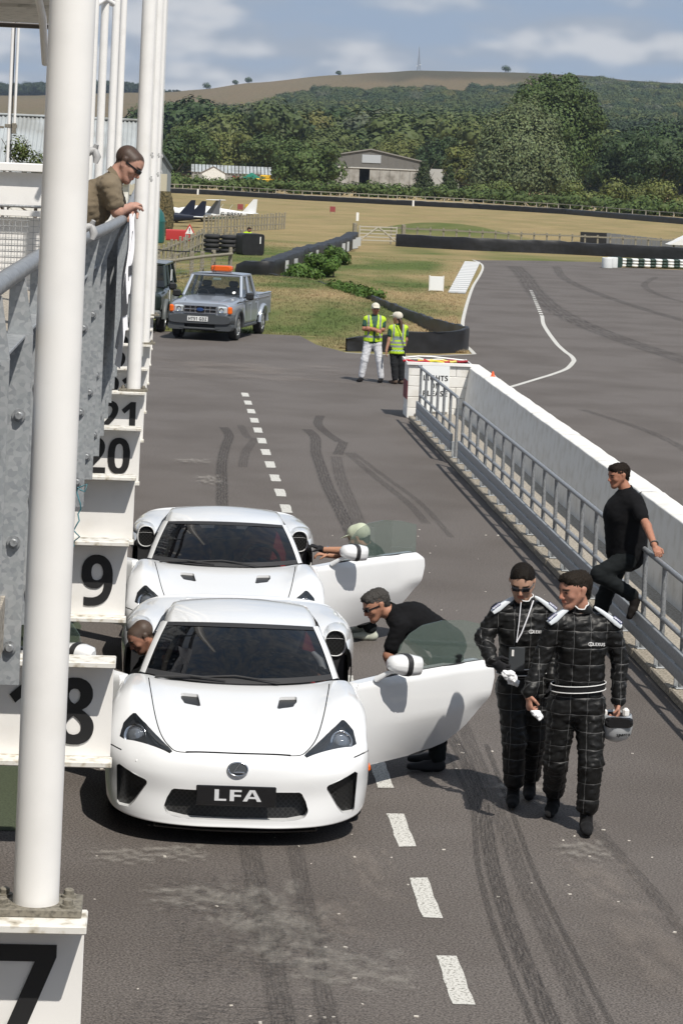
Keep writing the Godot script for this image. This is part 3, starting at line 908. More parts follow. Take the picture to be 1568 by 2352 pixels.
# ---------------------------------------------------------------- pit wall, kerb and safety railing on the right
func make_pit_wall() -> void:
	var tube: Material = mats["galvanised_tube"]
	var ww: Material = mats["wall_white"]
	var rr := RandomNumberGenerator.new()
	rr.seed = 12
	# walkway slabs
	var mb := MB.new()
	mb.box(Vector3(5.35, 0.035, -26.0), Vector3(0.80, 0.06, 42.0))
	var wk := struct("walkway", mb, mats["concrete_kerb"])
	var z := -5.2
	while z > -46.8:
		mb = MB.new()
		mb.box(Vector3(5.365, 0.062 + 0.002 * sin(z * 7.0), z - 0.92), Vector3(0.86, 0.07, 1.825), 0.008)
		part("slab", mb, mats["concrete"], wk)
		z -= 1.84
	# kerb stones
	var kb := MB.new()
	kb.box(Vector3(0, 0.05, 0), Vector3(0.15, 0.10, 0.905), 0.014)
	var km := kb.mesh()
	mb = MB.new()
	mb.box(Vector3(4.87, 0.03, -26.0), Vector3(0.09, 0.05, 42.0))
	var kr := struct("kerb", mb, mats["concrete_kerb"])
	z = -5.5
	while z > -46.8:
		var k := part("kerb_stone", km, mats["concrete_kerb"], kr, Vector3(4.862 + rr.randf_range(-0.006, 0.006), rr.randf_range(-0.004, 0.002), z))
		k.rotation.y = rr.randf_range(-0.006, 0.006)
		z -= 0.92
	# the wall
	var pw := thing("pit_wall", "long white concrete pit wall along the lane", "wall", Vector3.ZERO)
	mb = MB.new()
	var P := []
	for i in 40:
		var zz := -8.0 - 39.9 * i / 39.0
		var bi := 5.55 + 0.0055 * -zz
		var ti := 5.60 + 0.0073 * -zz
		var to := ti + 0.255
		var w := rr.randf_range(-0.006, 0.006)
		P.append([Vector3(bi + w, 0.0, zz), Vector3((bi + ti) / 2 + w, 0.5, zz), Vector3(ti - 0.012 + w, 0.955, zz)])
	mb.grid(P)
	var Q := []
	for i in 40:
		var zz := -8.0 - 39.9 * i / 39.0
		var to := 5.60 + 0.0073 * -zz + 0.255
		Q.append([Vector3(to, 0.955, zz), Vector3(to + 0.04, 0.5, zz), Vector3(to + 0.06, 0, zz)])
	mb.grid(Q)
	part("wall_body", mb, ww, pw)
	for i in 13:
		# capping poured in lengths
		var z0 := -8.0 - 3.07 * i
		var z1 := z0 - 3.055
		mb = MB.new()
		P = []
		for k in 9:
			var zz := lerpf(z0, z1, k / 8.0)
			var ti := 5.60 + 0.0073 * -zz + rr.randf_range(-0.008, 0.006)
			var to := ti + 0.262 + rr.randf_range(-0.006, 0.008)
			P.append([Vector3(ti - 0.014, 0.925, zz), Vector3(ti - 0.018, 0.972, zz), Vector3(ti, 0.99, zz), Vector3((ti + to) / 2, 0.996, zz), Vector3(to, 0.99, zz), Vector3(to + 0.012, 0.972, zz), Vector3(to + 0.01, 0.925, zz)])
		mb.grid(P)
		part("capping", mb, ww, pw)
	# end block with the notice and the tray of flags
	var eb := thing("end_block", "white block at the end of the pit wall with a red side band", "block", Vector3(4.79, 0, -47.1))
	var yy := 0.0
	for r in 5:
		var x0 := 0.0 if r % 2 == 0 else -0.25
		var bx := [0.0, 0.25, 0.70, 1.15] if r % 2 else [0.0, 0.45, 0.90, 1.15]
		for k in 3:
			mb = MB.new()
			mb.box(Vector3((bx[k] + bx[k + 1]) / 2, yy + 0.1, -0.36), Vector3(bx[k + 1] - bx[k] - 0.006, 0.194, 0.72), 0.008)
			part("concrete_block", mb, ww, eb)
		yy += 0.2
	mb = MB.new()
	mb.box(Vector3(0.575, 0.495, -0.37), Vector3(1.13, 0.98, 0.70))
	part("mortar", mb, ww, eb)
	mb = MB.new()
	mb.box(Vector3(-0.006, 0.52, -0.36), Vector3(0.012, 0.34, 0.70))
	part("red_band", mb, mat("red_band", lin(0.16, 0.03, 0.035), 0.7), eb)
	# rim and tray with rolled flags
	var tr := thing("flag_tray", "black tray with a white rim on top of the end block", "tray", Vector3(4.76, 1.0, -47.1))
	mb = MB.new()
	for e in [[Vector3(0, 0.03, 0.03), Vector3(1.2, 0.03, 0.03)], [Vector3(1.2, 0.03, 0.03), Vector3(1.2, 0.05, -0.85)], [Vector3(0, 0.03, 0.03), Vector3(0.0, 0.06, -0.85)]]: mb.bar(e[0], e[1], 0.025, 0.06, 0.005)
	mb.tube([Vector3(0.0, 0.06, -0.85), Vector3(0.3, 0.1, -0.86), Vector3(0.55, 0.1, -0.86), Vector3(1.2, 0.05, -0.85)], 0.018, 6)
	part("rim", mb, mats["white_paint"], tr)
	mb = MB.new()
	mb.box(Vector3(0.6, 0.008, -0.41), Vector3(1.18, 0.012, 0.86))
	part("tray_floor", mb, mats["black_paint"], tr)
	var fc := [lin(0.42, 0.02, 0.03), lin(0.65, 0.55, 0.06), lin(0.42, 0.02, 0.03), lin(0.68, 0.58, 0.15), lin(0.30, 0.02, 0.03), lin(0.6, 0.6, 0.55)]
	var fl := ["rolled red flag nearest the lane in the flag tray", "rolled yellow flag left of centre in the flag tray", "rolled red flag in the middle of the flag tray", "rolled pale yellow flag right of centre in the flag tray", "rolled dark red flag at the wall end of the flag tray", "rolled white flag lying across the flag tray"]
	var fx := [0.18, 0.47, 0.58, 0.72, 0.95, 0.40]
	for i in 6:
		mb = MB.new()
		var pt := []
		var rd := []
		for k in 7:
			pt.append(Vector3(4.76 + fx[i] + 0.02 * (k - 3) * (4.0 if i < 5 else 6.0) + rr.randf_range(-0.01, 0.01), 1.055 + 0.012 * sin(k * 1.7 + i), -47.28 - 0.10 * i + 0.02 * k))
			rd.append(0.018 + 0.014 * rr.randf())
		mb.tube(pt, rd, 8)
		one("rolled_flag", mb, mat("flag_cloth_%d" % i, fc[i], 0.85), fl[i], "flag", "rolled flags in the tray")
	# notice board
	var nb := thing("notice_board", "white notice board reading LIGHTS ON PLEASE", "sign", Vector3(5.30, 0.58, -47.07))
	mb = MB.new()
	mb.box(Vector3(0, 0, 0), Vector3(0.52, 0.88, 0.02), 0.004)
	part("board", mb, mat("sign_white", lin(0.78, 0.80, 0.80), 0.5), nb)
	var ly := 0.19
	for w in ["LIGHTS", "ON", "PLEASE"]:
		var tm := text(w, 0.098, 0.003, true)
		var tn := part("lettering", tm, mats["black_paint"], nb, Vector3(0.0, ly, 0.0125))
		tn.scale.x = 0.46 / tm.get_aabb().size.x if w != "ON" else 0.85
		ly -= 0.145
	# safety railings
	for e in [[-45.7, -40.04, "short galvanised safety railing beside the notice board", 0.94], [-39.25, -9.0, "long galvanised safety railing along the pit lane kerb", 0.93]]:
		var rl := thing("safety_railing", e[2], "railing", Vector3(4.88, 0.10, 0.0), 0.0, "galvanised safety railings on the kerb")
		mb = MB.new()
		var r := 0.027
		var tp := []
		if e[0] < -45: tp = [Vector3(0, 0.96, e[0] - 0.35), Vector3(0, 0.96, e[1] - 0.06), Vector3(0, 0.945, e[1] - 0.02), Vector3(0, 0.9, e[1])]
		else: tp = [Vector3(0, 0.90, e[0]), Vector3(0, 0.945, e[0] + 0.02), Vector3(0, 0.96, e[0] + 0.06), Vector3(0, 0.96, e[1])]
		mb.tube(tp, r, 10)
		part("top_rail", mb, tube, rl)
		mb = MB.new()
		mb.tube([Vector3(0, 0.465, e[0]), Vector3(0, 0.465, e[1])], r * 0.92, 10)
		part("middle_rail", mb, tube, rl)
		for y in [0.16, 0.30]:
			mb = MB.new()
			var sec := [Vector2(-0.065, -0.062), Vector2(-0.075, -0.05), Vector2(-0.075, 0.05), Vector2(-0.065, 0.062), Vector2(-0.04, 0.062)]
			var G := []
			for zz in [e[0] + 0.05, e[1] - 0.12]:
				var row := []
				for s in sec: row.append(Vector3(s.x, y + s.y, zz))
				G.append(row)
			mb.grid(G, true)
			for zz in [e[0] + 0.05, e[1] - 0.12]: mb.quad(Vector3(-0.04, y - 0.062, zz), Vector3(-0.075, y - 0.062, zz), Vector3(-0.075, y + 0.062, zz), Vector3(-0.04, y + 0.062, zz), Vector3(0, 0, 1))
			part("guard_board", mb, mats["galvanised"], rl)
		var zz: float = e[0]
		var pm := MB.new()
		pm.tube([Vector3(0, 0.0, 0), Vector3(0, 0.955, 0)], r * 0.92, 10)
		var pmesh := pm.mesh()
		var fm := MB.new()
		fm.box(Vector3(0, 0.006, 0), Vector3(0.11, 0.012, 0.11), 0.003)
		fm.box(Vector3(-0.045, 0.14, 0), Vector3(0.04, 0.24, 0.02), 0.003)
		screw(fm, Vector3(-0.04, 0.012, 0.035), Vector3.UP, 0.009, 0.014)
		screw(fm, Vector3(-0.04, 0.012, -0.035), Vector3.UP, 0.009, 0.014)
		var fmesh := fm.mesh()
		while zz <= e[1] + 0.001:
			var p := part("post", pmesh, tube, rl, Vector3(0, 0, zz))
			part("foot_plate", fmesh, mats["galvanised"], p)
			zz += (e[1] - e[0]) / 6.0 if e[0] < -45 else e[3]
	# little orange cone on the far side of the wall
	mb = MB.new()
	mb.lathe([Vector2(0.05, 0), Vector2(0.05, 0.01), Vector2(0.035, 0.015), Vector2(0.016, 0.085), Vector2(0.010, 0.095), Vector2(0.001, 0.098)], 14)
	one("orange_cone", mb, mat("cone_orange", lin(0.75, 0.10, 0.02), 0.6), "small orange cone standing on the pit wall near the block", "cone", "", Vector3(6.12, 0.99, -45.2))
# ---------------------------------------------------------------- middle ground
func sloft(mb: MB, st: Array, n := 20, caps := true) -> void:
	# stations [z, cx, cy, half width, half height, exponent]: superellipse sections joined smoothly
	var P := []
	for s in st:
		var row := []
		for k in n + 1:
			var a := TAU * k / n
			var ca := cos(a)
			var sa := sin(a)
			var e: float = 2.0 / s[5]
			row.append(Vector3(s[1] + s[3] * signf(ca) * pow(absf(ca), e), s[2] + s[4] * signf(sa) * pow(absf(sa), e), s[0]))
		P.append(row)
	mb.grid(P, st[0][0] > st[-1][0])
	if caps:
		for e in [0, st.size() - 1]:
			var s: Array = st[e]
			var nn := Vector3(0, 0, signf(st[0][0] - st[-1][0]) * (1 if e == 0 else -1))
			var m := mb.vert(Vector3(s[1], s[2], s[0]), nn)
			var ids := []
			for p in P[e]: ids.append(mb.vert(p, nn))
			for k in n: mb.tri_i(m, ids[k], ids[k + 1])

func wheel(parent: Node, at: Vector3, r: float, w: float, spokes: int, rim: Material) -> void:
	var xf := Transform3D(Basis(Vector3(0, 1, 0), Vector3(1, 0, 0), Vector3(0, 0, -1)), Vector3.ZERO)
	var mb := MB.new()
	mb.lathe([Vector2(r * 0.62, -w * 0.42), Vector2(r * 0.72, -w * 0.5), Vector2(r * 0.92, -w * 0.47), Vector2(r, -w * 0.36), Vector2(r, w * 0.36), Vector2(r * 0.92, w * 0.47), Vector2(r * 0.72, w * 0.5), Vector2(r * 0.62, w * 0.42)], 28, xf)
	var o := Node3D.new()
	o.name = "wheel"
	o.position = at
	parent.add_child(o, true)
	part("tyre", mb, mats["tyre"], o)
	mb = MB.new()
	mb.lathe([Vector2(0.001, -w * 0.2), Vector2(r * 0.6, -w * 0.2), Vector2(r * 0.63, -w * 0.44)], 24, xf)
	mb.lathe([Vector2(0.001, w * 0.2), Vector2(r * 0.6, w * 0.2), Vector2(r * 0.63, w * 0.44)], 24, xf)
	for k in spokes:
		var a := TAU * k / spokes
		for s in [-1, 1]:
			mb.bar(Vector3(s * w * 0.36, 0, 0), Vector3(s * w * 0.4, cos(a) * r * 0.61, sin(a) * r * 0.61), r * 0.16, w * 0.1, 0.004, Vector3(1, 0, 0))
	part("rim", mb, rim, o)

func wavy_wall(called: String, label: String, pts: Array, thick: float, sd: int, top_rough := 0.02) -> Node3D:
	# pts: [x, z, height]
	var f := noise(0.7, sd, 3)
	var o := thing(called, label, "barrier", Vector3.ZERO)
	var dense := []
	for i in pts.size() - 1:
		var ln := Vector2(pts[i + 1][0] - pts[i][0], pts[i + 1][1] - pts[i][1]).length()
		var k := maxi(2, int(ln / 0.45))
		for j in k: dense.append([lerpf(pts[i][0], pts[i + 1][0], float(j) / k), lerpf(pts[i][1], pts[i + 1][1], float(j) / k), lerpf(pts[i][2], pts[i + 1][2], float(j) / k)])
	dense.append(pts[-1])
	var P := []
	for i in dense.size():
		var a: Array = dense[maxi(i - 1, 0)]
		var b: Array = dense[mini(i + 1, dense.size() - 1)]
		var d := Vector2(b[0] - a[0], b[1] - a[1]).normalized()
		var s := Vector3(-d.y, 0, d.x)
		var c := Vector3(dense[i][0], 0, dense[i][1])
		var h: float = dense[i][2] + top_rough * f.get_noise_2d(i * 3.0, 9.0) * 2.0
		var row := []
		for q in [[-1.0, 0.0], [-1.0, 0.33], [-1.0, 0.66], [-0.96, 0.97], [-0.75, 1.0], [0.75, 1.0], [0.96, 0.97], [1.0, 0.66], [1.0, 0.33], [1.0, 0.0]]:
			var y: float = q[1] * h
			var w := f.get_noise_3d(i * 0.9, y * 2.5, q[0] * 7.0) * 0.055
			row.append(c + s * (q[0] * thick * 0.5 + w * signf(q[0])) + Vector3(0, y - 0.02, 0))
		P.append(row)
	var mb := MB.new()
	mb.grid(P)
	# make normals face outwards whatever the direction of travel
	part("rubber_cover", mb, mats["rubber_sheet"], o)
	return o

func make_midground() -> void:
	var rr := RandomNumberGenerator.new()
	rr.seed = 60
	var mb := MB.new()
	# --- barriers
	var br := wavy_wall("tyre_barrier", "black covered tyre barrier with white panels leading to the gate", [[3.5, -102.6, 0.55], [4.4, -101.2, 0.72], [5.5, -107.5, 0.76], [6.7, -116.2, 0.78], [8.96, -128.4, 0.78], [10.4, -138.5, 0.78], [11.3, -146.0, 0.8]], 0.62, 501, 0.05)
	for e in [[4.95, -103.8, 0.36], [5.45, -106.3, 0.42], [6.55, -114.2, 0.42], [7.05, -117.6, 0.34], [8.2, -123.9, 0.36], [9.1, -129.0, 0.5], [9.55, -132.0, 0.36], [10.3, -136.8, 0.9], [10.75, -140.6, 0.9]]:
		mb = MB.new()
		var P := []
		for i in 5:
			var row := []
			for j in 5: row.append(Vector3((j / 4.0 - 0.5) * e[2] * 0.45, 0.12 + 0.5 * i / 4.0, -(j / 4.0 - 0.5) * e[2] * 1.6 + 0.01 * sin(i * 2.0 + j)))
			P.append(row)
		mb.grid(P)
		part("white_panel", mb, mat("panel_white", lin(0.55, 0.56, 0.56), 0.7), br, Vector3(e[0] + 0.42, 0.02, e[1] + 0.18))
	wavy_wall("rubber_barrier", "low curved black rubber barrier wrapping the grass bank by the marshals", [[4.5, -99.6, 0.28], [6.05, -94.5, 0.28], [7.3, -88.0, 0.30], [7.45, -82.0, 0.34], [7.75, -77.0, 0.36], [8.05, -72.0, 0.40], [8.26, -68.5, 0.50], [8.2, -65.8, 0.60], [7.9, -64.6, 0.60], [7.2, -63.9, 0.58], [6.4, -63.75, 0.56], [5.5, -63.75, 0.40], [4.86, -63.5, 0.34]], 0.10, 502, 0.03)
	wavy_wall("rubber_barrier", "long black rubber barrier beyond the track, right of the white gate", [[14.1, -148.2, 0.72], [18.2, -146.2, 0.74], [23.4, -146.4, 0.74], [30.1, -144.0, 0.74], [42.0, -140.0, 0.74]], 0.6, 503, 0.04)
	wavy_wall("rubber_barrier", "far low black rubber barrier across the dry field", [[0.5, -324.5, 0.6], [8.6, -322.0, 0.6], [17.9, -310.0, 0.6], [28.1, -304.6, 0.6], [38.0, -299.6, 0.6], [46.7, -288.6, 0.6], [53.7, -257.0, 0.62], [62.0, -226.0, 0.62]], 0.5, 504, 0.03)
	# --- far white fence: posts and rails, each its own piece
	var ff := thing("field_fence", "pale post and rail fence along the far side of the field", "fence", Vector3.ZERO)
	var wood: Material = mats["wood_grey"]
	var pale := mat("wood_pale", lin(0.40, 0.37, 0.31), 0.85)
	var fp := [[1.0, -331.0], [8.6, -328.0], [17.9, -316.0], [28.1, -310.6], [38.0, -305.6], [46.7, -294.6], [53.9, -263.0], [62.0, -232.0]]
	var pm := MB.new()
	pm.box(Vector3(0, 0.55, 0), Vector3(0.10, 1.1, 0.09), 0.01)
	var pmesh := pm.mesh()
	var acc := 0.0
	var last := Vector3.INF
	for i in fp.size() - 1:
		var a := Vector3(fp[i][0], 0, fp[i][1])
		var b := Vector3(fp[i + 1][0], 0, fp[i + 1][1])
		var n := int(Vector2(b.x - a.x, (b.z - a.z) * 0.22).length() / 1.05)
		for k in n:
			var p := a.lerp(b, float(k) / n)
			part("post", pmesh, pale, ff, p)
			if last != Vector3.INF:
				for y in [1.06, 0.55]:
					mb = MB.new()
					mb.bar(last + Vector3(0, y, 0.06), p + Vector3(0, y + rr.randf_range(-0.03, 0.03), 0.06), 0.04, 0.075)
					part("rail", mb, pale, ff)
			last = p
	# --- post and rail fence behind the long barrier
	var f2 := thing("paddock_fence", "weathered post and rail fence behind the long black barrier", "fence", Vector3.ZERO)
	last = Vector3.INF
	for i in 26:
		var f := i / 25.0
		var p := Vector3(lerpf(14.0, 33.0, f), 0, -151.5 + 3.0 * f + 0.6 * sin(f * 5.0))
		part("post", pmesh, wood, f2, p)
		if last != Vector3.INF:
			mb = MB.new()
			mb.bar(last + Vector3(0, 0.98, 0.06), p + Vector3(0, 0.98 + rr.randf_range(-0.03, 0.03), 0.06), 0.05, 0.09)
			part("rail", mb, wood, f2)
		last = p
	# --- white field gate
	var gt := thing("field_gate", "white five-bar field gate between two posts", "gate", Vector3(11.95, 0, -149.6), 0.25)
	for y in [0.22, 0.42, 0.62, 0.82, 1.02]:
		mb = MB.new()
		mb.box(Vector3(1.15, y, 0), Vector3(2.4, 0.07, 0.04), 0.006)
		part("bar", mb, pale, gt)
	for e in [[Vector3(0.0, 0.2, 0.03), Vector3(1.1, 1.0, 0.03)], [Vector3(1.2, 1.0, 0.03), Vector3(2.3, 0.2, 0.03)], [Vector3(0, 0.15, 0), Vector3(0, 1.08, 0)], [Vector3(2.32, 0.15, 0), Vector3(2.32, 1.08, 0)]]:
		mb = MB.new()
		mb.bar(e[0], e[1], 0.05, 0.07, 0.006)
		part("brace", mb, pale, gt)
	for x in [-0.3, 2.75]:
		mb = MB.new()
		mb.box(Vector3(x, 0.6, 0), Vector3(0.22, 1.25, 0.22), 0.03)
		part("gate_post", mb, wood, gt)
	# --- paling fences
	var pk := MB.new()
	pk.box(Vector3(0, 0.54, 0), Vector3(0.115, 1.12, 0.07), 0.015)
	var pkm := pk.mesh()
	for e in [[Vector3(-0.6, 0, -93.0), Vector3(2.35, 0, -128.9), 17, "weathered grey paling fence running up to the tyre stacks"], [Vector3(2.4, 0, -129.2), Vector3(4.6, 0, -129.6), 9, "short stretch of paling fence behind the tyre stacks"], [Vector3(2.95, 0, -157.0), Vector3(8.75, 0, -174.8), 27, "grey paling fence in front of the parked aircraft"]]:
		var o := thing("paling_fence", e[3], "fence", Vector3.ZERO, 0.0, "paling fences of the airfield")
		for i in e[2]:
			var p: Vector3 = e[0].lerp(e[1], i / float(e[2] - 1))
			var q := part("pale", pkm, wood, o, p + Vector3(rr.randf_range(-0.02, 0.02), 0, 0), rr.randf_range(-0.3, 0.3))
			q.scale.y = rr.randf_range(0.94, 1.06)
			q.rotation.z = rr.randf_range(-0.03, 0.03)
		for y in [0.35, 0.85]:
			mb = MB.new()
			mb.bar(e[0] + Vector3(0, y, -0.08), e[1] + Vector3(0, y, -0.08), 0.05, 0.07)
			part("rail", mb, wood, o)
	# --- round rail fence with wire behind the pick-up
	var rf := thing("log_fence", "round-log fence with wire netting behind the silver pick-up", "fence", Vector3.ZERO)
	for p in [Vector3(-1.2, 0, -86.5), Vector3(0.66, 0, -89.6), Vector3(2.9, 0, -98.7)]:
		mb = MB.new()
		mb.tube([p, p + Vector3(0, 1.22, 0), p + Vector3(0, 1.26, 0)], [0.085, 0.08, 0.05], 12)
		part("post", mb, wood, rf)
	for e in [[Vector3(-1.2, 1.05, -86.5), Vector3(0.66, 1.03, -89.5)], [Vector3(0.66, 1.03, -89.5), Vector3(2.95, 1.0, -98.6)]]:
		mb = MB.new()
		mb.tube([e[0], e[0].lerp(e[1], 0.5) + Vector3(0, 0.02, 0), e[1]], 0.06, 10)
		part("rail", mb, wood, rf)
	mb = MB.new()
	for i in 22: mb.tube([Vector3(-1.2 + 4.1 * i / 21.0, 0.05, -86.5 - 12.1 * i / 21.0), Vector3(-1.2 + 4.1 * i / 21.0, 1.0, -86.5 - 12.1 * i / 21.0)], 0.004, 4)
	for i in 8: mb.tube([Vector3(-1.2, 0.1 + 0.12 * i, -86.5), Vector3(0.7, 0.1 + 0.12 * i, -89.7), Vector3(2.9, 0.1 + 0.12 * i, -98.6)], 0.004, 4)
	part("wire_netting", mb, mats["galvanised_tube"], rf)
	for e in [[0.1, 1.32], [0.9, 0.42]]:
		mb = MB.new()
		mb.tube([Vector3(-0.4, e[1], -92.0), Vector3(0.8, e[1] - 0.12, -93.5), Vector3(1.9, e[1] - 0.18, -96.0), Vector3(2.9, e[1] - 0.34, -98.5)], 0.06, 6, true, 0.4)
		part("black_strap", mb, mats["rubber_sheet"], rf)
	for e in [Vector3(1.35, 0, -94.2), Vector3(1.75, 0, -95.2), Vector3(2.2, 0, -96.6), Vector3(0.1, 0, -90.5)]:
		mb = MB.new()
		mb.box(e + Vector3(0, 0.6, 0), Vector3(0.16, 1.2, 0.1), 0.015)
		part("post", mb, wood, rf)
	# --- tyre stacks and the black box
	var ty := MB.new()
	ty.lathe([Vector2(0.20, 0.02), Vector2(0.30, 0.0), Vector2(0.38, 0.015), Vector2(0.425, 0.06), Vector2(0.43, 0.11), Vector2(0.425, 0.16), Vector2(0.38, 0.205), Vector2(0.30, 0.22), Vector2(0.20, 0.20), Vector2(0.19, 0.11), Vector2(0.20, 0.02)], 26)
	var tym := ty.mesh()
	var lv := ["bottom tyre", "second tyre up", "third tyre up", "top tyre"]
	for e in [[2.78, -126.9, "left stack"], [3.60, -126.7, "right stack"]]:
		for k in 4:
			one("stacked_tyre", tym, mats["tyre"], "%s of the %s beside the black box" % [lv[k], e[2]], "tyre", "black tyres in the two stacks by the paling fence", Vector3(e[0] + rr.randf_range(-0.02, 0.02), 0.222 * k, e[1] + rr.randf_range(-0.02, 0.02)), rr.randf() * 6.0)
	var bxo := thing("black_box", "black rubber-clad box standing right of the tyre stacks", "box", Vector3(4.62, 0, -125.3), 0.28)
	mb = MB.new()
	sloft(mb, [[0.55, 0, 0.52, 0.56, 0.52, 9.0], [0.5, 0, 0.52, 0.585, 0.53, 9.0], [-0.5, 0, 0.52, 0.585, 0.53, 9.0], [-0.55, 0, 0.52, 0.56, 0.52, 9.0]], 32)
	part("cladding", mb, mats["rubber_sheet"], bxo)
	mb = MB.new()
	mb.box(Vector3(0.35, 0.74, 0.565), Vector3(0.05, 0.34, 0.012))
	part("white_tag", mb, mats["white_paint"], bxo)
	# --- green and white tyre wall by the track
	var sm := MB.new()
	sm.lathe([Vector2(0.10, 0.01), Vector2(0.17, 0.0), Vector2(0.225, 0.03), Vector2(0.23, 0.075), Vector2(0.225, 0.12), Vector2(0.17, 0.148), Vector2(0.10, 0.14)], 18)
	var smm := sm.mesh()
	var tg := mat("tyre_green", lin(0.016, 0.040, 0.030), 0.55)
	var twm := mat("tyre_white", lin(0.66, 0.68, 0.68), 0.55)
	for i in 12:
		var o := thing("tyre_stack", "%s tyre stack, number %s from the white drums" % ["white painted" if i % 2 == 0 else "dark green", ["one", "two", "three", "four", "five", "six", "seven", "eight", "nine", "ten", "eleven", "twelve"][i]], "tyres", Vector3(23.95 + 0.345 * i, 0, -129.4 - 0.28 * i * 0.6), 0.0, "painted tyre stacks beside the track")
		for k in 3: part("tyre", smm, twm if i % 2 == 0 else tg, o, Vector3(rr.randf_range(-0.015, 0.015), 0.15 * k, 0))
	for e in [[22.72, -126.8, "white drum at the end of the tyre wall, nearest the track"], [23.12, -127.6, "white drum second from the end of the tyre wall"]]:
		mb = MB.new()
		mb.lathe([Vector2(0.001, 0), Vector2(0.26, 0.0), Vector2(0.275, 0.02), Vector2(0.275, 0.2), Vector2(0.28, 0.22), Vector2(0.275, 0.24), Vector2(0.275, 0.50), Vector2(0.26, 0.53), Vector2(0.001, 0.53)], 22)
		one("white_drum", mb, twm, e[2], "drum", "white drums at the end of the tyre wall", Vector3(e[0], 0, e[1]))
	mb = MB.new()
	sloft(mb, [[0.3, 0, 0.27, 0.28, 0.26, 7.0], [-0.3, 0, 0.27, 0.28, 0.26, 7.0]], 24)
	one("green_bale", mb, tg, "dark green wrapped bale between the drums and the tyre stacks", "bale", "", Vector3(23.5, 0, -128.6))
	# --- white boards and markers
	var wb := thing("track_board", "square white board standing on the grass beside the track", "board", Vector3(10.66, 0, -95.8), 0.1)
	mb = MB.new()
	mb.box(Vector3(0, 0.30, 0), Vector3(0.50, 0.54, 0.03), 0.006)
	part("face", mb, mat("board_white", lin(0.72, 0.74, 0.74), 0.6), wb)
	for x in [-0.27, 0.27]:
		mb = MB.new()
		mb.box(Vector3(x, 0.3, -0.01), Vector3(0.035, 0.60, 0.05), 0.006)
		part("post", mb, mats["white_paint"], wb)
	var st := thing("rumble_strip", "white ribbed rumble strip along the inside of the track bend", "kerb strip", Vector3.ZERO)
	for i in 36:
		var f := i / 35.0
		var c := Vector3(11.40, 0, -95.3).lerp(Vector3(15.82, 0, -126.4), f)
		mb = MB.new()
		mb.box(c + Vector3(0, 0.02 + 0.01 * (i % 2), 0), Vector3(0.66 + 0.12 * f, 0.05, 0.80), 0.012, Basis(Vector3.UP, -0.14))
		part("rib", mb, mat("rib_a", lin(0.58, 0.58, 0.57), 0.7) if i % 2 else mat("rib_b", lin(0.36, 0.37, 0.37), 0.8), st)
	for e in [[4.95, -318.0, "white marker post at the foot of the far barrier", "w"], [16.47, -209.0, "white marker post out on the dry field", "w"], [30.0, -298.0, "small white marker far right before the barrier", "w"]]:
		mb = MB.new()
		mb.box(Vector3(0, 0.35, 0), Vector3(0.22, 0.7, 0.08), 0.01)
		one("marker_post", mb, mats["white_paint"], e[2], "marker post", "white markers on the airfield", Vector3(e[0], 0, e[1]))
	for e in [[16.25, -236.0, lin(0.25, 0.05, 0.05), "dark red marker board on the dry field"], [7.4, -228.0, lin(0.24, 0.05, 0.05), "dark red board behind the white aircraft"], [8.1, -228.0, lin(0.55, 0.36, 0.02), "yellow board behind the white aircraft"]]:
		var o := thing("marker_board", e[3], "board", Vector3(e[0], 0, e[1]), 0.0, "coloured boards on the airfield")
		mb = MB.new()
		mb.box(Vector3(0, 0.4, 0), Vector3(0.5, 0.5, 0.04), 0.01)
		part("face", mb, mat("mk" + e[3].substr(0, 8), e[2], 0.7), o)
		mb = MB.new()
		mb.box(Vector3(-0.2, 0.08, -0.03), Vector3(0.05, 0.16, 0.05)); mb.box(Vector3(0.2, 0.08, -0.03), Vector3(0.05, 0.16, 0.05))
		part("feet", mb, mats["wood_grey"], o)
	# --- warning sign, red barrier, tank and camouflage net by the fence
	var ws := thing("warning_sign", "white triangular warning sign with a red border by the fence", "sign", Vector3(1.72, 0, -133.0))
	mb = MB.new()
	mb.prism(PackedVector2Array([Vector2(-0.32, 0.62), Vector2(0.32, 0.62), Vector2(0, 1.2)]), 0.02)
	part("border", mb, mat("sign_red", lin(0.5, 0.03, 0.03), 0.5), ws)
	mb = MB.new()
	mb.prism(PackedVector2Array([Vector2(-0.22, 0.67), Vector2(0.22, 0.67), Vector2(0, 1.08)]), 0.012, Transform3D(Basis(), Vector3(0, 0, 0.008)))
	part("face", mb, mats["white_paint"], ws)
	mb = MB.new()
	mb.box(Vector3(0, 0.76, 0.014), Vector3(0.04, 0.05, 0.008)); mb.box(Vector3(0, 0.90, 0.014), Vector3(0.05, 0.16, 0.008))
	part("symbol", mb, mats["black_paint"], ws)
	mb = MB.new()
	mb.bar(Vector3(-0.2, 0, 0.1), Vector3(-0.18, 0.7, -0.03), 0.04, 0.04); mb.bar(Vector3(0.2, 0, 0.1), Vector3(0.18, 0.7, -0.03), 0.04, 0.04)
	part("legs", mb, mats["galvanised"], ws)
	mb = MB.new()
	sloft(mb, [[0.7, 0, 0.33, 0.08, 0.30, 5.0], [-0.7, 0, 0.33, 0.08, 0.30, 5.0]], 16)
	one("red_barrier", mb, mat("barrier_red", lin(0.42, 0.03, 0.03), 0.5), "red plastic barrier lying behind the paling fence", "barrier", "", Vector3(1.2, 0.2, -134.5), PI / 2)
	var tk := thing("storage_tank", "dark green domed plastic storage tank behind the poles", "tank", Vector3(-0.55, 0, -137.0))
	mb = MB.new()
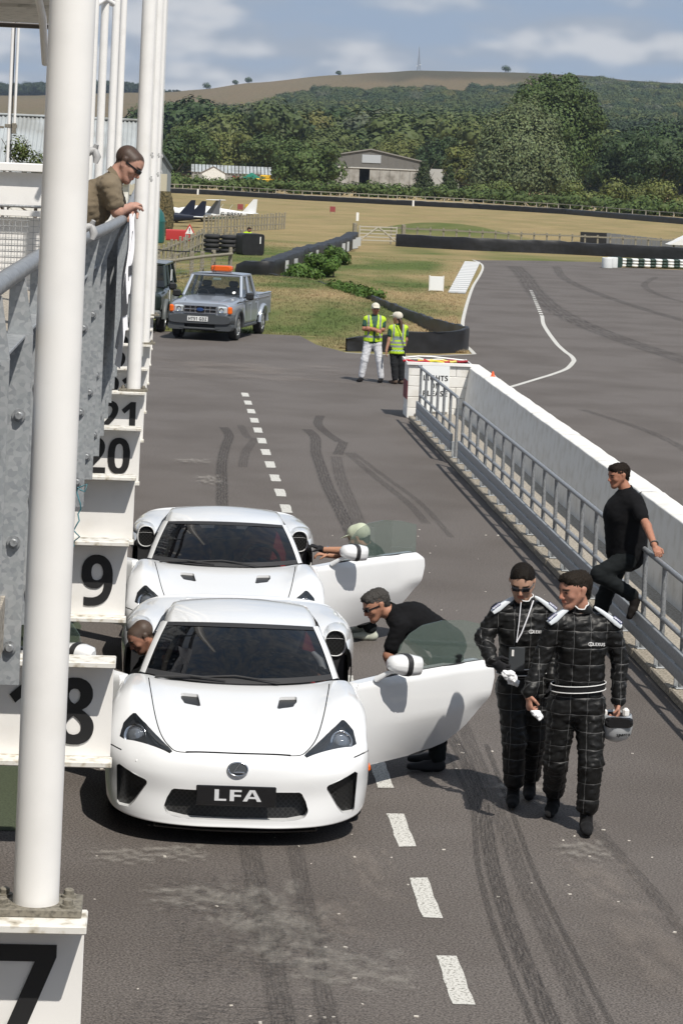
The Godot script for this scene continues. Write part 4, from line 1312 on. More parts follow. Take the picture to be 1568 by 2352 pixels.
	mb.lathe([Vector2(0.95, 0), Vector2(1.0, 0.1), Vector2(1.0, 1.1), Vector2(1.04, 1.15), Vector2(1.0, 1.2), Vector2(0.9, 1.6), Vector2(0.62, 1.95), Vector2(0.3, 2.12), Vector2(0.28, 2.2), Vector2(0.001, 2.22)], 28)
	part("shell", mb, mat("tank_green", lin(0.012, 0.10, 0.09), 0.4), tk)
	mb = MB.new()
	mb.lathe([Vector2(0.3, 2.2), Vector2(0.3, 2.28), Vector2(0.001, 2.3)], 20)
	part("lid", mb, mat("tank_lid", lin(0.01, 0.05, 0.05), 0.5), tk)
	mb = MB.new()
	var cf := noise(1.2, 520, 3)
	var P := []
	for i in 14:
		var row := []
		for j in 19:
			var a := TAU * j / 18.0
			var q := 0.62 * (1.0 + 0.25 * cf.get_noise_3d(cos(a) * 2.0, i * 0.5, sin(a) * 2.0)) * (1.0 - 0.35 * pow(i / 13.0, 4.0))
			row.append(Vector3(cos(a) * q, 2.6 * i / 13.0, sin(a) * q))
		P.append(row)
	mb.grid(P)
	one("camouflage_net", mb, tri_tex(mat("camo", lin(0.16, 0.14, 0.08), 0.95), ntex(noise(0.03, 521, 4), [[0.0, Color(0.25, 0.28, 0.2)], [0.45, Color(0.5, 0.5, 0.4)], [0.55, Color(0.9, 0.85, 0.75)], [1.0, grey(1.0)]], 256), 0.8), "camouflage netting draped over a post beside the grey building", "netting", "", Vector3(0.35, 0, -150.0))
	make_aircraft()
	make_buildings_far()
	make_vehicles()
	make_bushes()

func plane_tail(called: String, label: String, at: Vector3, turn: float, m: Material, fin_m: Material, ttail: bool) -> Node3D:
	var o := thing(called, label, "aircraft", at, turn, "light aircraft parked by the paling fence")
	var mb := MB.new()
	sloft(mb, [[0, 0, 0.75, 0.06, 0.10, 2.2], [1.2, 0, 0.70, 0.16, 0.24, 2.3], [3.0, 0, 0.68, 0.38, 0.46, 2.5], [4.4, 0, 0.70, 0.5, 0.6, 2.6], [5.6, 0, 0.68, 0.45, 0.45, 2.4], [6.6, 0, 0.64, 0.28, 0.28, 2.2]], 20)
	part("fuselage", mb, m, o)
	mb = MB.new()
	mb.prism(PackedVector2Array([Vector2(0.95, 0.86), Vector2(0.02, 1.98), Vector2(-0.30, 1.98), Vector2(-0.22, 0.85)]), 0.07, Transform3D(Basis(Vector3(0, 0, 1), Vector3(0, 1, 0), Vector3(-1, 0, 0)), Vector3(-0.035, 0, 0)))
	part("fin", mb, fin_m, o)
	mb = MB.new()
	mb.box(Vector3(0, 1.95 if ttail else 0.80, 0.12), Vector3(2.2, 0.06, 0.62), 0.025)
	part("tailplane", mb, mat("aircraft_white", lin(0.74, 0.75, 0.75), 0.35), o)
	mb = MB.new()
	mb.box(Vector3(0, 0.42, 4.1), Vector3(7.4, 0.13, 1.4), 0.06)
	part("wing", mb, m, o)
	for x in [-0.9, 0.9]:
		mb = MB.new()
		mb.lathe([Vector2(0.10, -0.06), Vector2(0.19, -0.05), Vector2(0.2, 0.0), Vector2(0.19, 0.05), Vector2(0.1, 0.06)], 14, Transform3D(Basis(Vector3(0, 1, 0), Vector3(1, 0, 0), Vector3(0, 0, -1)), Vector3(x, 0.2, 4.0)))
		mb.bar(Vector3(x, 0.2, 4.0), Vector3(x * 0.8, 0.5, 4.0), 0.06, 0.1)
		part("main_wheel", mb, mats["tyre"], o)
	o.scale = Vector3.ONE * 0.9
	return o

func make_aircraft() -> void:
	var navy := mat("aircraft_navy", lin(0.010, 0.014, 0.030), 0.35)
	var white := mat("aircraft_white", lin(0.74, 0.75, 0.75), 0.35)
	# local +z points from tail to nose; turned so that noses point left
	var a := plane_tail("light_aircraft", "white light aircraft lettered G-BRFM with its tail to the right", Vector3(7.05, 0, -187.0), -PI / 2 - 0.25, white, white, false)
	var tm := text("G-BRFM", 0.30, 0.01)
	var t := part("registration", tm, mats["black_paint"], a, Vector3(0.47, 0.66, 2.15))
	t.rotation.y = PI / 2 + 0.10
	t.position = Vector3(0.345, 0.66, 1.75)
	t.scale.x = 1.15
	var mb := MB.new()
	mb.prism(PackedVector2Array([Vector2(3.15, 0.92), Vector2(3.55, 0.92), Vector2(3.5, 1.12), Vector2(3.2, 1.08)]), 0.012, Transform3D(Basis(Vector3(0, 0, 1), Vector3(0, 1, 0), Vector3(-1, 0, 0)), Vector3(0.455, 0, 0)))
	part("window", mb, mats["glass_dark"], a)
	mb = MB.new()
	sloft(mb, [[0.9, 0, 0.36, 0.12, 0.06, 2.2], [3.0, 0, 0.27, 0.36, 0.10, 2.5], [5.5, 0, 0.28, 0.42, 0.10, 2.5]], 16)
	part("green_belly", mb, mat("aircraft_green", lin(0.008, 0.06, 0.04), 0.4), a)
	for z in [2.1, 2.9]:
		mb = MB.new()
		mb.tube([Vector3(0, 0.95, z), Vector3(0, 1.45, z - 0.35)], 0.012, 5)
		part("aerial", mb, white, a)
	plane_tail("light_aircraft", "navy light aircraft whose tail fin is farthest left", Vector3(2.28, 0, -172.0), -PI / 2 - 0.15, navy, navy, false)
	plane_tail("light_aircraft", "navy light aircraft with a faded crest, second fin from the left", Vector3(2.98, 0, -170.0), -PI / 2 - 0.2, navy, navy, false)
	plane_tail("light_aircraft", "light aircraft with a grey fin and white high tailplane", Vector3(4.15, 0, -178.0), -PI / 2 - 0.5, white, mat("aircraft_grey", lin(0.16, 0.17, 0.19), 0.4), true)

func make_buildings_far() -> void:
	var corr := mat("corrugated", lin(0.40, 0.43, 0.44), 0.6, 0.15)
	tri_tex(corr, ntex(noise(0.01, 531, 5), [[0.0, Color(0.62, 0.58, 0.52)], [0.35, Color(0.88, 0.87, 0.86)], [0.6, grey(1.0)], [1.0, grey(1.0)]], 256), 0.12)
	# long corrugated roof on the left
	var o := thing("corrugated_shed", "long shed with a pale corrugated roof behind the balcony", "building", Vector3.ZERO)
	for i in 20:
		var P := []
		for r in 2:
			var row := []
			for k in 25: row.append(Vector3(-31.0 + 1.49 * i + 1.49 * k / 24.0, 0, 0) + (Vector3(0, 6.72, -152.0) if r else Vector3(0, 3.0, -145.2)) + Vector3(0, 0.05, 0.03) * sin(k * TAU / 4.0))
			P.append(row)
		var mb := MB.new()
		mb.grid(P, true)
		part("roof_sheet", mb, corr, o)
	var mb := MB.new()
	mb.box(Vector3(-16.2, 6.74, -152.0), Vector3(29.9, 0.14, 0.5), 0.04)
	part("ridge_cap", mb, corr, o)
	mb = MB.new()
	mb.box(Vector3(-16.2, 1.5, -148.5), Vector3(29.0, 3.0, 6.0))
	mb.prism(PackedVector2Array([Vector2(-3.2, 3.0), Vector2(3.2, 3.0), Vector2(-3.3, 6.6)]), 29.0, Transform3D(Basis(Vector3(0, 0, 1), Vector3(0, 1, 0), Vector3(-1, 0, 0)), Vector3(-30.7, 0, -148.6)))
	part("wall", mb, mats["wall_white"], o)
	# grey gabled building
	o = thing("gabled_building", "grey sheet-clad gabled building beside the airfield", "building", Vector3(-0.95, 0, -195.0))
	var gc := mat("cladding_grey", lin(0.17, 0.19, 0.20), 0.6)
	for i in 12:
		var x0 := -2.4 + 4.3 * i / 12.0
		var x1 := -2.4 + 4.3 * (i + 1) / 12.0 - 0.012
		var top := func(x: float) -> float: return 6.42 - (1.42 * x if x > 0 else -1.05 * x)
		mb = MB.new()
		mb.prism(PackedVector2Array([Vector2(x0, 0), Vector2(x1, 0), Vector2(x1, top.call(x1)), Vector2(x0, top.call(x0))]), 0.1 + 0.01 * (i % 2), Transform3D(Basis(), Vector3(0, 0, 0.01 * (i % 2))))
		part("cladding_sheet", mb, gc, o)
	mb = MB.new()
	mb.bar(Vector3(0, 6.5, 0.06), Vector3(1.98, 3.68, 0.06), 0.3, 0.16, 0.02)
	mb.bar(Vector3(0, 6.5, 0.06), Vector3(-2.5, 3.88, 0.06), 0.3, 0.16, 0.02)
	part("bargeboard", mb, mat("trim_dark", lin(0.06, 0.075, 0.075), 0.6), o)
	mb = MB.new()
	mb.quad(Vector3(0, 6.5, 0), Vector3(1.98, 3.7, 0), Vector3(1.98, 3.7, -30), Vector3(0, 6.5, -30), Vector3(1, 1, 0))
	mb.quad(Vector3(0, 6.5, 0), Vector3(-2.5, 3.9, 0), Vector3(-2.5, 3.9, -30), Vector3(0, 6.5, -30), Vector3(-1, 1, 0))
	part("roof", mb, corr, o)
	mb = MB.new()
	mb.box(Vector3(-0.25, 1.85, -15.1), Vector3(4.2, 3.7, 29.8))
	part("wall", mb, gc, o)
	for e in [[1.28, 2.45], [-1.0, 2.45]]:
		mb = MB.new()
		mb.box(Vector3(e[0], e[1], 0.04), Vector3(0.62, 1.7, 0.06), 0.01)
		part("cream_panel", mb, mat("panel_cream", lin(0.45, 0.42, 0.33), 0.7), o)
	# old hangar
	o = thing("old_hangar", "old grey hangar with a low gable and a dark open doorway", "building", at_ur(484, 470), -0.12)
	var oc := mat("old_concrete", lin(0.40, 0.39, 0.365), 0.85)
	tri_tex(oc, ntex(noise(0.02, 533, 5), [[0.0, Color(0.68, 0.67, 0.65)], [0.4, Color(0.88, 0.87, 0.86)], [0.65, grey(0.97)], [1.0, grey(1.0)]], 512), 0.05)
	var x := -9.4
	while x < 9.3:
		var w := 1.86
		if x > -3.5 and x < -0.5:
			x += w
			continue
		mb = MB.new()
		mb.box(Vector3(x + w / 2, 1.95, 0), Vector3(w - 0.05, 3.9, 0.12), 0.02)
		part("wall_panel", mb, oc, o)
		x += w
	for i in 12:
		var x0 := -9.6 + 19.2 * i / 12.0
		var x1 := x0 + 1.58
		mb = MB.new()
		mb.prism(PackedVector2Array([Vector2(x0, 4.15), Vector2(x1, 4.15), Vector2(x1, 7.45 - absf(x1) * 0.19), Vector2(x0, 7.45 - absf(x0) * 0.19)]), 0.1, Transform3D(Basis(), Vector3(0, 0, 0.03)))
		part("gable_board", mb, mat("gable_grey", lin(0.15, 0.145, 0.135), 0.9), o)
	mb = MB.new()
	mb.box(Vector3(0, 4.02, 0.1), Vector3(19.2, 0.22, 0.2), 0.02)
	part("lintel", mb, mat("lintel_pale", lin(0.5, 0.49, 0.46), 0.8), o)
	mb = MB.new()
	mb.box(Vector3(0.15, 5.75, 0.1), Vector3(3.5, 1.5, 0.08), 0.02)
	part("sign_panel", mb, mat("sign_pale", lin(0.42, 0.45, 0.48), 0.7), o)
	mb = MB.new()
	for s in [-1, 1]:
		mb.quad(Vector3(0, 7.6, 0.2), Vector3(s * 10.0, 5.68, 0.2), Vector3(s * 10.0, 5.68, -24), Vector3(0, 7.6, -24), Vector3(s, 3, 0))
		mb.bar(Vector3(0, 7.55, 0.2), Vector3(s * 10.0, 5.63, 0.2), 0.2, 0.22)
	part("roof", mb, mat("roof_grey", lin(0.24, 0.23, 0.21), 0.9), o)
	mb = MB.new()
	mb.box(Vector3(-9.6, 2.8, -12), Vector3(0.2, 5.6, 24)); mb.box(Vector3(9.6, 2.8, -12), Vector3(0.2, 5.6, 24)); mb.box(Vector3(0, 2.8, -24), Vector3(19.2, 5.6, 0.2))
	part("side_wall", mb, oc, o)
	mb = MB.new()
	mb.box(Vector3(13.0, 2.2, -6), Vector3(7.0, 4.4, 8.0))
	part("annexe", mb, mat("annexe_pale", lin(0.42, 0.42, 0.40), 0.8), o)
	# low farm sheds, tents and machinery
	o = thing("farm_shed", "low farm shed with a long pale slatted roof", "building", at_ur(165, 455))
	mb = MB.new()
	mb.box(Vector3(0, 1.0, 0), Vector3(14.0, 2.0, 5.0))
	part("wall", mb, mat("shed_wall", lin(0.30, 0.29, 0.27), 0.9), o)
	for i in 22:
		mb = MB.new()
		mb.box(Vector3(-7.2 + 0.655 * i + 0.3, 2.75, 1.3), Vector3(0.52, 0.08, 3.2), 0.02, Basis(Vector3.RIGHT, 0.42))
		part("roof_slat", mb, corr, o)
	o = thing("white_hut", "white gabled hut in front of the farm shed", "building", at_ur(125, 440))
	mb = MB.new()
	mb.prism(PackedVector2Array([Vector2(-2.0, 0), Vector2(2.0, 0), Vector2(2.0, 2.0), Vector2(0, 3.1), Vector2(-2.0, 2.0)]), 5.0)
	part("wall", mb, mats["wall_white"], o)
	mb = MB.new()
	mb.bar(Vector3(0.0, 3.2, -2.5), Vector3(2.3, 1.95, -2.5), 5.2, 0.1); mb.bar(Vector3(0.0, 3.2, -2.5), Vector3(-2.3, 1.95, -2.5), 5.2, 0.1)
	part("roof", mb, mat("tile_brown", lin(0.20, 0.17, 0.14), 0.9), o)
	o = thing("teal_tent", "small teal tent beside the hedge", "tent", at_ur(213, 425))
	mb = MB.new()
	mb.prism(PackedVector2Array([Vector2(-1.6, 0.9), Vector2(-1.4, 1.7), Vector2(0, 2.5), Vector2(1.4, 1.7), Vector2(1.6, 0.9), Vector2(1.4, 0), Vector2(-1.4, 0)]), 2.0)
	part("canopy", mb, mat("tent_teal", lin(0.02, 0.24, 0.18), 0.7), o)
	mb = MB.new()
	mb.box(Vector3(-2.1, 0.9, -0.5), Vector3(1.2, 1.8, 1.0), 0.05)
	one("red_crate", mb, mat("crate_red", lin(0.20, 0.03, 0.03), 0.7), "dark red crate beside the teal tent", "crate", "", at_ur(205, 427))
	o = thing("yellow_machine", "yellow farm machine half hidden by the hedge", "machine", at_ur(258, 425))
	mb = MB.new()
	mb.box(Vector3(0, 0.9, 0), Vector3(5.6, 1.4, 1.5), 0.2)
	mb.box(Vector3(-1.0, 1.85, 0), Vector3(1.8, 0.7, 1.3), 0.15); mb.box(Vector3(1.6, 1.7, 0), Vector3(1.2, 0.3, 1.2), 0.1)
	part("body", mb, mat("machine_yellow", lin(0.62, 0.38, 0.015), 0.5), o)
	for xx in [-1.9, 0.2, 2.0]:
		mb = MB.new()
		mb.lathe([Vector2(0.2, -0.15), Vector2(0.5, -0.15), Vector2(0.55, 0), Vector2(0.5, 0.15), Vector2(0.2, 0.15)], 16, Transform3D(Basis(Vector3(1, 0, 0), Vector3(0, 0, 1), Vector3(0, -1, 0)), Vector3(xx, 0.55, 0.8)))
		part("wheel", mb, mats["tyre"], o)
	# corrugated screen and canvas on the right beyond the long barrier
	o = thing("corrugated_screen", "grey corrugated screen behind the paddock fence on the right", "screen", Vector3(27.4, 0, -153.0), -0.12)
	for i in 24:
		mb = MB.new()
		mb.box(Vector3(0.31 * i, 0.62 - 0.012 * i, 0.03 * (i % 2)), Vector3(0.30, 1.1 - 0.016 * i, 0.03), 0.005)
		part("sheet", mb, mat("screen_grey", lin(0.15, 0.155, 0.16), 0.8), o)
	mb = MB.new()
	mb.box(Vector3(-0.9, 0.62, 0.0), Vector3(1.6, 1.1, 0.05), 0.01)
	part("dark_end", mb, mats["black_paint"], o)
	o = thing("white_awning", "edge of a white awning at the right of the far barrier", "awning", Vector3(31.6, 0, -148.0))
	mb = MB.new()
	mb.prism(PackedVector2Array([Vector2(-1.4, 0.75), Vector2(1.6, 2.3), Vector2(2.6, 2.3), Vector2(2.6, 0.75)]), 1.5)
	part("canvas", mb, mats["white_paint"], o)
	for xx in [-0.6, 2.4]:
		mb = MB.new()
		mb.box(Vector3(xx, 0.4, -0.7), Vector3(0.06, 0.8, 0.06))
		part("leg", mb, mats["white_paint"], o)
	# lattice mast on the hill, and a pole by the wood
	var mp := at_ur(585, RC)
	mp.y = hill_h(585, RC)
	o = thing("lattice_mast", "thin lattice radio mast on the crest of the hill", "mast", mp)
	mb = MB.new()
	for k in 3:
		var a := TAU * k / 3.0
		mb.tube([Vector3(cos(a) * 2.2, -1, sin(a) * 2.2), Vector3(cos(a) * 0.5, 14, sin(a) * 0.5), Vector3(0, 23, 0)], 0.20, 4)
	part("legs", mb, mat("mast_grey", lin(0.22, 0.23, 0.25), 0.6), o)
	for i in 8:
		mb = MB.new()
		var w := 2.1 - 0.24 * i
		for k in 3:
			var a := TAU * k / 3.0
			var b := TAU * (k + 1) / 3.0
			mb.tube([Vector3(cos(a) * w, i * 1.7, sin(a) * w), Vector3(cos(b) * (w - 0.2), i * 1.7 + 1.6, sin(b) * (w - 0.2))], 0.12, 4)
		part("bracing", mb, mats["mast_grey"], o)
	mb = MB.new()
	mb.lathe([Vector2(0.001, 0), Vector2(0.9, 0.1), Vector2(0.9, 0.7), Vector2(0.001, 0.8)], 10, Transform3D(Basis(), Vector3(1.6, 4.5, 0.5)))
	mb.lathe([Vector2(0.001, 0), Vector2(0.8, 0.1), Vector2(0.8, 0.6), Vector2(0.001, 0.7)], 10, Transform3D(Basis(), Vector3(-1.6, 3.2, 0.5)))
	part("dish", mb, mats["white_paint"], o)

func make_bushes() -> void:
	var rr := RandomNumberGenerator.new()
	rr.seed = 90
	var g := Color(0.060, 0.110, 0.020)
	for e in [[Vector3(5.75, 0, -98.3), 1.15, 0.62, "round green bush nearest the low end of the tyre barrier"], [Vector3(6.85, 0, -106.0), 1.1, 0.75, "tall green bush against the middle of the tyre barrier"], [Vector3(8.45, 0, -117.6), 0.95, 0.66, "green bush farthest along the tyre barrier"], [Vector3(7.35, 0.12, -104.5), 0.7, 0.6, "small green bush just right of the tall bush"]]:
		var l := []
		for i in 9: l.append([Vector3(rr.randf_range(-1, 1) * e[1] * 0.42, rr.randf_range(0.25, 0.95) * e[2], rr.randf_range(-0.7, 0.7)), Vector3(e[1] * 0.36, e[2] * 0.42, 0.45)])
		tree("green_bush", e[3], e[0], l, 1900, 0.15, g, 600 + int(e[1] * 100), 0.4, 0.03, "leafy bushes along the tyre barrier", 0.5)
	var l := []
	for i in 22:
		var f := i / 21.0
		l.append([Vector3(6.5, 0.25, -91.6).lerp(Vector3(7.55, 0.25, -86.0), f) + Vector3(rr.randf_range(-0.35, 0.1), rr.randf_range(-0.12, 0.12), 0.0), Vector3(0.30, 0.17, 0.6)])
	tree("ivy_shrub", "low ivy spilling over the rubber barrier behind the marshals", Vector3.ZERO, l, 2400, 0.13, g, 620, 0.2, 0.02, "", 0.4)
# ---------------------------------------------------------------- silver pick-up and dark 4x4
func frustum_cab(o: Node3D, y0: float, y1: float, zb: Array, zt: Array, wb: float, wt: float, body: Material, glass: Material, mid_posts: Array) -> void:
	# zb, zt: front and rear z at base and top
	var c := []
	for s in [-1, 1]:
		c.append([Vector3(s * wb, y0, zb[0]), Vector3(s * wt, y1, zt[0]), Vector3(s * wt, y1, zt[1]), Vector3(s * wb, y0, zb[1])])
	var mb := MB.new()
	for s in 2:
		for i in [[0, 1], [2, 3]]: mb.bar(c[s][i[0]], c[s][i[1]], 0.075, 0.07, 0.02)
		mb.bar(c[s][1], c[s][2], 0.07, 0.07, 0.02)
		for p in mid_posts:
			mb.bar(c[s][0].lerp(c[s][3], p[0]), c[s][1].lerp(c[s][2], p[1]), 0.07, 0.06, 0.01)
	for e in [[1, 1], [2, 2]]: mb.bar(c[0][e[0]], c[1][e[1]], 0.07, 0.06, 0.02)
	part("pillars", mb, body, o)
	mb = MB.new()
	var R := []
	for i in 9:
		var row := []
		var f := i / 8.0
		for j in 11:
			var gg := j / 10.0 * 2.0 - 1.0
			row.append(Vector3(gg * (wt + 0.03), y1 + 0.03 + 0.045 * (1.0 - pow(absf(gg), 2.5)) * (0.6 + 0.4 * sin(PI * f)), lerpf(zt[0] + 0.04, zt[1] - 0.03, f)))
		R.append(row)
	mb.grid(R, true)
	part("roof", mb, body, o)
	var q := Vector3(0.97, 1, 1)
	mb = MB.new()
	mb.quad(c[0][0] * q, c[1][0] * q, c[1][1] * q, c[0][1] * q, Vector3(0, 0.5, 1))
	part("windscreen", mb, glass, o)
	mb = MB.new()
	mb.quad(c[0][3] * q, c[1][3] * q, c[1][2] * q, c[0][2] * q, Vector3(0, 0.5, -1))
	part("rear_window", mb, glass, o)
	for s in 2:
		mb = MB.new()
		mb.quad(c[s][0] * q, c[s][3] * q, c[s][2] * q, c[s][1] * q, Vector3(-1 if s == 0 else 1, 0.3, 0))
		part("side_window", mb, glass, o)

func make_vehicles() -> void:
	var silver := mat("silver_paint", lin(0.42, 0.46, 0.52), 0.33, 0.55)
	silver.clearcoat_enabled = true; silver.clearcoat = 0.8; silver.clearcoat_roughness = 0.08
	var grey_p := mat("bumper_grey", lin(0.055, 0.06, 0.065), 0.55)
	var chrome := mat("chrome", lin(0.62, 0.63, 0.65), 0.12, 1.0)
	var glass := mat("cab_glass", Color(0.05, 0.07, 0.07, 0.35), 0.03)
	glass.transparency = BaseMaterial3D.TRANSPARENCY_ALPHA
	var blk: Material = mats["black_paint"]
	var o := thing("pickup_truck", "silver double-cab pick-up with an orange roof light bar", "pick-up", Vector3(1.40, 0, -65.9) + Vector3(-0.249, 0, 0.968) * 0.82, deg_to_rad(-14.4))
	# bonnet and wings (z forward; nose at 0, front axle at -0.82)
	var mb := MB.new()
	sloft(mb, [[-0.06, 0, 0.80, 0.74, 0.16, 5.0], [-0.12, 0, 0.80, 0.80, 0.20, 5.0], [-0.45, 0, 0.80, 0.835, 0.235, 5.0], [-1.0, 0, 0.81, 0.84, 0.265, 5.0], [-1.42, 0, 0.82, 0.84, 0.28, 5.0]], 32)
	var bn := part("bonnet", mb, silver, o)
	mb = MB.new()
	for s in [-1, 1]: mb.bar(Vector3(s * 0.45, 1.015, -0.15), Vector3(s * 0.62, 1.085, -1.30), 0.02, 0.02, 0.006)
	part("bonnet_crease", mb, silver, bn)
	# cab sides, doors
	mb = MB.new()
	sloft(mb, [[-1.40, 0, 0.70, 0.84, 0.40, 6.0], [-3.10, 0, 0.70, 0.845, 0.41, 6.0]], 32)
	part("cab_body", mb, silver, o)
	for s in [-1, 1]:
		for e in [[-1.46, -2.22], [-2.26, -2.98]]:
			mb = MB.new()
			mb.box(Vector3(s * 0.838, 0.74, (e[0] + e[1]) / 2), Vector3(0.03, 0.60, absf(e[1] - e[0])), 0.012)
			var d := part("door", mb, silver, o)
			mb = MB.new()
			mb.box(Vector3(s * 0.862, 0.90, e[1] + 0.12), Vector3(0.02, 0.035, 0.14), 0.006)
			part("handle", mb, silver, d)
		mb = MB.new()
		mb.bar(Vector3(s * 0.855, 0.98, -0.5), Vector3(s * 0.857, 1.0, -4.6), 0.012, 0.03, 0.003)
		part("side_moulding", mb, chrome, o)
		mb = MB.new()
		mb.box(Vector3(s * 0.80, 0.34, -2.2), Vector3(0.1, 0.08, 1.7), 0.02)
		part("sill", mb, grey_p, o)
		# wheel-arch flares
		for z in [-0.82, -3.82]:
			mb = MB.new()
			var pts := []
			for k in 13: pts.append(Vector3(s * 0.85, 0.34 + sin(PI * k / 12.0) * 0.44, z + cos(PI * k / 12.0) * 0.46))
			mb.tube(pts, 0.055, 8)
			part("wheel_arch", mb, grey_p if z > -2 else silver, o)
	# load bed
	mb = MB.new()
	for s in [-1, 1]: mb.box(Vector3(s * 0.81, 0.80, -3.98), Vector3(0.07, 0.56, 1.62), 0.02)
	mb.box(Vector3(0, 0.80, -4.77), Vector3(1.6, 0.56, 0.06), 0.02); mb.box(Vector3(0, 0.55, -3.98), Vector3(1.56, 0.06, 1.6))
	for s in [-1, 1]: mb.box(Vector3(s * 0.81, 1.10, -3.98), Vector3(0.09, 0.03, 1.62), 0.01)
	part("load_bed", mb, silver, o)
	frustum_cab(o, 1.07, 1.62, [-1.30, -3.05], [-1.78, -2.85], 0.775, 0.65, silver, glass, [[0.53, 0.48]])
	# cabin interior
	mb = MB.new()
	mb.box(Vector3(0, 0.98, -1.55), Vector3(1.4, 0.16, 0.4), 0.05)
	for s in [-0.36, 0.36]:
		mb.box(Vector3(s, 1.05, -2.2), Vector3(0.46, 0.5, 0.14), 0.05); mb.box(Vector3(s, 1.38, -2.22), Vector3(0.26, 0.16, 0.1), 0.04)
		mb.box(Vector3(s, 0.86, -2.0), Vector3(0.46, 0.14, 0.45), 0.04)
	mb.box(Vector3(0, 1.02, -2.8), Vector3(1.3, 0.4, 0.14), 0.05)
	part("seats", mb, mat("cab_dark", lin(0.03, 0.033, 0.035), 0.8), o)
	mb = MB.new()
	var ring := []
	for k in 17: ring.append(Vector3(-0.36 + cos(TAU * k / 16.0) * 0.17, 1.10 + sin(TAU * k / 16.0) * 0.14, -1.72 - sin(TAU * k / 16.0) * 0.08))
	mb.tube(ring, 0.016, 6, false)
	part("steering_wheel", mb, blk, o)
	mb = MB.new()
	mb.box(Vector3(0, 1.52, -1.78), Vector3(0.22, 0.06, 0.03), 0.015)
	part("rear_view_mirror", mb, mat("mirror_pale", lin(0.35, 0.45, 0.42), 0.3), o)
	# grille, lamps, bumper
	mb = MB.new()
	mb.box(Vector3(0, 0.80, -0.045), Vector3(0.86, 0.20, 0.05), 0.02)
	var gr := part("grille", mb, blk, o)
	mb = MB.new()
	for y in [0.71, 0.80, 0.89]: mb.box(Vector3(0, y, -0.012), Vector3(0.86, 0.022, 0.03), 0.006)
	for x in [-0.42, -0.26, -0.13, 0.13, 0.26, 0.42]: mb.box(Vector3(x, 0.80, -0.014), Vector3(0.02, 0.2, 0.03), 0.005)
	part("grille_bars", mb, chrome, gr)
	mb = MB.new()
	mb.lathe([Vector2(0.001, 0.012), Vector2(0.06, 0.010), Vector2(0.075, 0.0)], 20, Transform3D(Basis(Vector3(1.25, 0, 0), Vector3(0, 0, 1), Vector3(0, -0.62, 0)), Vector3(0, 0.80, 0.005)))
	part("badge", mb, mat("badge_blue", lin(0.02, 0.05, 0.16), 0.3), gr)
	for s in [-1, 1]:
		mb = MB.new()
		mb.box(Vector3(s * 0.575, 0.80, -0.06), Vector3(0.25, 0.19, 0.07), 0.03)
		var hl := part("headlight", mb, mat("lamp_clear", lin(0.62, 0.66, 0.68), 0.1, 0.4), o)
		mb = MB.new()
		mb.lathe([Vector2(0.001, 0.0), Vector2(0.05, 0.005), Vector2(0.07, 0.02)], 14, Transform3D(Basis(Vector3(1, 0, 0), Vector3(0, 0, 1), Vector3(0, -1, 0)), Vector3(s * 0.56, 0.80, -0.028)))
		part("reflector", mb, chrome, hl)
		mb = MB.new()
		mb.box(Vector3(s * 0.765, 0.80, -0.09), Vector3(0.12, 0.19, 0.11), 0.03)
		part("indicator", mb, mat("lamp_amber", lin(0.75, 0.13, 0.01), 0.2), o)
		mb = MB.new()
		mb.box(Vector3(s * 0.98, 1.12, -1.42), Vector3(0.22, 0.19, 0.10), 0.04); mb.bar(Vector3(s * 0.82, 1.07, -1.42), Vector3(s * 0.9, 1.10, -1.42), 0.05, 0.04)
		part("door_mirror", mb, blk, o)
	mb = MB.new()
	sloft(mb, [[0.02, 0, 0.55, 0.80, 0.11, 5.0], [-0.10, 0, 0.55, 0.86, 0.135, 6.0], [-0.30, 0, 0.55, 0.87, 0.135, 6.0]], 28)
	sloft(mb, [[-0.02, -0.62, 0.37, 0.22, 0.10, 4.0], [-0.25, -0.62, 0.37, 0.24, 0.12, 4.0]], 18); sloft(mb, [[-0.02, 0.62, 0.37, 0.22, 0.10, 4.0], [-0.25, 0.62, 0.37, 0.24, 0.12, 4.0]], 18)
	mb.box(Vector3(0, 0.31, -0.12), Vector3(1.1, 0.06, 0.2), 0.02)
	part("front_bumper", mb, grey_p, o)
	mb = MB.new()
	mb.box(Vector3(0, 0.35, -0.2), Vector3(0.9, 0.18, 0.1))
	mb.box(Vector3(0, 0.32, -2.4), Vector3(1.2, 0.12, 4.0))
	part("chassis", mb, blk, o)
	mb = MB.new()
	mb.box(Vector3(-0.05, 0.56, 0.028), Vector3(0.54, 0.125, 0.014), 0.004)
	var np := part("number_plate", mb, mat("plate_white", lin(0.74, 0.75, 0.74), 0.4), o)
	var tm := text("HT51 GDZ", 0.085, 0.004)
	var tn := part("plate_lettering", tm, blk, np, Vector3(-0.05, 0.56, 0.037))
	tn.scale.x = 0.48 / tm.get_aabb().size.x
	# light bar and aerial
	mb = MB.new()
	sloft(mb, [[0.14, 0, 0, 0.24, 0.05, 5.0], [0.10, 0, 0, 0.285, 0.08, 5.0], [-0.10, 0, 0, 0.285, 0.08, 5.0], [-0.14, 0, 0, 0.24, 0.05, 5.0]], 24)
	var lb := part("light_bar", mb, mat("beacon_orange", lin(0.60, 0.10, 0.01), 0.15), o, Vector3(0.05, 1.79, -2.1))
	mb = MB.new()
	mb.box(Vector3(0, -0.085, 0), Vector3(0.5, 0.03, 0.2), 0.006)
	for x in [-0.16, 0, 0.16]: mb.box(Vector3(x, 0.0, 0), Vector3(0.05, 0.09, 0.05), 0.01)
	part("light_bar_base", mb, chrome, lb)
	mb = MB.new()
	mb.tube([Vector3(-0.12, 1.66, -1.85), Vector3(-0.12, 1.86, -1.95)], 0.008, 5)
	part("aerial", mb, blk, o)
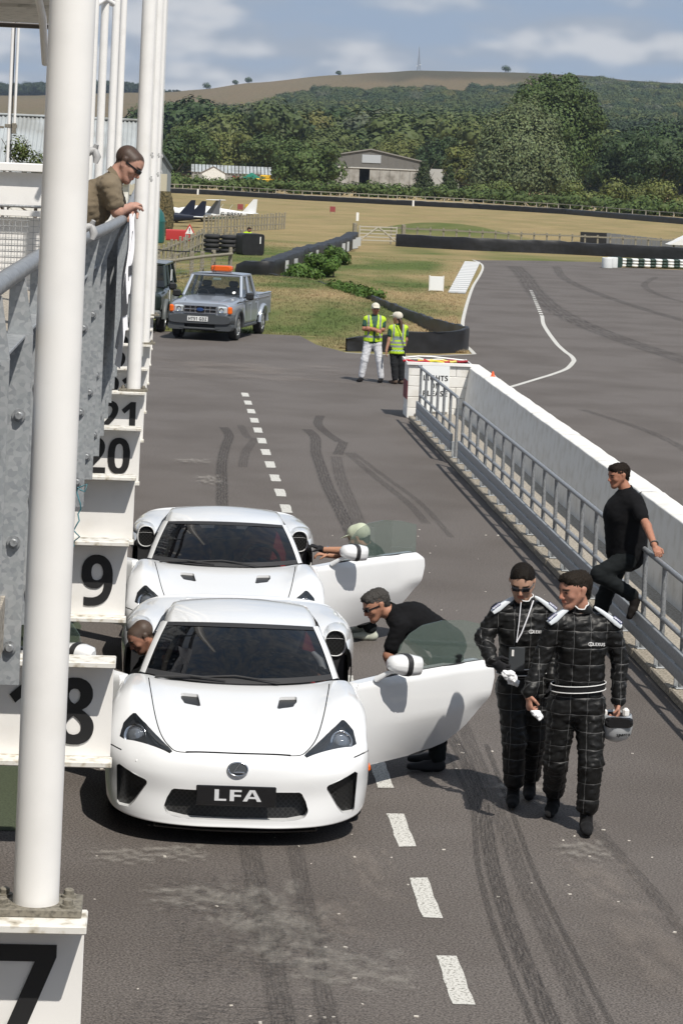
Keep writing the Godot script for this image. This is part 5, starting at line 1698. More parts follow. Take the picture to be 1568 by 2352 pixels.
	for p in [Vector3(-0.74, 0.345, -0.82), Vector3(0.74, 0.345, -0.82), Vector3(-0.74, 0.345, -3.82), Vector3(0.74, 0.345, -3.82)]: wheel(o, p, 0.345, 0.23, 6, mat("wheel_steel", lin(0.45, 0.46, 0.47), 0.35, 0.7))
	mb = MB.new()
	mb.lathe([Vector2(0.001, 0.002), Vector2(0.045, 0.0)], 16, Transform3D(Basis(Vector3(1, 0, 0), Vector3(0, 0.65, 0.75), Vector3(0, -0.75, 0.65)), Vector3(0.56, 1.20, -1.385)))
	part("tax_disc", mb, mats["white_paint"], o)
	# dark green 4x4, mostly behind the poles
	var green := mat("dark_green_paint", lin(0.018, 0.028, 0.022), 0.3, 0.2)
	green.clearcoat_enabled = true; green.clearcoat = 0.7; green.clearcoat_roughness = 0.1
	o = thing("offroad_car", "dark green off-road car partly hidden behind the white poles", "car", Vector3(-0.62, 0, -67.2), deg_to_rad(-6.0))
	mb = MB.new()
	sloft(mb, [[0.02, 0, 0.80, 0.72, 0.24, 5.0], [-0.1, 0, 0.80, 0.82, 0.30, 5.0], [-1.3, 0, 0.82, 0.86, 0.33, 5.5], [-1.4, 0, 0.82, 0.86, 0.36, 6.0], [-4.1, 0, 0.82, 0.86, 0.38, 6.0], [-4.25, 0, 0.82, 0.80, 0.34, 5.0]], 32)
	part("body", mb, green, o)
	frustum_cab(o, 1.16, 1.74, [-1.25, -4.1], [-1.8, -3.95], 0.80, 0.68, green, mats["glass_dark"], [[0.32, 0.25], [0.68, 0.66]])
	for s in [-1, 1]:
		for z in [-0.82, -3.4]:
			mb = MB.new()
			var pts := []
			for k in 13: pts.append(Vector3(s * 0.88, 0.36 + sin(PI * k / 12.0) * 0.46, z + cos(PI * k / 12.0) * 0.48))
			mb.tube(pts, 0.07, 8)
			part("wheel_arch", mb, mat("arch_grey", lin(0.10, 0.11, 0.11), 0.5), o)
		mb = MB.new()
		mb.box(Vector3(s * 0.98, 1.2, -1.35), Vector3(0.2, 0.2, 0.1), 0.04)
		part("door_mirror", mb, blk, o)
	mb = MB.new()
	mb.box(Vector3(0, 0.5, 0.0), Vector3(1.66, 0.22, 0.2), 0.05)
	part("front_bumper", mb, mat("arch_grey"), o)
	for e in [[0.92, -1.75, 0.3, 0.18], [1.02, -2.9, 0.12, 0.3], [1.42, -3.0, 0.3, 0.36]]:
		mb = MB.new()
		mb.box(Vector3(0.872 if e[0] < 1.2 else 0.775, e[0], e[1]), Vector3(0.012, e[2], e[3]))
		part("sticker", mb, mats["plate_white"] if e[0] < 1.0 or e[0] > 1.2 else mat("sticker_ochre", lin(0.4, 0.28, 0.05), 0.6), o)
	for p in [Vector3(-0.76, 0.37, -0.82), Vector3(0.76, 0.37, -0.82), Vector3(-0.76, 0.37, -3.4), Vector3(0.76, 0.37, -3.4)]: wheel(o, p, 0.37, 0.24, 5, mats["wheel_steel"])
# ---------------------------------------------------------------- hills, woodland
# u is the bearing in thousandths: tan(bearing east of the lane's direction) * 5.83
func tab(t: Array, u: float) -> float:
	if u <= t[0][0]: return t[0][1]
	for i in t.size() - 1:
		if u <= t[i + 1][0]: return lerpf(t[i][1], t[i + 1][1], smoothstep(t[i][0], t[i + 1][0], u) * 0.5 + 0.5 * (u - t[i][0]) / (t[i + 1][0] - t[i][0]))
	return t[-1][1]

# slope of the line of sight to the crest and to the upper edge of the wood, per bearing
const CREST := [[-900, 100.0], [-370, 122.0], [0, 146.0], [90, 157.0], [200, 177.0], [400, 204.0], [500, 214.0], [585, 222.5], [700, 224.5], [815, 227.0], [975, 226.5], [1085, 219.0], [1200, 217.0], [1700, 200.0], [2300, 170.0]]
const WOOD := [[-900, 60.0], [-400, 62.0], [-120, 66.0], [-30, 84.0], [10, 105.0], [35, 114.0], [75, 112.0], [115, 102.0], [160, 117.0], [235, 133.0], [285, 151.0], [370, 171.0], [420, 170.0], [500, 176.0], [590, 183.0], [655, 184.0], [690, 171.0], [717, 190.0], [770, 192.0], [850, 200.0], [930, 214.0], [1000, 221.0], [1100, 214.0], [1700, 196.0], [2300, 165.0]]
const RC := 2600.0

func hill_h(u: float, r: float) -> float:
	var hc := 4.7 + tab(CREST, u) / 5830.0 * RC
	var tt := clampf((r - 620.0) / (RC - 620.0), 0.0, 1.15)
	if tt > 1.0: return hc - (tt - 1.0) * 40.0
	return hc * pow(tt, 1.55)

func at_ur(u: float, r: float) -> Vector3:
	var a := atan(u / 5830.0)
	return Vector3(sin(a) * r, 0, -cos(a) * r)

func make_hills() -> void:
	var mb := MB.new()
	mb.colored = true
	var fn := noise(0.004, 81, 5)
	var fb := noise(0.03, 82, 3)
	var P := []
	var nu := 120
	var prev := []
	for i in 60:
		var r := 560.0 + 2300.0 * pow(i / 59.0, 1.1)
		var row := []
		for j in nu + 1:
			var u := -900.0 + 3200.0 * j / nu
			var p := at_ur(u, r)
			p.y = hill_h(u, r) - 0.6 + fn.get_noise_2d(p.x, p.z) * 2.0 * smoothstep(700.0, 1200.0, r) * smoothstep(2600.0, 2300.0, r)
			var s := 0.5 + 0.5 * fn.get_noise_2d(p.x * 2.0, p.z * 0.8)
			var c := Color(0.195, 0.142, 0.085).lerp(Color(0.165, 0.140, 0.076), s)
			# the colour darkens in a strip just under the crest
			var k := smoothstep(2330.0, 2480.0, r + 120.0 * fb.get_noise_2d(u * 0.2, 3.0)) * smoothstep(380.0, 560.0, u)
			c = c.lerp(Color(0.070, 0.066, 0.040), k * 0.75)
			c = c.lerp(Color(0.10, 0.105, 0.05), smoothstep(0.25, 0.6, fn.get_noise_2d(p.x * 0.7 + 40.0, p.z * 2.2)) * 0.5)
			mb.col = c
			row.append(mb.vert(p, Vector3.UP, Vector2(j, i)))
		if prev.size():
			for j in nu:
				mb.tri_i(prev[j], prev[j + 1], row[j + 1]); mb.tri_i(prev[j], row[j + 1], row[j])
		prev = row
	var hm := mat("hill_grass", Color.WHITE, 0.95, 0.0, 0.1)
	hm.vertex_color_use_as_albedo = true
	tri_tex(hm, ntex(noise(0.05, 83, 5), [[0.0, grey(0.7)], [0.5, grey(0.94)], [1.0, grey(1.0)]], 512), 1.0 / 120.0)
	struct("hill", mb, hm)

# ---- foliage: many leaf-sized faces spread through the lobes of a crown
func leaf_mat() -> StandardMaterial3D:
	var m := mat("leaf", Color.WHITE, 0.62, 0.0, 0.35)
	m.vertex_color_use_as_albedo = true
	m.backlight_enabled = true
	m.backlight = Color(0.24, 0.30, 0.09)
	return m

func foliage(mb: MB, lobes: Array, count: int, size: float, sd: int, tone := Color.WHITE, shell := 0.62, core := true) -> void:
	# lobes: [centre, radii]
	var rr := RandomNumberGenerator.new()
	rr.seed = sd
	mb.colored = true
	var tot := 0.0
	for l in lobes: tot += l[1].x * l[1].y
	for l in lobes:
		var nl := int(count * l[1].x * l[1].y / tot)
		var lt := rr.randf_range(0.82, 1.18)
		for i in nl:
			var d := Vector3(rr.randfn(), rr.randfn(), rr.randfn()).normalized()
			var f := pow(rr.randf(), 0.4)
			f = lerpf(shell, 1.0, f) * (1.0 + 0.10 * rr.randfn())
			var p: Vector3 = l[0] + d * f * l[1]
			var nn := (d + Vector3(rr.randfn(), rr.randfn(), rr.randfn()) * 0.30 + Vector3(0, 0.25, 0)).normalized()
			var x := nn.cross(Vector3(rr.randfn(), rr.randfn(), rr.randfn())).normalized()
			var y := nn.cross(x)
			var s := size * rr.randf_range(0.6, 1.35)
			var g := lt * rr.randf_range(0.86, 1.16)
			mb.col = Color(tone.r * g * rr.randf_range(0.92, 1.1), tone.g * g, tone.b * g * rr.randf_range(0.85, 1.1))
			var a := mb.vert(p - x * s * 0.5, nn)
			var b := mb.vert(p + y * s * 0.28 + nn * s * 0.08, nn)
			var c := mb.vert(p + x * s * 0.5, nn)
			var e := mb.vert(p - y * s * 0.28 + nn * s * 0.08, nn)
			mb.tri_i(a, b, c); mb.tri_i(a, c, e)
		if core:
			mb.col = Color(tone.r * 0.9, tone.g * 0.9, tone.b * 0.9)
			var rows := []
			for i in 6:
				var th := PI * i / 5.0
				var row := []
				for j in 8:
					var ph := TAU * j / 8.0
					var d := Vector3(sin(th) * cos(ph), cos(th), sin(th) * sin(ph))
					row.append(mb.vert(l[0] + d * l[1] * shell * rr.randf_range(0.8, 1.02), d))
				rows.append(row)
			for i in 5:
				for j in 8:
					mb.tri_i(rows[i][j], rows[i][(j + 1) % 8], rows[i + 1][(j + 1) % 8]); mb.tri_i(rows[i][j], rows[i + 1][(j + 1) % 8], rows[i + 1][j])

func trunk(mb: MB, h: float, r: float, sd: int, spread: float) -> void:
	var rr := RandomNumberGenerator.new()
	rr.seed = sd
	var pts := [Vector3(0, -0.2, 0)]
	var rad := [r * 1.25]
	for i in 5:
		pts.append(Vector3(rr.randf_range(-0.1, 0.1) * r * 4, h * (i + 1) / 5.0, rr.randf_range(-0.1, 0.1) * r * 4))
		rad.append(r * (1.0 - 0.16 * i))
	mb.tube(pts, rad, 8)
	for i in 6:
		var a := TAU * i / 6.0 + rr.randf()
		var b: Vector3 = pts[2 + i % 3]
		var e := b + Vector3(cos(a) * spread, h * rr.randf_range(0.35, 0.7), sin(a) * spread)
		mb.tube([b, b.lerp(e, 0.5) + Vector3(0, -0.06 * h, 0), e], [r * 0.5, r * 0.33, r * 0.12], 6)

func tree(called: String, label: String, at: Vector3, lobes: Array, count: int, size: float, tone: Color, sd: int, trunk_h: float, trunk_r: float, group := "", shell := 0.62) -> Node3D:
	var o := thing(called, label, "tree" if called.ends_with("tree") else "shrub", at, 0.0, group)
	var mb := MB.new()
	foliage(mb, lobes, count, size, sd, tone, shell)
	part("crown", mb, leaf_mat(), o)
	mb = MB.new()
	trunk(mb, trunk_h, trunk_r, sd, trunk_h * 0.5)
	part("trunk", mb, mat("bark", lin(0.10, 0.08, 0.06), 0.95), o)
	return o
func make_trees() -> void:
	var rr := RandomNumberGenerator.new()
	rr.seed = 31
	# woodland on the slopes: three crowns, many copies
	var kinds := []
	for k in 4:
		var mb := MB.new()
		var lobes := [[Vector3(0, 5.6, 0), Vector3(3.6, 3.9, 3.6)]]
		for i in 8:
			var a := TAU * i / 8.0 + rr.randf()
			var q := rr.randf_range(2.0, 3.6)
			lobes.append([Vector3(cos(a) * q, rr.randf_range(3.2, 8.2), sin(a) * q), Vector3.ONE * rr.randf_range(1.5, 2.5)])
		foliage(mb, lobes, 2100, 0.72, 100 + k, Color.WHITE, 0.72)
		kinds.append([mb.mesh(), []])
	var r := 600.0
	var fn := noise(0.006, 91, 3)
	while r < 2570.0:
		var step := 11.0 + r * 0.0022
		var u := -160.0 + rr.randf() * 30.0
		while u < 1320.0:
			var uu := u + rr.randf_range(-0.4, 0.4) * 9.0 / r * 5830.0
			var p := at_ur(uu, r + rr.randf_range(-0.45, 0.45) * step)
			p.y = hill_h(uu, r)
			var sc := rr.randf_range(0.75, 1.6) * (1.25 if r < 1300 else 1.0)
			var el := (p.y + 8.0 * sc - 4.7) / r * 5830.0
			if el < tab(WOOD, uu) + 2.0 * fn.get_noise_2d(uu * 3.0, 0.0):
				var tone := fn.get_noise_2d(p.x, p.z) + rr.randf_range(-0.45, 0.45)
				var c := Color(0.042, 0.070, 0.026).lerp(Color(0.100, 0.122, 0.036), clampf(0.42 + tone, 0.0, 1.0))
				if rr.randf() < 0.08: c = Color(0.13, 0.13, 0.04)
				if rr.randf() < 0.05: c = Color(0.10, 0.115, 0.07)
				if uu > 1000.0 and r < 1100.0: c = Color(0.030, 0.048, 0.022) * rr.randf_range(0.85, 1.3)
				kinds[rr.randi() % 4][1].append([Transform3D(Basis(Vector3.UP, rr.randf() * TAU).scaled(Vector3(sc * rr.randf_range(0.9, 1.3), sc, sc * rr.randf_range(0.9, 1.3))), p), c])
			u += 10.8 / r * 5830.0
		r += step
	var nt := 0
	# skyline wood behind the down, on the left
	for i in 220:
		var uu := rr.randf_range(-420.0, 40.0)
		var rd := rr.randf_range(2590.0, 2680.0)
		var p := at_ur(uu, rd)
		p.y = hill_h(uu, rd) - 2.0
		var sc := rr.randf_range(1.0, 1.7) * clampf((60.0 - uu) / 160.0, 0.25, 1.0)
		kinds[i % 4][1].append([Transform3D(Basis(Vector3.UP, rr.randf() * TAU).scaled(Vector3.ONE * sc), p), Color(0.036, 0.055, 0.026)])
	for k in kinds:
		var mm := MultiMesh.new()
		mm.transform_format = MultiMesh.TRANSFORM_3D
		mm.use_colors = true
		mm.mesh = k[0]
		mm.instance_count = k[1].size()
		for i in k[1].size():
			mm.set_instance_transform(i, k[1][i][0])
			mm.set_instance_color(i, k[1][i][1])
		var o := MultiMeshInstance3D.new()
		o.name = numbered("woodland")
		o.multimesh = mm
		o.material_override = leaf_mat()
		add_child(o)
		tag(o, "broadleaved woodland covering the lower slopes of the hill", "woodland")
		o.set_meta("kind", "stuff")
		nt += k[1].size()
	print("woodland trees ", nt)
	# trees one can tell apart, in front of the wood
	var dark := Color(0.042, 0.068, 0.025)
	var mid := Color(0.066, 0.098, 0.030)
	var yel := Color(0.105, 0.120, 0.034)
	var T := [
		["broadleaf_tree", "rounded green tree overlapping the left side of the old hangar", 338, 425, 13.5, 9.0, mid, 5200],
		["broadleaf_tree", "small dark tree beside the grey gabled building", 25, 395, 5.2, 8.2, dark, 2600],
		["broadleaf_tree", "yellowish tree rising behind the ridge of the old hangar", 545, 560, 12.0, 13.0, yel, 3600],
		["broadleaf_tree", "dark tree standing between the hangar roof and the pale willow", 640, 545, 10.0, 12.5, dark, 3200],
		["broadleaf_tree", "large dark tree at the right edge of the view beyond the hedge", 1165, 470, 16.0, 16.5, dark, 5200],
		["broadleaf_tree", "broad dark tree to the right of the tall poplar", 1060, 480, 15.0, 13.5, dark, 5200],
		["broadleaf_tree", "yellow-green tree behind the low farm sheds", 160, 520, 12.0, 11.0, yel, 3600],
		["broadleaf_tree", "dark green tree left of the low farm sheds", 80, 500, 10.0, 11.5, mid, 3200],
		["broadleaf_tree", "leafy tree behind the red and teal tents", 245, 500, 11.0, 11.5, mid, 3400],
		["broadleaf_tree", "olive tree just left of the pale willow", 705, 450, 8.5, 9.5, yel, 3000],
	]
	var sd := 300
	for t in T:
		sd += 1
		var p := at_ur(t[2], t[3])
		var w: float = t[4] / 2.0
		var h: float = t[5]
		var lobes := [[Vector3(0, h * 0.56, 0), Vector3(w * 0.72, h * 0.36, w * 0.72)]]
		for i in 10:
			var a := TAU * i / 10.0 + rr.randf()
			var q := w * rr.randf_range(0.45, 0.78)
			lobes.append([Vector3(cos(a) * q, h * rr.randf_range(0.26, 0.84), sin(a) * q), Vector3(1, 0.85, 1) * w * rr.randf_range(0.28, 0.46)])
		tree(t[0], t[1], p, lobes, t[7], 0.62, t[6], sd, h * 0.5, 0.28, "trees beyond the airfield")
	# the tall poplar and the pale willow in front of it
	var lobes := [[Vector3(0, 13.0, 0), Vector3(6.2, 6.0, 6.0)], [Vector3(-2.8, 17.5, 0), Vector3(3.6, 3.9, 3.6)], [Vector3(2.0, 18.2, 1), Vector3(3.8, 3.6, 3.6)], [Vector3(5.6, 15.0, 0), Vector3(3.4, 3.6, 3.4)], [Vector3(-4.2, 14.0, 1), Vector3(3.0, 4.0, 3.2)], [Vector3(7.0, 11.2, 0), Vector3(2.2, 2.4, 2.2)], [Vector3(3.0, 8.0, 0), Vector3(5.0, 5.0, 4.5)], [Vector3(-1.0, 20.4, 0), Vector3(1.7, 1.8, 1.7)], [Vector3(2.8, 21.0, 0), Vector3(1.6, 1.5, 1.6)], [Vector3(-5.6, 17.4, 0), Vector3(1.6, 1.4, 1.6)], [Vector3(8.4, 14.0, 0), Vector3(1.8, 1.6, 1.8)], [Vector3(6.4, 18.2, 0), Vector3(1.5, 1.4, 1.5)]]
	tree("poplar_tree", "tallest dark green tree rising behind the pale willow", at_ur(900, 450), lobes, 15000, 0.62, Color(0.056, 0.086, 0.026), 401, 12.0, 0.5, "", 0.7)
	lobes = [[Vector3(0, 8.0, 0), Vector3(6.5, 7.0, 6.0)], [Vector3(-4.0, 6.0, 1), Vector3(3.8, 4.8, 3.8)], [Vector3(4.4, 6.2, 1), Vector3(3.9, 5.0, 3.8)], [Vector3(0.5, 13.4, 0), Vector3(3.6, 3.6, 3.4)], [Vector3(-3.2, 10.6, 0), Vector3(3.0, 3.4, 3.0)], [Vector3(3.6, 11.4, 0), Vector3(3.0, 3.2, 3.0)], [Vector3(-6.2, 3.2, 1), Vector3(2.8, 3.0, 2.8)], [Vector3(6.8, 3.4, 1), Vector3(2.8, 3.2, 2.8)], [Vector3(0, 3.4, 2.6), Vector3(5.0, 3.4, 3.4)]]
	tree("willow_tree", "broad grey-green willow in front of the tall poplar", at_ur(828, 412), lobes, 17000, 0.52, Color(0.100, 0.126, 0.058), 402, 7.0, 0.6, "", 0.7)
	# conifers in front of the hangar
	for e in [[608, 402, 5.4, 2.3, "dark conifer in front of the right half of the old hangar"], [668, 396, 4.6, 1.9, "small dark conifer right of the old hangar"]]:
		var l2 := []
		for i in 7: l2.append([Vector3(rr.randf_range(-0.2, 0.2), 0.6 + e[2] * i / 7.4, 0), Vector3(e[3] * (1.0 - i / 8.0), e[2] * 0.13, e[3] * (1.0 - i / 8.0))])
		sd += 1
		tree("conifer_tree", e[4], at_ur(e[0], e[1]), l2, 2400, 0.42, Color(0.034, 0.050, 0.018), sd, 4.0, 0.15, "conifers before the hangar", 0.55)
	# hedge along the far fence
	var hp := []
	for i in 60:
		var u := -8.0 + 1330.0 * i / 59.0
		var rd := 372.0 - 62.0 * smoothstep(600.0, 1300.0, u)
		hp.append(at_ur(u, rd))
	var hl := []
	for i in 260:
		var f := rr.randf() * 58.99
		var p: Vector3 = hp[int(f)].lerp(hp[int(f) + 1], fposmod(f, 1.0))
		var tall := 1.0 + 0.5 * sin(f * 0.9) * rr.randf()
		hl.append([p + Vector3(rr.randf_range(-1, 1), rr.randf_range(0.4, 1.3), rr.randf_range(-1.4, 1.4)), Vector3(rr.randf_range(1.0, 1.8), rr.randf_range(0.75, 1.2) * tall, 1.2)])
	var mb := MB.new()
	foliage(mb, hl, 17000, 0.46, 410, Color(0.070, 0.104, 0.030), 0.6)
	var hd := thing("hedge", "long green hedge running behind the far field fence", "hedge", Vector3.ZERO)
	part("foliage", mb, leaf_mat(), hd)
	# scrub in front of the trees on the right
	for e in [[760, 395, 3.4, 3.2, "low scrub bush left of the willow's foot"], [980, 400, 4.5, 3.6, "yellowish scrub bush right of the willow's foot"], [1090, 395, 5.0, 4.2, "green scrub bush behind the fence near the white post"], [1180, 380, 5.5, 4.4, "scrub bush at the right edge behind the far fence"]]:
		var l3 := []
		for i in 7: l3.append([Vector3(rr.randf_range(-1, 1) * e[2] * 0.6, rr.randf_range(0.5, e[3] * 0.7), rr.randf_range(-1, 1)), Vector3(e[2] * 0.45, e[3] * 0.36, 1.6)])
		sd += 1
		tree("scrub_bush", e[4], at_ur(e[0], e[1]), l3, 2200, 0.45, yel.lerp(mid, rr.randf()), sd, 1.6, 0.1, "scrub bushes beyond the far fence")
	# lone trees and scrub on the skyline
	for e in [[100, 5.0, "first lone round tree on the skyline of the down"], [165, 3.6, "second lone tree on the skyline, the smallest of the three"], [195, 4.6, "third lone tree on the skyline beside a tiny bush"], [401, 3.2, "lone bush on the skyline left of the lattice mast"], [787, 5.5, "lone tree on the crest right of the lattice mast"]]:
		var p := at_ur(e[0], RC)
		p.y = hill_h(e[0], RC)
		sd += 1
		tree("skyline_tree", e[2], p - Vector3(0, 0.6, 0), [[Vector3(0, e[1] * 0.7, 0), Vector3(e[1] * 0.85, e[1] * 0.62, e[1] * 0.8)], [Vector3(e[1] * 0.4, e[1] * 0.5, 0), Vector3(e[1] * 0.6, e[1] * 0.45, e[1] * 0.6)]], 240, 1.4, dark, sd, e[1] * 0.5, 0.25, "lone trees on the skyline")
	# leafy shrubs behind the balcony parapet
	for e in [[Vector3(-3.25, 2.75, -54.0), 1.0, "leafy shrub behind the parapet, beside the aerial mast"], [Vector3(-2.62, 2.62, -55.0), 0.85, "lower leafy shrub behind the parapet near the nearest pole"]]:
		var l4 := []
		for i in 9: l4.append([Vector3(rr.randf_range(-1, 1) * e[1] * 0.55, 1.0 + rr.randf_range(0.0, 1.0) * e[1], rr.randf_range(-0.6, 0.6)), Vector3.ONE * e[1] * rr.randf_range(0.25, 0.42)])
		sd += 1
		tree("leafy_shrub", e[2], e[0], l4, 2600, 0.075, Color(0.068, 0.088, 0.026), sd, 1.6, 0.05, "leafy shrubs behind the parapet", 0.3)
# ---------------------------------------------------------------- white sports cars
# a soup is [points, normals], three entries to a triangle
func spline_grid(ctrl: Array, per_v: int, per_u: int) -> Array:
	var rows := []
	for i in ctrl.size() - 1:
		for k in per_v + (1 if i == ctrl.size() - 2 else 0):
			var f := float(k) / per_v
			var row := []
			for j in ctrl[0].size():
				row.append(ctrl[i][j].cubic_interpolate(ctrl[i + 1][j], ctrl[maxi(i - 1, 0)][j], ctrl[mini(i + 2, ctrl.size() - 1)][j], f))
			rows.append(row)
	var out := []
	for r in rows:
		var o := []
		for j in r.size() - 1:
			for k in per_u + (1 if j == r.size() - 2 else 0):
				var f := float(k) / per_u
				var before: Vector3 = r[j - 1] if j > 0 else Vector3(-r[1].x, r[1].y, r[1].z)
				o.append(r[j].cubic_interpolate(r[j + 1], before, r[mini(j + 2, r.size() - 1)], f))
		out.append(o)
	return out

func soup_of(P: Array, mirror_axis := true) -> Array:
	var ni := P.size()
	var nj: int = P[0].size()
	var N := []
	for i in ni:
		var row := []
		for j in nj:
			var a: Vector3 = P[mini(i + 1, ni - 1)][j] - P[maxi(i - 1, 0)][j]
			var left: Vector3 = P[i][j - 1] if j > 0 else (Vector3(-P[i][1].x, P[i][1].y, P[i][1].z) if mirror_axis else P[i][0])
			var b: Vector3 = P[i][mini(j + 1, nj - 1)] - left
			row.append(b.cross(a).normalized() * -1.0)
		N.append(row)
	var v := PackedVector3Array()
	var n := PackedVector3Array()
	for i in ni - 1:
		for j in nj - 1:
			for q in [[0, 0, 0, 1, 1, 1], [0, 0, 1, 1, 1, 0]]:
				for k in 3:
					v.append(P[i + q[k * 2]][j + q[k * 2 + 1]]); n.append(N[i + q[k * 2]][j + q[k * 2 + 1]])
	return [v, n]

func cut(soup: Array, poly: PackedVector2Array, ax: int, ay: int, cond: Callable) -> Array:
	var bb := Rect2(poly[0], Vector2.ZERO)
	for p in poly: bb = bb.expand(p)
	var kv := PackedVector3Array()
	var kn := PackedVector3Array()
	var rv := PackedVector3Array()
	var rn := PackedVector3Array()
	var v: PackedVector3Array = soup[0]
	var n: PackedVector3Array = soup[1]
	for i in range(0, v.size(), 3):
		var a := Vector2(v[i][ax], v[i][ay])
		var b := Vector2(v[i + 1][ax], v[i + 1][ay])
		var c := Vector2(v[i + 2][ax], v[i + 2][ay])
		var lo := a.min(b).min(c)
		var hi := a.max(b).max(c)
		var area := (b - a).cross(c - a)
		if hi.x < bb.position.x or hi.y < bb.position.y or lo.x > bb.end.x or lo.y > bb.end.y or absf(area) < 1e-9 or not cond.call((v[i] + v[i + 1] + v[i + 2]) / 3.0, (n[i] + n[i + 1] + n[i + 2]).normalized()):
			for k in 3:
				kv.append(v[i + k]); kn.append(n[i + k])
			continue
		var t2 := PackedVector2Array([a, b, c])
		var ins := Geometry2D.intersect_polygons(t2, poly)
		if ins.is_empty():
			for k in 3:
				kv.append(v[i + k]); kn.append(n[i + k])
			continue
		for side in 2:
			for pg in (ins if side == 0 else Geometry2D.clip_polygons(t2, poly)):
				var ti := Geometry2D.triangulate_polygon(pg)
				for q in ti:
					var p: Vector2 = pg[q]
					var w1 := (p - a).cross(c - a) / area
					var w2 := (b - a).cross(p - a) / area
					var pos := v[i] + (v[i + 1] - v[i]) * w1 + (v[i + 2] - v[i]) * w2
					var nn := (n[i] * (1.0 - w1 - w2) + n[i + 1] * w1 + n[i + 2] * w2).normalized()
					if side == 0:
						rv.append(pos); rn.append(nn)
					else:
						kv.append(pos); kn.append(nn)
	soup[0] = kv
	soup[1] = kn
	return [rv, rn]

func drape(piece: Array, pts: PackedVector2Array, ax: int, ay: int) -> Array:
	# nearest vertex of the cut piece's rim for each outline point gives its depth
	var out := []
	var v: PackedVector3Array = piece[0]
	for p in pts:
		var best := 1e9
		var at := Vector3.ZERO
		for q in v:
			var d := Vector2(q[ax] - p.x, q[ay] - p.y).length_squared()
			if d < best:
				best = d; at = q
		var r := at
		r[ax] = p.x; r[ay] = p.y
		out.append(r)
	return out

func soup_mesh(mb: MB, s: Array, shift := Vector3.ZERO, side := 0) -> MB:
	# side 0: both halves, 1: as is, -1: mirrored
	for m in ([1.0, -1.0] if side == 0 else [float(side)]):
		var k := Vector3(m, 1, 1)
		var base := mb.v.size()
		for i in s[0].size(): mb.vert((s[0][i] + shift) * k, s[1][i] * k)
		for i in range(0, s[0].size(), 3): mb.tri_i(base + i, base + i + 1, base + i + 2)
	return mb

func densify(poly: PackedVector2Array, step: float) -> PackedVector2Array:
	var out := PackedVector2Array()
	for i in poly.size():
		var a := poly[i]
		var b := poly[(i + 1) % poly.size()]
		var n := maxi(1, int((b - a).length() / step))
		for k in n: out.append(a.lerp(b, float(k) / n))
	return out

func rounded(poly: PackedVector2Array, r: float) -> PackedVector2Array:
	var a := Geometry2D.offset_polygon(poly, -r, Geometry2D.JOIN_MITER)
	if a.is_empty(): return poly
	var b := Geometry2D.offset_polygon(a[0], r, Geometry2D.JOIN_ROUND)
	return b[0] if b.size() else poly

func rim(mb: MB, ring: Array, d: Vector3, side := 0) -> void:
	var c := Vector3.ZERO
	for p in ring: c += p / ring.size()
	for m in ([1.0, -1.0] if side == 0 else [float(side)]):
		var k := Vector3(m, 1, 1)
		for i in ring.size():
			var a: Vector3 = ring[i]
			var b: Vector3 = ring[(i + 1) % ring.size()]
			mb.quad(a * k, b * k, (b + d) * k, (a + d) * k, (c - (a + b) * 0.5) * k)

func mesh_grille() -> StandardMaterial3D:
	if mats.has("grille_mesh"): return mats["grille_mesh"]
	var im := Image.create(128, 128, false, Image.FORMAT_RGB8)
	for y in 128:
		for x in 128:
			var u := x / 128.0 * 4.0
			var w := y / 128.0 * 4.0
			var a := absf(fposmod(u + w, 1.0) - 0.5)
			var b := absf(fposmod(u - w, 1.0) - 0.5)
			var l := smoothstep(0.36, 0.44, maxf(a, b))
			im.set_pixel(x, y, grey(0.035 + 0.17 * l))
	var m := mat("grille_mesh", Color.WHITE, 0.4)
	tri_tex(m, ImageTexture.create_from_image(im), 7.0, false)
	return m

func V(x: float, y: float, z: float) -> Vector3:
	return Vector3(x, y, z)

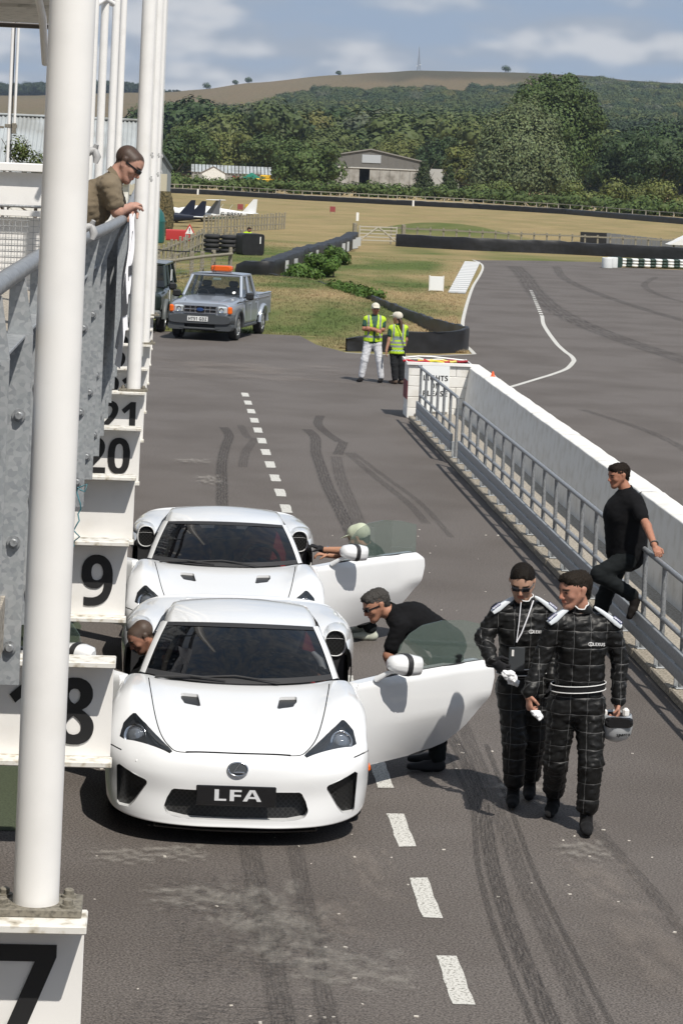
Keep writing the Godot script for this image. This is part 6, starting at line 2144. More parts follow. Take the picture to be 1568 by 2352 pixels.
func car_net() -> Array:
	return [
		[V(0, .13, -.25), V(.30, .13, -.26), V(.55, .13, -.30), V(.70, .14, -.38), V(.80, .15, -.48), V(.85, .16, -.56), V(.87, .17, -.60), V(.87, .18, -.62)],
		[V(0, .135, -.02), V(.30, .135, -.03), V(.55, .14, -.09), V(.72, .15, -.20), V(.835, .17, -.33), V(.89, .20, -.47), V(.905, .22, -.56), V(.905, .24, -.60)],
		[V(0, .175, .0), V(.30, .175, -.01), V(.55, .18, -.06), V(.73, .19, -.17), V(.845, .215, -.31), V(.90, .25, -.45), V(.912, .28, -.55), V(.912, .30, -.60)],
		[V(0, .32, -.02), V(.30, .32, -.03), V(.55, .34, -.08), V(.735, .355, -.18), V(.855, .37, -.32), V(.912, .39, -.45), V(.922, .40, -.55), V(.92, .41, -.60)],
		[V(0, .47, -.02), V(.30, .475, -.03), V(.55, .49, -.075), V(.735, .505, -.18), V(.855, .515, -.32), V(.912, .52, -.45), V(.922, .52, -.55), V(.92, .515, -.60)],
		[V(0, .575, -.05), V(.30, .58, -.065), V(.55, .595, -.13), V(.725, .605, -.26), V(.84, .61, -.40), V(.903, .60, -.50), V(.918, .585, -.57), V(.915, .56, -.62)],
		[V(0, .632, -.14), V(.30, .637, -.16), V(.52, .65, -.25), V(.68, .685, -.42), V(.80, .685, -.54), V(.888, .66, -.60), V(.915, .62, -.63), V(.915, .58, -.66)],
		[V(0, .70, -.48), V(.30, .703, -.50), V(.50, .715, -.56), V(.66, .765, -.68), V(.785, .785, -.75), V(.883, .745, -.78), V(.917, .68, -.78), V(.918, .57, -.76)],
		[V(0, .765, -.90), V(.30, .768, -.91), V(.52, .785, -.94), V(.68, .838, -.98), V(.795, .855, -1.0), V(.888, .80, -1.0), V(.922, .70, -1.0), V(.915, .56, -1.0)],
		[V(0, .822, -1.34), V(.30, .824, -1.34), V(.54, .835, -1.36), V(.70, .862, -1.37), V(.80, .862, -1.36), V(.875, .80, -1.35), V(.90, .60, -1.34), V(.87, .25, -1.34)],
		[V(0, .83, -1.75), V(.30, .83, -1.75), V(.56, .84, -1.75), V(.72, .857, -1.75), V(.81, .847, -1.75), V(.865, .78, -1.75), V(.885, .55, -1.75), V(.86, .22, -1.75)],
		[V(0, .84, -2.4), V(.30, .84, -2.4), V(.56, .845, -2.4), V(.74, .86, -2.4), V(.83, .85, -2.4), V(.87, .77, -2.4), V(.88, .52, -2.4), V(.86, .22, -2.4)],
		[V(0, .86, -2.9), V(.30, .86, -2.9), V(.56, .87, -2.9), V(.74, .89, -2.9), V(.85, .88, -2.9), V(.905, .79, -2.9), V(.905, .55, -2.9), V(.87, .24, -2.9)],
		[V(0, .92, -3.45), V(.30, .92, -3.45), V(.56, .925, -3.45), V(.76, .955, -3.45), V(.885, .925, -3.45), V(.94, .82, -3.45), V(.945, .70, -3.45), V(.93, .58, -3.45)],
		[V(0, .95, -3.95), V(.30, .95, -3.95), V(.56, .95, -3.95), V(.74, .95, -3.95), V(.865, .91, -3.95), V(.925, .80, -3.95), V(.93, .6, -3.95), V(.90, .32, -3.95)],
		[V(0, .965, -4.28), V(.30, .965, -4.28), V(.55, .958, -4.27), V(.72, .945, -4.25), V(.83, .90, -4.22), V(.885, .78, -4.2), V(.885, .58, -4.2), V(.86, .33, -4.2)],
		[V(0, .95, -4.42), V(.30, .95, -4.41), V(.54, .94, -4.38), V(.70, .92, -4.32), V(.80, .87, -4.28), V(.85, .75, -4.25), V(.85, .56, -4.25), V(.84, .34, -4.25)],
		[V(0, .6, -4.5), V(.30, .6, -4.48), V(.54, .6, -4.45), V(.70, .6, -4.4), V(.79, .58, -4.35), V(.83, .55, -4.3), V(.84, .48, -4.28), V(.83, .36, -4.26)],
		[V(0, .3, -4.45), V(.30, .3, -4.44), V(.54, .3, -4.42), V(.70, .3, -4.38), V(.78, .3, -4.33), V(.82, .32, -4.29), V(.83, .33, -4.27), V(.82, .34, -4.26)]]

func p2(a: Array) -> PackedVector2Array:
	var o := PackedVector2Array()
	for i in range(0, a.size(), 2): o.append(Vector2(a[i], a[i + 1]))
	return o

func make_door(side: int, open_deg: float, paint: Material) -> Node3D:
	# door axes: x along the door from its hinge, y up, z out of the car; built for the left door, mirrored for the right
	var d := Node3D.new()
	d.name = "door"
	var k := float(side)
	d.position = V(0.845 * k, 0, -1.50)
	d.rotation.y = k * (PI / 2 - deg_to_rad(open_deg))
	var outline := rounded(p2([0.0, .30, 0.02, .845, 0.6, .872, 1.42, .875, 1.50, .81, 1.505, .74, 1.455, .555, 1.30, .37, 1.12, .25, .85, .195, .12, .205]), 0.02)
	var P := []
	for i in 33:
		var row := []
		for j in 21:
			var s := -0.05 + 1.6 * i / 32.0
			var y := 0.15 + 0.76 * j / 20.0
			var o := 0.055 * (1.0 - pow((y - 0.66) / 0.45, 2.0)) + 0.03 * sin(clampf(s / 1.5, 0, 1) * PI) - 0.02
			o -= 0.10 * pow(clampf((0.53 - y) / 0.36, 0.0, 1.0), 1.1) * smoothstep(0.0, 0.9, s)
			o += 0.05 * smoothstep(1.1, 1.5, s) * smoothstep(0.5, 0.62, y)
			o -= 0.05 * smoothstep(0.84, 0.9, y)
			row.append(Vector3(s * k, y, o))
		P.append(row)
	var sp := soup_of(P, false)
	for i in sp[1].size():
		if sp[1][i].z < 0: sp[1][i] = -sp[1][i]
	var op := PackedVector2Array()
	for p in outline: op.append(Vector2(p.x * k, p.y))
	var skin := cut(sp, op, 0, 1, func(_p, _n): return true)
	var mb := MB.new()
	soup_mesh(mb, skin, Vector3.ZERO, 1)
	var ring := drape(skin, densify(op, 0.05), 0, 1)
	var cc := V(0.7 * k, 0.5, 0)
	for i in ring.size():
		var a: Vector3 = ring[i]
		var b: Vector3 = ring[(i + 1) % ring.size()]
		mb.quad(a, b, V(b.x, b.y, minf(b.z - 0.05, -0.07)), V(a.x, a.y, minf(a.z - 0.05, -0.07)), (a + b) * 0.5 - cc)
	part("outer_skin", mb, paint, d)
	mb = MB.new()
	for i in skin[0].size(): skin[0][i].z = -0.075
	for i in skin[1].size(): skin[1][i] = V(0, 0, -1)
	soup_mesh(mb, skin, Vector3.ZERO, 1)
	mb.box(V(0.75 * k, 0.55, -0.10), V(0.7, 0.1, 0.06), 0.02)
	part("inner_trim", mb, mat("trim_black", lin(0.02, 0.02, 0.022), 0.6), d)
	# frameless glass
	var gl := p2([.40, .85, .50, 1.08, .60, 1.16, .74, 1.21, .96, 1.225, 1.22, 1.20, 1.45, 1.145, 1.455, .86])
	var g2 := PackedVector2Array()
	for p in gl: g2.append(Vector2(p.x * k, p.y))
	mb = MB.new()
	mb.prism(g2, 0.006, Transform3D(Basis(), V(0, 0, 0.0)))
	var tint := mat("door_glass", Color(0.46, 0.53, 0.50, 0.26), 0.02)
	tint.transparency = BaseMaterial3D.TRANSPARENCY_ALPHA
	part("window", mb, tint, d)
	mb = MB.new()
	mb.bar(V(0.3 * k, 0.868, 0.012), V(1.42 * k, 0.872, 0.012), 0.02, 0.012, 0.004)
	part("window_seal", mb, mat("trim_black"), d)
	# mirror
	mb = MB.new()
	sloft(mb, [[0.125, 0, 0, 0.012, 0.01, 2.0], [0.12, 0, 0, 0.05, 0.035, 2.2], [0.09, 0, 0, 0.08, 0.06, 2.4], [0.02, 0, 0, 0.098, 0.075, 2.5], [-0.06, 0, 0, 0.095, 0.08, 2.6], [-0.13, 0, 0, 0.075, 0.072, 2.6], [-0.15, 0, 0, 0.04, 0.05, 2.4]], 24)
	var m := part("mirror_shell", mb, paint, d, V(0.33 * k, 0.985, 0.19))
	m.rotation.y = PI / 2 * k - 0.30 * k + (PI if side > 0 else 0.0)
	m.rotation.x = -0.1
	mb = MB.new()
	sloft(mb, [[0.01, 0, 0, 0.102, 0.080, 2.6], [-0.035, 0, 0, 0.101, 0.083, 2.6]], 24, false)
	part("mirror_band", mb, mat("trim_black"), m)
	mb = MB.new()
	mb.tube([V(0.22 * k, 0.86, 0.03), V(0.25 * k, 0.91, 0.10), V(0.29 * k, 0.95, 0.17)], [0.05, 0.035, 0.03], 10, true, 0.5)
	part("mirror_arm", mb, paint, d)
	mb = MB.new()
	mb.lathe([Vector2(0.001, 0.003), Vector2(0.008, 0.003), Vector2(0.009, 0)], 10, Transform3D(Basis(V(1, 0, 0), V(0, 0, 1), V(0, -1, 0)), V(1.425 * k, 0.78, 0.075)))
	part("lock", mb, mat("trim_black"), d)
	return d

func make_car(called: String, label: String) -> Node3D:
	var car := thing(called, label, "sports car", Vector3.ZERO, 0.0, "white sports cars parked nose to tail")
	var paint := mat("car_white", lin(0.76, 0.77, 0.78), 0.32)
	paint.clearcoat_enabled = true; paint.clearcoat = 1.0; paint.clearcoat_roughness = 0.04
	var black := mat("trim_black", lin(0.02, 0.02, 0.022), 0.6)
	var gap := mat("panel_gap", lin(0.006, 0.006, 0.007), 0.8)
	var chrome := mat("chrome", lin(0.62, 0.63, 0.65), 0.12, 1.0)
	var grille := mesh_grille()
	var P := spline_grid(car_net(), 8, 7)
	var body := soup_of(P)
	var ctr := V(0, 0.45, -2.2)
	for i in body[1].size():
		if body[1][i].dot(body[0][i] - V(0, 0.4, clampf(body[0][i].z, -3.8, -0.8))) < 0: body[1][i] = -body[1][i]
	var front := func(p: Vector3, n: Vector3) -> bool: return p.z > -0.62 and n.z > 0.15
	var top := func(p: Vector3, n: Vector3) -> bool: return n.y > 0.2
	var mb := MB.new()
	# lower grille
	var gp := rounded(p2([-.4, .385, .44, .385, .475, .32, .495, .255, .47, .212, .35, .192, -.4, .182]), 0.02)
	var piece := cut(body, gp, 0, 1, front)
	var half := Geometry2D.intersect_polygons(gp, p2([0, 0, 1, 0, 1, 1, 0, 1]))[0]
	var ring := drape(piece, densify(half, 0.03), 0, 1)
	soup_mesh(mb, piece, V(0, 0, -0.09))
	var g := part("lower_grille", mb, grille, car)
	mb = MB.new()
	var ring2 := []
	for p in ring:
		if p.x > 0.004: ring2.append(p)
	for m in [1.0, -1.0]:
		for i in ring.size():
			var a: Vector3 = ring[i]
			var b: Vector3 = ring[(i + 1) % ring.size()]
			if a.x < 0.004 and b.x < 0.004: continue
			mb.quad(a * V(m, 1, 1), b * V(m, 1, 1), (b + V(0, 0, -0.10)) * V(m, 1, 1), (a + V(0, 0, -0.10)) * V(m, 1, 1), V(0, 0.28, a.z) - a * V(m, 1, 1))
	part("grille_surround", mb, paint, g)
	# side intakes
	var ip := rounded(p2([.835, .50, .74, .465, .625, .425, .612, .405, .70, .26, .735, .218, .82, .21]), 0.015)
	piece = cut(body, ip, 0, 1, front)
	ring = drape(piece, densify(ip, 0.03), 0, 1)
	for s in [-1, 1]:
		mb = MB.new()
		soup_mesh(mb, piece, V(0, 0, -0.07), s)
		var it := part("side_intake", mb, grille, car)
		mb = MB.new()
		rim(mb, ring, V(0, 0, -0.08), s)
		part("intake_surround", mb, paint, it)
	# headlights
	var hp := rounded(p2([.425, -.085, .60, -.225, .79, -.385, .828, -.45, .81, -.59, .735, -.675, .60, -.42]), 0.012)
	piece = cut(body, hp, 0, 2, func(p: Vector3, n: Vector3) -> bool: return p.y > 0.54 and n.y > 0.05)
	ring = drape(piece, densify(hp, 0.03), 0, 2)
	var lens := mat("lamp_cover", Color(0.55, 0.6, 0.65, 0.03), 0.02)
	lens.transparency = BaseMaterial3D.TRANSPARENCY_ALPHA
	for s in [-1, 1]:
		mb = MB.new()
		soup_mesh(mb, piece, V(0, -0.002, -0.002), s)
		var hl := part("headlight", mb, lens, car)
		mb = MB.new()
		soup_mesh(mb, piece, V(-0.004, -0.055, -0.03), s)
		rim(mb, ring, V(-0.004, -0.058, -0.032), s)
		part("lamp_housing", mb, mat("lamp_dark", lin(0.018, 0.02, 0.024), 0.3, 0.2), hl)
		mb = MB.new()
		var fw := V(0.15 * s, 0.42, 0.9).normalized()
		var rx := V(1, 0, 0)
		rx = (rx - fw * rx.dot(fw)).normalized()
		var xf := Transform3D(Basis(rx, fw, rx.cross(fw)), V(0.722 * s, 0.640, -0.490))
		mb.lathe([Vector2(0.075, -0.03), Vector2(0.082, 0.0), Vector2(0.076, 0.012), Vector2(0.056, -0.006)], 26, xf)
		part("lamp_ring", mb, chrome, hl)
		mb = MB.new()
		mb.lathe([Vector2(0.056, -0.012), Vector2(0.05, 0.006), Vector2(0.034, 0.018), Vector2(0.001, 0.023)], 22, xf)
		part("projector", mb, mat("projector_glass", lin(0.20, 0.22, 0.25), 0.04, 0.5), hl)
		mb = MB.new()
		for q in [[.63, .600, -.345], [.57, .592, -.27], [.515, .588, -.20]]: mb.box(V(q[0] * s, q[1], q[2]), V(0.04, 0.035, 0.03), 0.01, Basis(V(0, 1, 0), -0.7 * s))
		part("side_lamp", mb, chrome, hl)
		mb = MB.new()
		mb.box(V(0.926 * s, 0.455, -0.565), V(0.024, 0.045, 0.10), 0.010)
		# washers
		part("side_marker", mb, mat("lamp_amber", lin(0.75, 0.13, 0.01), 0.2), car)
		mb = MB.new()
		mb.lathe([Vector2(0.014, 0), Vector2(0.014, 0.008), Vector2(0.001, 0.012)], 10, Transform3D(Basis(V(1, 0, 0), V(0, 0, 1), V(0, -1, 0)), V(0.69 * s, 0.535, -0.175)))
		part("washer_jet", mb, paint, car)
	# bonnet: shut line and vents
	var line := PackedVector2Array()
	for q in [[.665, -1.42], [.645, -1.15], [.605, -.76], [.545, -.40], [.475, -.20], [.40, -.125], [.2, -.118], [-.1, -.115]]: line.append(Vector2(q[0], q[1]))
	var c2 := PackedVector2Array()
	for i in line.size() - 1:
		for k in 5: c2.append(line[i].cubic_interpolate(line[i + 1], line[maxi(i - 1, 0)], line[mini(i + 2, line.size() - 1)], k / 5.0))
	c2.append(line[-1])
	var groove := MB.new()
	for gp2 in Geometry2D.offset_polyline(c2, 0.0042, Geometry2D.JOIN_MITER, Geometry2D.END_BUTT):
		piece = cut(body, gp2, 0, 2, top)
		soup_mesh(groove, piece, V(0, -0.012, 0))
	for gp2 in Geometry2D.offset_polyline(p2([.36, -.121, .2, -.118, -.1, -.115]), 0.009, Geometry2D.JOIN_MITER, Geometry2D.END_BUTT):
		piece = cut(body, gp2, 0, 2, top)
		soup_mesh(groove, piece, V(0, -0.014, 0))
	var vp := rounded(p2([.42, -1.165, .297, -1.155, .272, -.905, .39, -.955, .418, -1.05]), 0.012)
	piece = cut(body, vp, 0, 2, top)
	ring = drape(piece, densify(vp, 0.03), 0, 2)
	for s in [-1, 1]:
		mb = MB.new()
		soup_mesh(mb, piece, V(0, -0.022, 0), s)
		var bv := part("bonnet_vent", mb, grille, car)
		mb = MB.new()
		rim(mb, ring, V(0, -0.03, 0), s)
		part("vent_surround", mb, paint, bv)
	# openings for the cabin and the doors
	cut(body, p2([-.2, -1.44, .35, -1.45, .66, -1.54, .69, -1.62, .70, -2.75, .60, -3.2, .3, -3.35, -.2, -3.4]), 0, 2, top)
	cut(body, p2([.64, -1.53, 1.1, -1.53, 1.1, -2.78, .865, -2.80, .855, -2.985, .655, -2.985]), 0, 2, func(p: Vector3, n: Vector3) -> bool: return p.y > 0.76)
	cut(body, p2([-1.53, .30, -1.53, .9, -2.80, .9, -2.78, .70, -2.70, .56, -2.5, .36, -2.3, .28]), 2, 1, func(p: Vector3, n: Vector3) -> bool: return p.x > 0.6 and n.x > 0.2)
	# bumper and wing meet along a seam
	for gp2 in Geometry2D.offset_polyline(p2([.80, .578, .87, .585, .96, .578]), 0.0035, Geometry2D.JOIN_MITER, Geometry2D.END_BUTT):
		piece = cut(body, gp2, 0, 1, func(p: Vector3, n: Vector3) -> bool: return p.z > -0.68 and p.z < -0.3)
		soup_mesh(groove, piece, V(-0.006, 0, -0.006))
	mb = MB.new()
	soup_mesh(mb, body)
	part("body_shell", mb, paint, car)
	part("bonnet_gap", groove, gap, car)
	# splitter
	mb = MB.new()
	var sp := []
	for i in 2:
		var row := []
		for j in 25:
			var x := -0.56 + 1.12 * j / 24.0
			row.append(V(x, 0.108 + 0.012 * i, -0.03 - 0.28 * x * x + (0.02 if i == 0 else 0.03)))
		sp.append(row)
	mb.grid(sp)
	for j in 24: mb.quad(sp[0][j], sp[0][j + 1], sp[0][j + 1] + V(0, 0.0, -0.4), sp[0][j] + V(0, 0.0, -0.4), V(0, -1, 0)); 
	for j in 24: mb.quad(sp[1][j], sp[1][j + 1], sp[1][j + 1] + V(0, 0.004, -0.2), sp[1][j] + V(0, 0.004, -0.2), V(0, 1, 0))
	part("splitter", mb, mat("gloss_black", lin(0.01, 0.01, 0.011), 0.15), car)
	mb = MB.new()
	mb.box(V(0, 0.155, -2.3), V(1.5, 0.05, 3.6))
	mb.box(V(0, 0.4, -0.75), V(1.2, 0.4, 0.7))
	part("underbody", mb, gap, car)
	# number plate
	mb = MB.new()
	mb.box(V(-0.005, 0.362, 0.012), V(0.545, 0.136, 0.014), 0.006, Basis(V(1, 0, 0), -0.08))
	var np := part("number_plate", mb, mat("gloss_black"), car)
	var tm := text("LFA", 0.075, 0.004)
	var tn := part("plate_lettering", tm, mat("letter_silver", lin(0.75, 0.76, 0.78), 0.3, 0.3), np, V(0.0, 0.366, 0.022))
	tn.rotation.x = -0.08
	tn.scale.x = 0.32 / tm.get_aabb().size.x
	# emblem: an oval with an angled L
	mb = MB.new()
	var ov := []
	for k in 33: ov.append(V(cos(TAU * k / 32.0) * 0.066, 0.537 + sin(TAU * k / 32.0) * 0.043, -0.008 - 0.016 * (1.0 + sin(TAU * k / 32.0)) * 0.8))
	mb.tube(ov, 0.0075, 8, false)
	mb.bar(V(0.012, 0.572, -0.022), V(-0.026, 0.522, -0.002), 0.011, 0.010, 0.003)
	mb.bar(V(-0.03, 0.520, -0.002), V(0.048, 0.520, -0.002), 0.011, 0.010, 0.003)
	var em := part("emblem", mb, chrome, car)
	mb = MB.new()
	mb.lathe([Vector2(0.001, 0.001), Vector2(0.064, 0.0)], 28, Transform3D(Basis(V(1, 0, 0), V(0, 0.30, 0.95).normalized(), V(0, -0.62, 0.2)), V(0, 0.537, -0.018)))
	part("emblem_ground", mb, mat("emblem_dark", lin(0.05, 0.055, 0.06), 0.3), em)
	# cabin: windscreen, pillars, roof
	var glass := mat("screen_glass", Color(0.010, 0.015, 0.024, 0.86), 0.02)
	glass.transparency = BaseMaterial3D.TRANSPARENCY_ALPHA
	var W := []
	for i in 13:
		var f := i / 12.0
		var row := []
		for j in 25:
			var u := j / 12.0 - 1.0
			var b := V(u * 0.70, 0.835 + 0.03 * u * u, -1.40 - 0.13 * u * u - 0.02 * pow(u, 6.0))
			var t := V(u * 0.560, 1.178 - 0.040 * u * u, -1.985 - 0.175 * u * u)
			var p := b.lerp(t, f)
			p += V(0, 0.022, 0.018) * sin(f * PI)
			row.append(p)
		W.append(row)
	mb = MB.new()
	mb.grid(W, true)
	var ws := part("windscreen", mb, glass, car)
	mb = MB.new()
	for e in [[0, 1], [11, 12]]:
		var Q := []
		for i in range(e[0], e[1] + 1):
			var row := []
			for p in W[i]: row.append(p + V(0, 0.003, 0.003))
			Q.append(row)
		mb.grid(Q, true)
	part("screen_border", mb, black, ws)
	for e in [[-0.36, 0.30, 0.02], [-0.62, -0.1, 0.012]]:
		mb = MB.new()
		mb.tube([V(e[0], 0.86, -1.455), V((e[0] + e[1]) / 2, 0.868 + e[2], -1.435), V(e[1], 0.858, -1.40)], [0.012, 0.009, 0.005], 6)
		part("wiper", mb, black, car)
	# pillars and roof in one curved skin
	var R := []
	var zs := [[-1.985, -2.16, 1.18, .560], [-2.25, -2.36, 1.212, .553], [-2.55, -2.60, 1.222, .542], [-2.85, -2.86, 1.212, .525], [-3.10, -3.10, 1.18, .505]]
	for zz in zs:
		var row := []
		for j in 33:
			var u := j / 16.0 - 1.0
			row.append(V(u * zz[3], zz[2] - 0.042 * u * u, lerpf(zz[0], zz[1], u * u)))
		row.push_front(V(-zz[3] - 0.028, zz[2] - 0.085, zz[1]))
		row.append(V(zz[3] + 0.028, zz[2] - 0.085, zz[1]))
		R.append(row)
	mb = MB.new()
	mb.grid(spline_rows(R, 5), true)
	part("roof", mb, paint, car)
	for s in [-1.0, 1.0]:
		mb = MB.new()
		var Q := []
		for i in 13:
			var p: Vector3 = W[i][24 if s > 0 else 0]
			Q.append([p + V(-0.004 * s, 0.004, 0.012), p + V(0.034 * s, 0.004, -0.03), p + V(0.050 * s, -0.02, -0.085), p + V(0.02 * s, -0.045, -0.10)])
		mb.grid(Q, s > 0)
		part("pillar", mb, paint, car)
		# quarter panel from the roof down to the rear wing
		Q = []
		for i in 9:
			var f := i / 8.0
			var a := V(s * lerpf(0.553, 0.42, f), lerpf(1.13, 0.985, pow(f, 1.6)), lerpf(-2.86, -3.75, f))
			var b := V(s * lerpf(0.70, 0.60, f), lerpf(0.88, 0.95, f), lerpf(-2.86, -3.80, f))
			Q.append([a, a.lerp(b, 0.33) + V(0.018 * s, 0, 0), a.lerp(b, 0.66) + V(0.012 * s, -0.01, 0), b])
		mb = MB.new()
		mb.grid(Q, s < 0)
		part("quarter_panel", mb, paint, car)
		# air scoop on the haunch
		mb = MB.new()
		var st := []
		for e in [[-2.985, .772, .862, .078, .098], [-2.97, .773, .864, .082, .102], [-2.985, .775, .862, .090, .108], [-3.15, .785, .845, .115, .128], [-3.45, .80, .80, .135, .150], [-3.75, .80, .78, .12, .14]]: st.append([e[0], e[1] * s, e[2], e[3], e[4], 2.4])
		sloft(mb, st, 26, false)
		var sc := part("air_scoop", mb, paint, car)
		mb = MB.new()
		sloft(mb, [[-2.992, .772 * s, .862, .080, .100, 2.4], [-2.996, .772 * s, .862, .02, .02, 2.4]], 24)
		part("scoop_mesh", mb, grille, sc)
		# sill
		mb = MB.new()
		mb.bar(V(s * 0.83, 0.25, -1.36), V(s * 0.83, 0.25, -2.9), 0.1, 0.10, 0.03)
		part("sill", mb, paint, car)
	mb = MB.new()
	var RW := []
	for i in 6:
		var f := i / 5.0
		var row := []
		for j in 9:
			var u := j / 4.0 - 1.0
			row.append(V(u * lerpf(0.50, 0.42, f), lerpf(1.18, 0.985, f) - 0.03 * u * u + 0.02 * sin(f * PI), lerpf(-3.09, -3.78, f)))
		RW.append(row)
	mb.grid(RW, true)
	part("rear_window", mb, mats["glass_dark"], car)
	mb = MB.new()
	mb.box(V(0, 0.955, -4.30), V(0.90, 0.02, 0.16), 0.009)
	part("rear_wing", mb, paint, car)
	# cabin: tub, dash, wheel, seats
	mb = MB.new()
	mb.box(V(0, 0.22, -2.2), V(1.5, 0.04, 1.6)); mb.box(V(0, 0.5, -1.42), V(1.4, 0.6, 0.04)); mb.box(V(0, 0.55, -3.02), V(1.70, 0.62, 0.05)); mb.box(V(0, 0.36, -2.2), V(0.22, 0.28, 1.4), 0.05)
	part("cabin_tub", mb, black, car)
	mb = MB.new()
	sloft(mb, [[-1.44, 0, 0.74, 0.60, 0.08, 4.0], [-1.62, 0, 0.735, 0.66, 0.10, 4.0], [-1.78, 0, 0.70, 0.66, 0.09, 4.0], [-1.84, 0, 0.68, 0.62, 0.05, 3.0]], 24)
	mb.box(V(0.34, 0.80, -1.70), V(0.34, 0.07, 0.16), 0.03)
	part("dashboard", mb, mat("dash_grey", lin(0.035, 0.04, 0.042), 0.7), car)
	mb = MB.new()
	var sr := []
	for k in 25: sr.append(V(0.36 + cos(TAU * k / 24.0) * 0.175, 0.80 + sin(TAU * k / 24.0) * 0.16, -1.95 - sin(TAU * k / 24.0) * 0.06))
	mb.tube(sr, 0.017, 8, false)
	for a in [0.3, PI - 0.3, -PI / 2]: mb.bar(V(0.36, 0.79, -1.93), V(0.36 + cos(a) * 0.17, 0.79 + sin(a) * 0.15, -1.95), 0.04, 0.015, 0.004)
	mb.lathe([Vector2(0.001, 0.02), Vector2(0.05, 0.015), Vector2(0.06, 0)], 14, Transform3D(Basis(V(1, 0, 0), V(0, 0.3, 1), V(0, -1, 0.3)), V(0.36, 0.79, -1.93)))
	part("steering_wheel", mb, mat("wheel_leather", lin(0.06, 0.062, 0.066), 0.5), car)
	for x in [-0.37, 0.37]:
		mb = MB.new()
		sloft(mb, [[0.0, 0, 0, 0.2, 0.05, 3.0], [0.10, 0, 0.0, 0.25, 0.08, 3.5], [0.42, 0, 0.0, 0.26, 0.09, 3.5], [0.60, 0, 0, 0.19, 0.07, 3.0], [0.68, 0, 0, 0.13, 0.05, 2.5]], 20)
		var seat := part("seat", mb, mat("seat_red", lin(0.22, 0.012, 0.016), 0.7), car, V(x, 0.38, -2.56))
		seat.rotation.x = -PI / 2 - 0.32 + 0.0
		mb = MB.new()
		mb.box(V(x, 0.36, -2.30), V(0.5, 0.13, 0.5), 0.05)
		part("seat_cushion", mb, mats["seat_red"], car)
	mb = MB.new()
	mb.box(V(0, 1.10, -2.10), V(0.22, 0.055, 0.03), 0.014)
	part("rear_view_mirror", mb, black, car)
	mb = MB.new()
	for s in [-1]: mb.tube([V(s * 0.62, 0.5, -1.9), V(s * 0.56, 0.86, -2.0), V(s * 0.47, 1.06, -2.3), V(s * 0.38, 1.13, -2.5)], 0.022, 8)  # beige tube curving up inside the passenger side of the cabin
	part("beige_tube", mb, mat("tube_beige", lin(0.42, 0.38, 0.31), 0.7), car)
	# wheels
	for q in [V(-0.775, 0.335, -0.97), V(0.775, 0.335, -0.97), V(-0.775, 0.345, -3.55), V(0.775, 0.345, -3.55)]: wheel(car, q, q.y, 0.27, 10, mat("wheel_dark", lin(0.05, 0.052, 0.055), 0.35, 0.6))
	for s in [-1, 1]:
		var d := make_door(s, 47.0, paint)
		car.add_child(d, true)
	return car

func spline_rows(ctrl: Array, per: int) -> Array:
	var rows := []
	for i in ctrl.size() - 1:
		for k in per + (1 if i == ctrl.size() - 2 else 0):
			var row := []
			for j in ctrl[0].size(): row.append(ctrl[i][j].cubic_interpolate(ctrl[i + 1][j], ctrl[maxi(i - 1, 0)][j], ctrl[mini(i + 2, ctrl.size() - 1)][j], float(k) / per))
			rows.append(row)
	return rows

func make_cars() -> void:
	var car := make_car("sports_car", "front white sports car with a lettered black plate and its doors open")
	car.position = V(0.705, 0, -17.2)
	car.rotation.y = deg_to_rad(-1.6)
	var c2 := copy(car, "second white sports car parked behind the front one")
	c2.position = V(0.765, 0, -22.56)
	c2.rotation.y = deg_to_rad(-0.6)
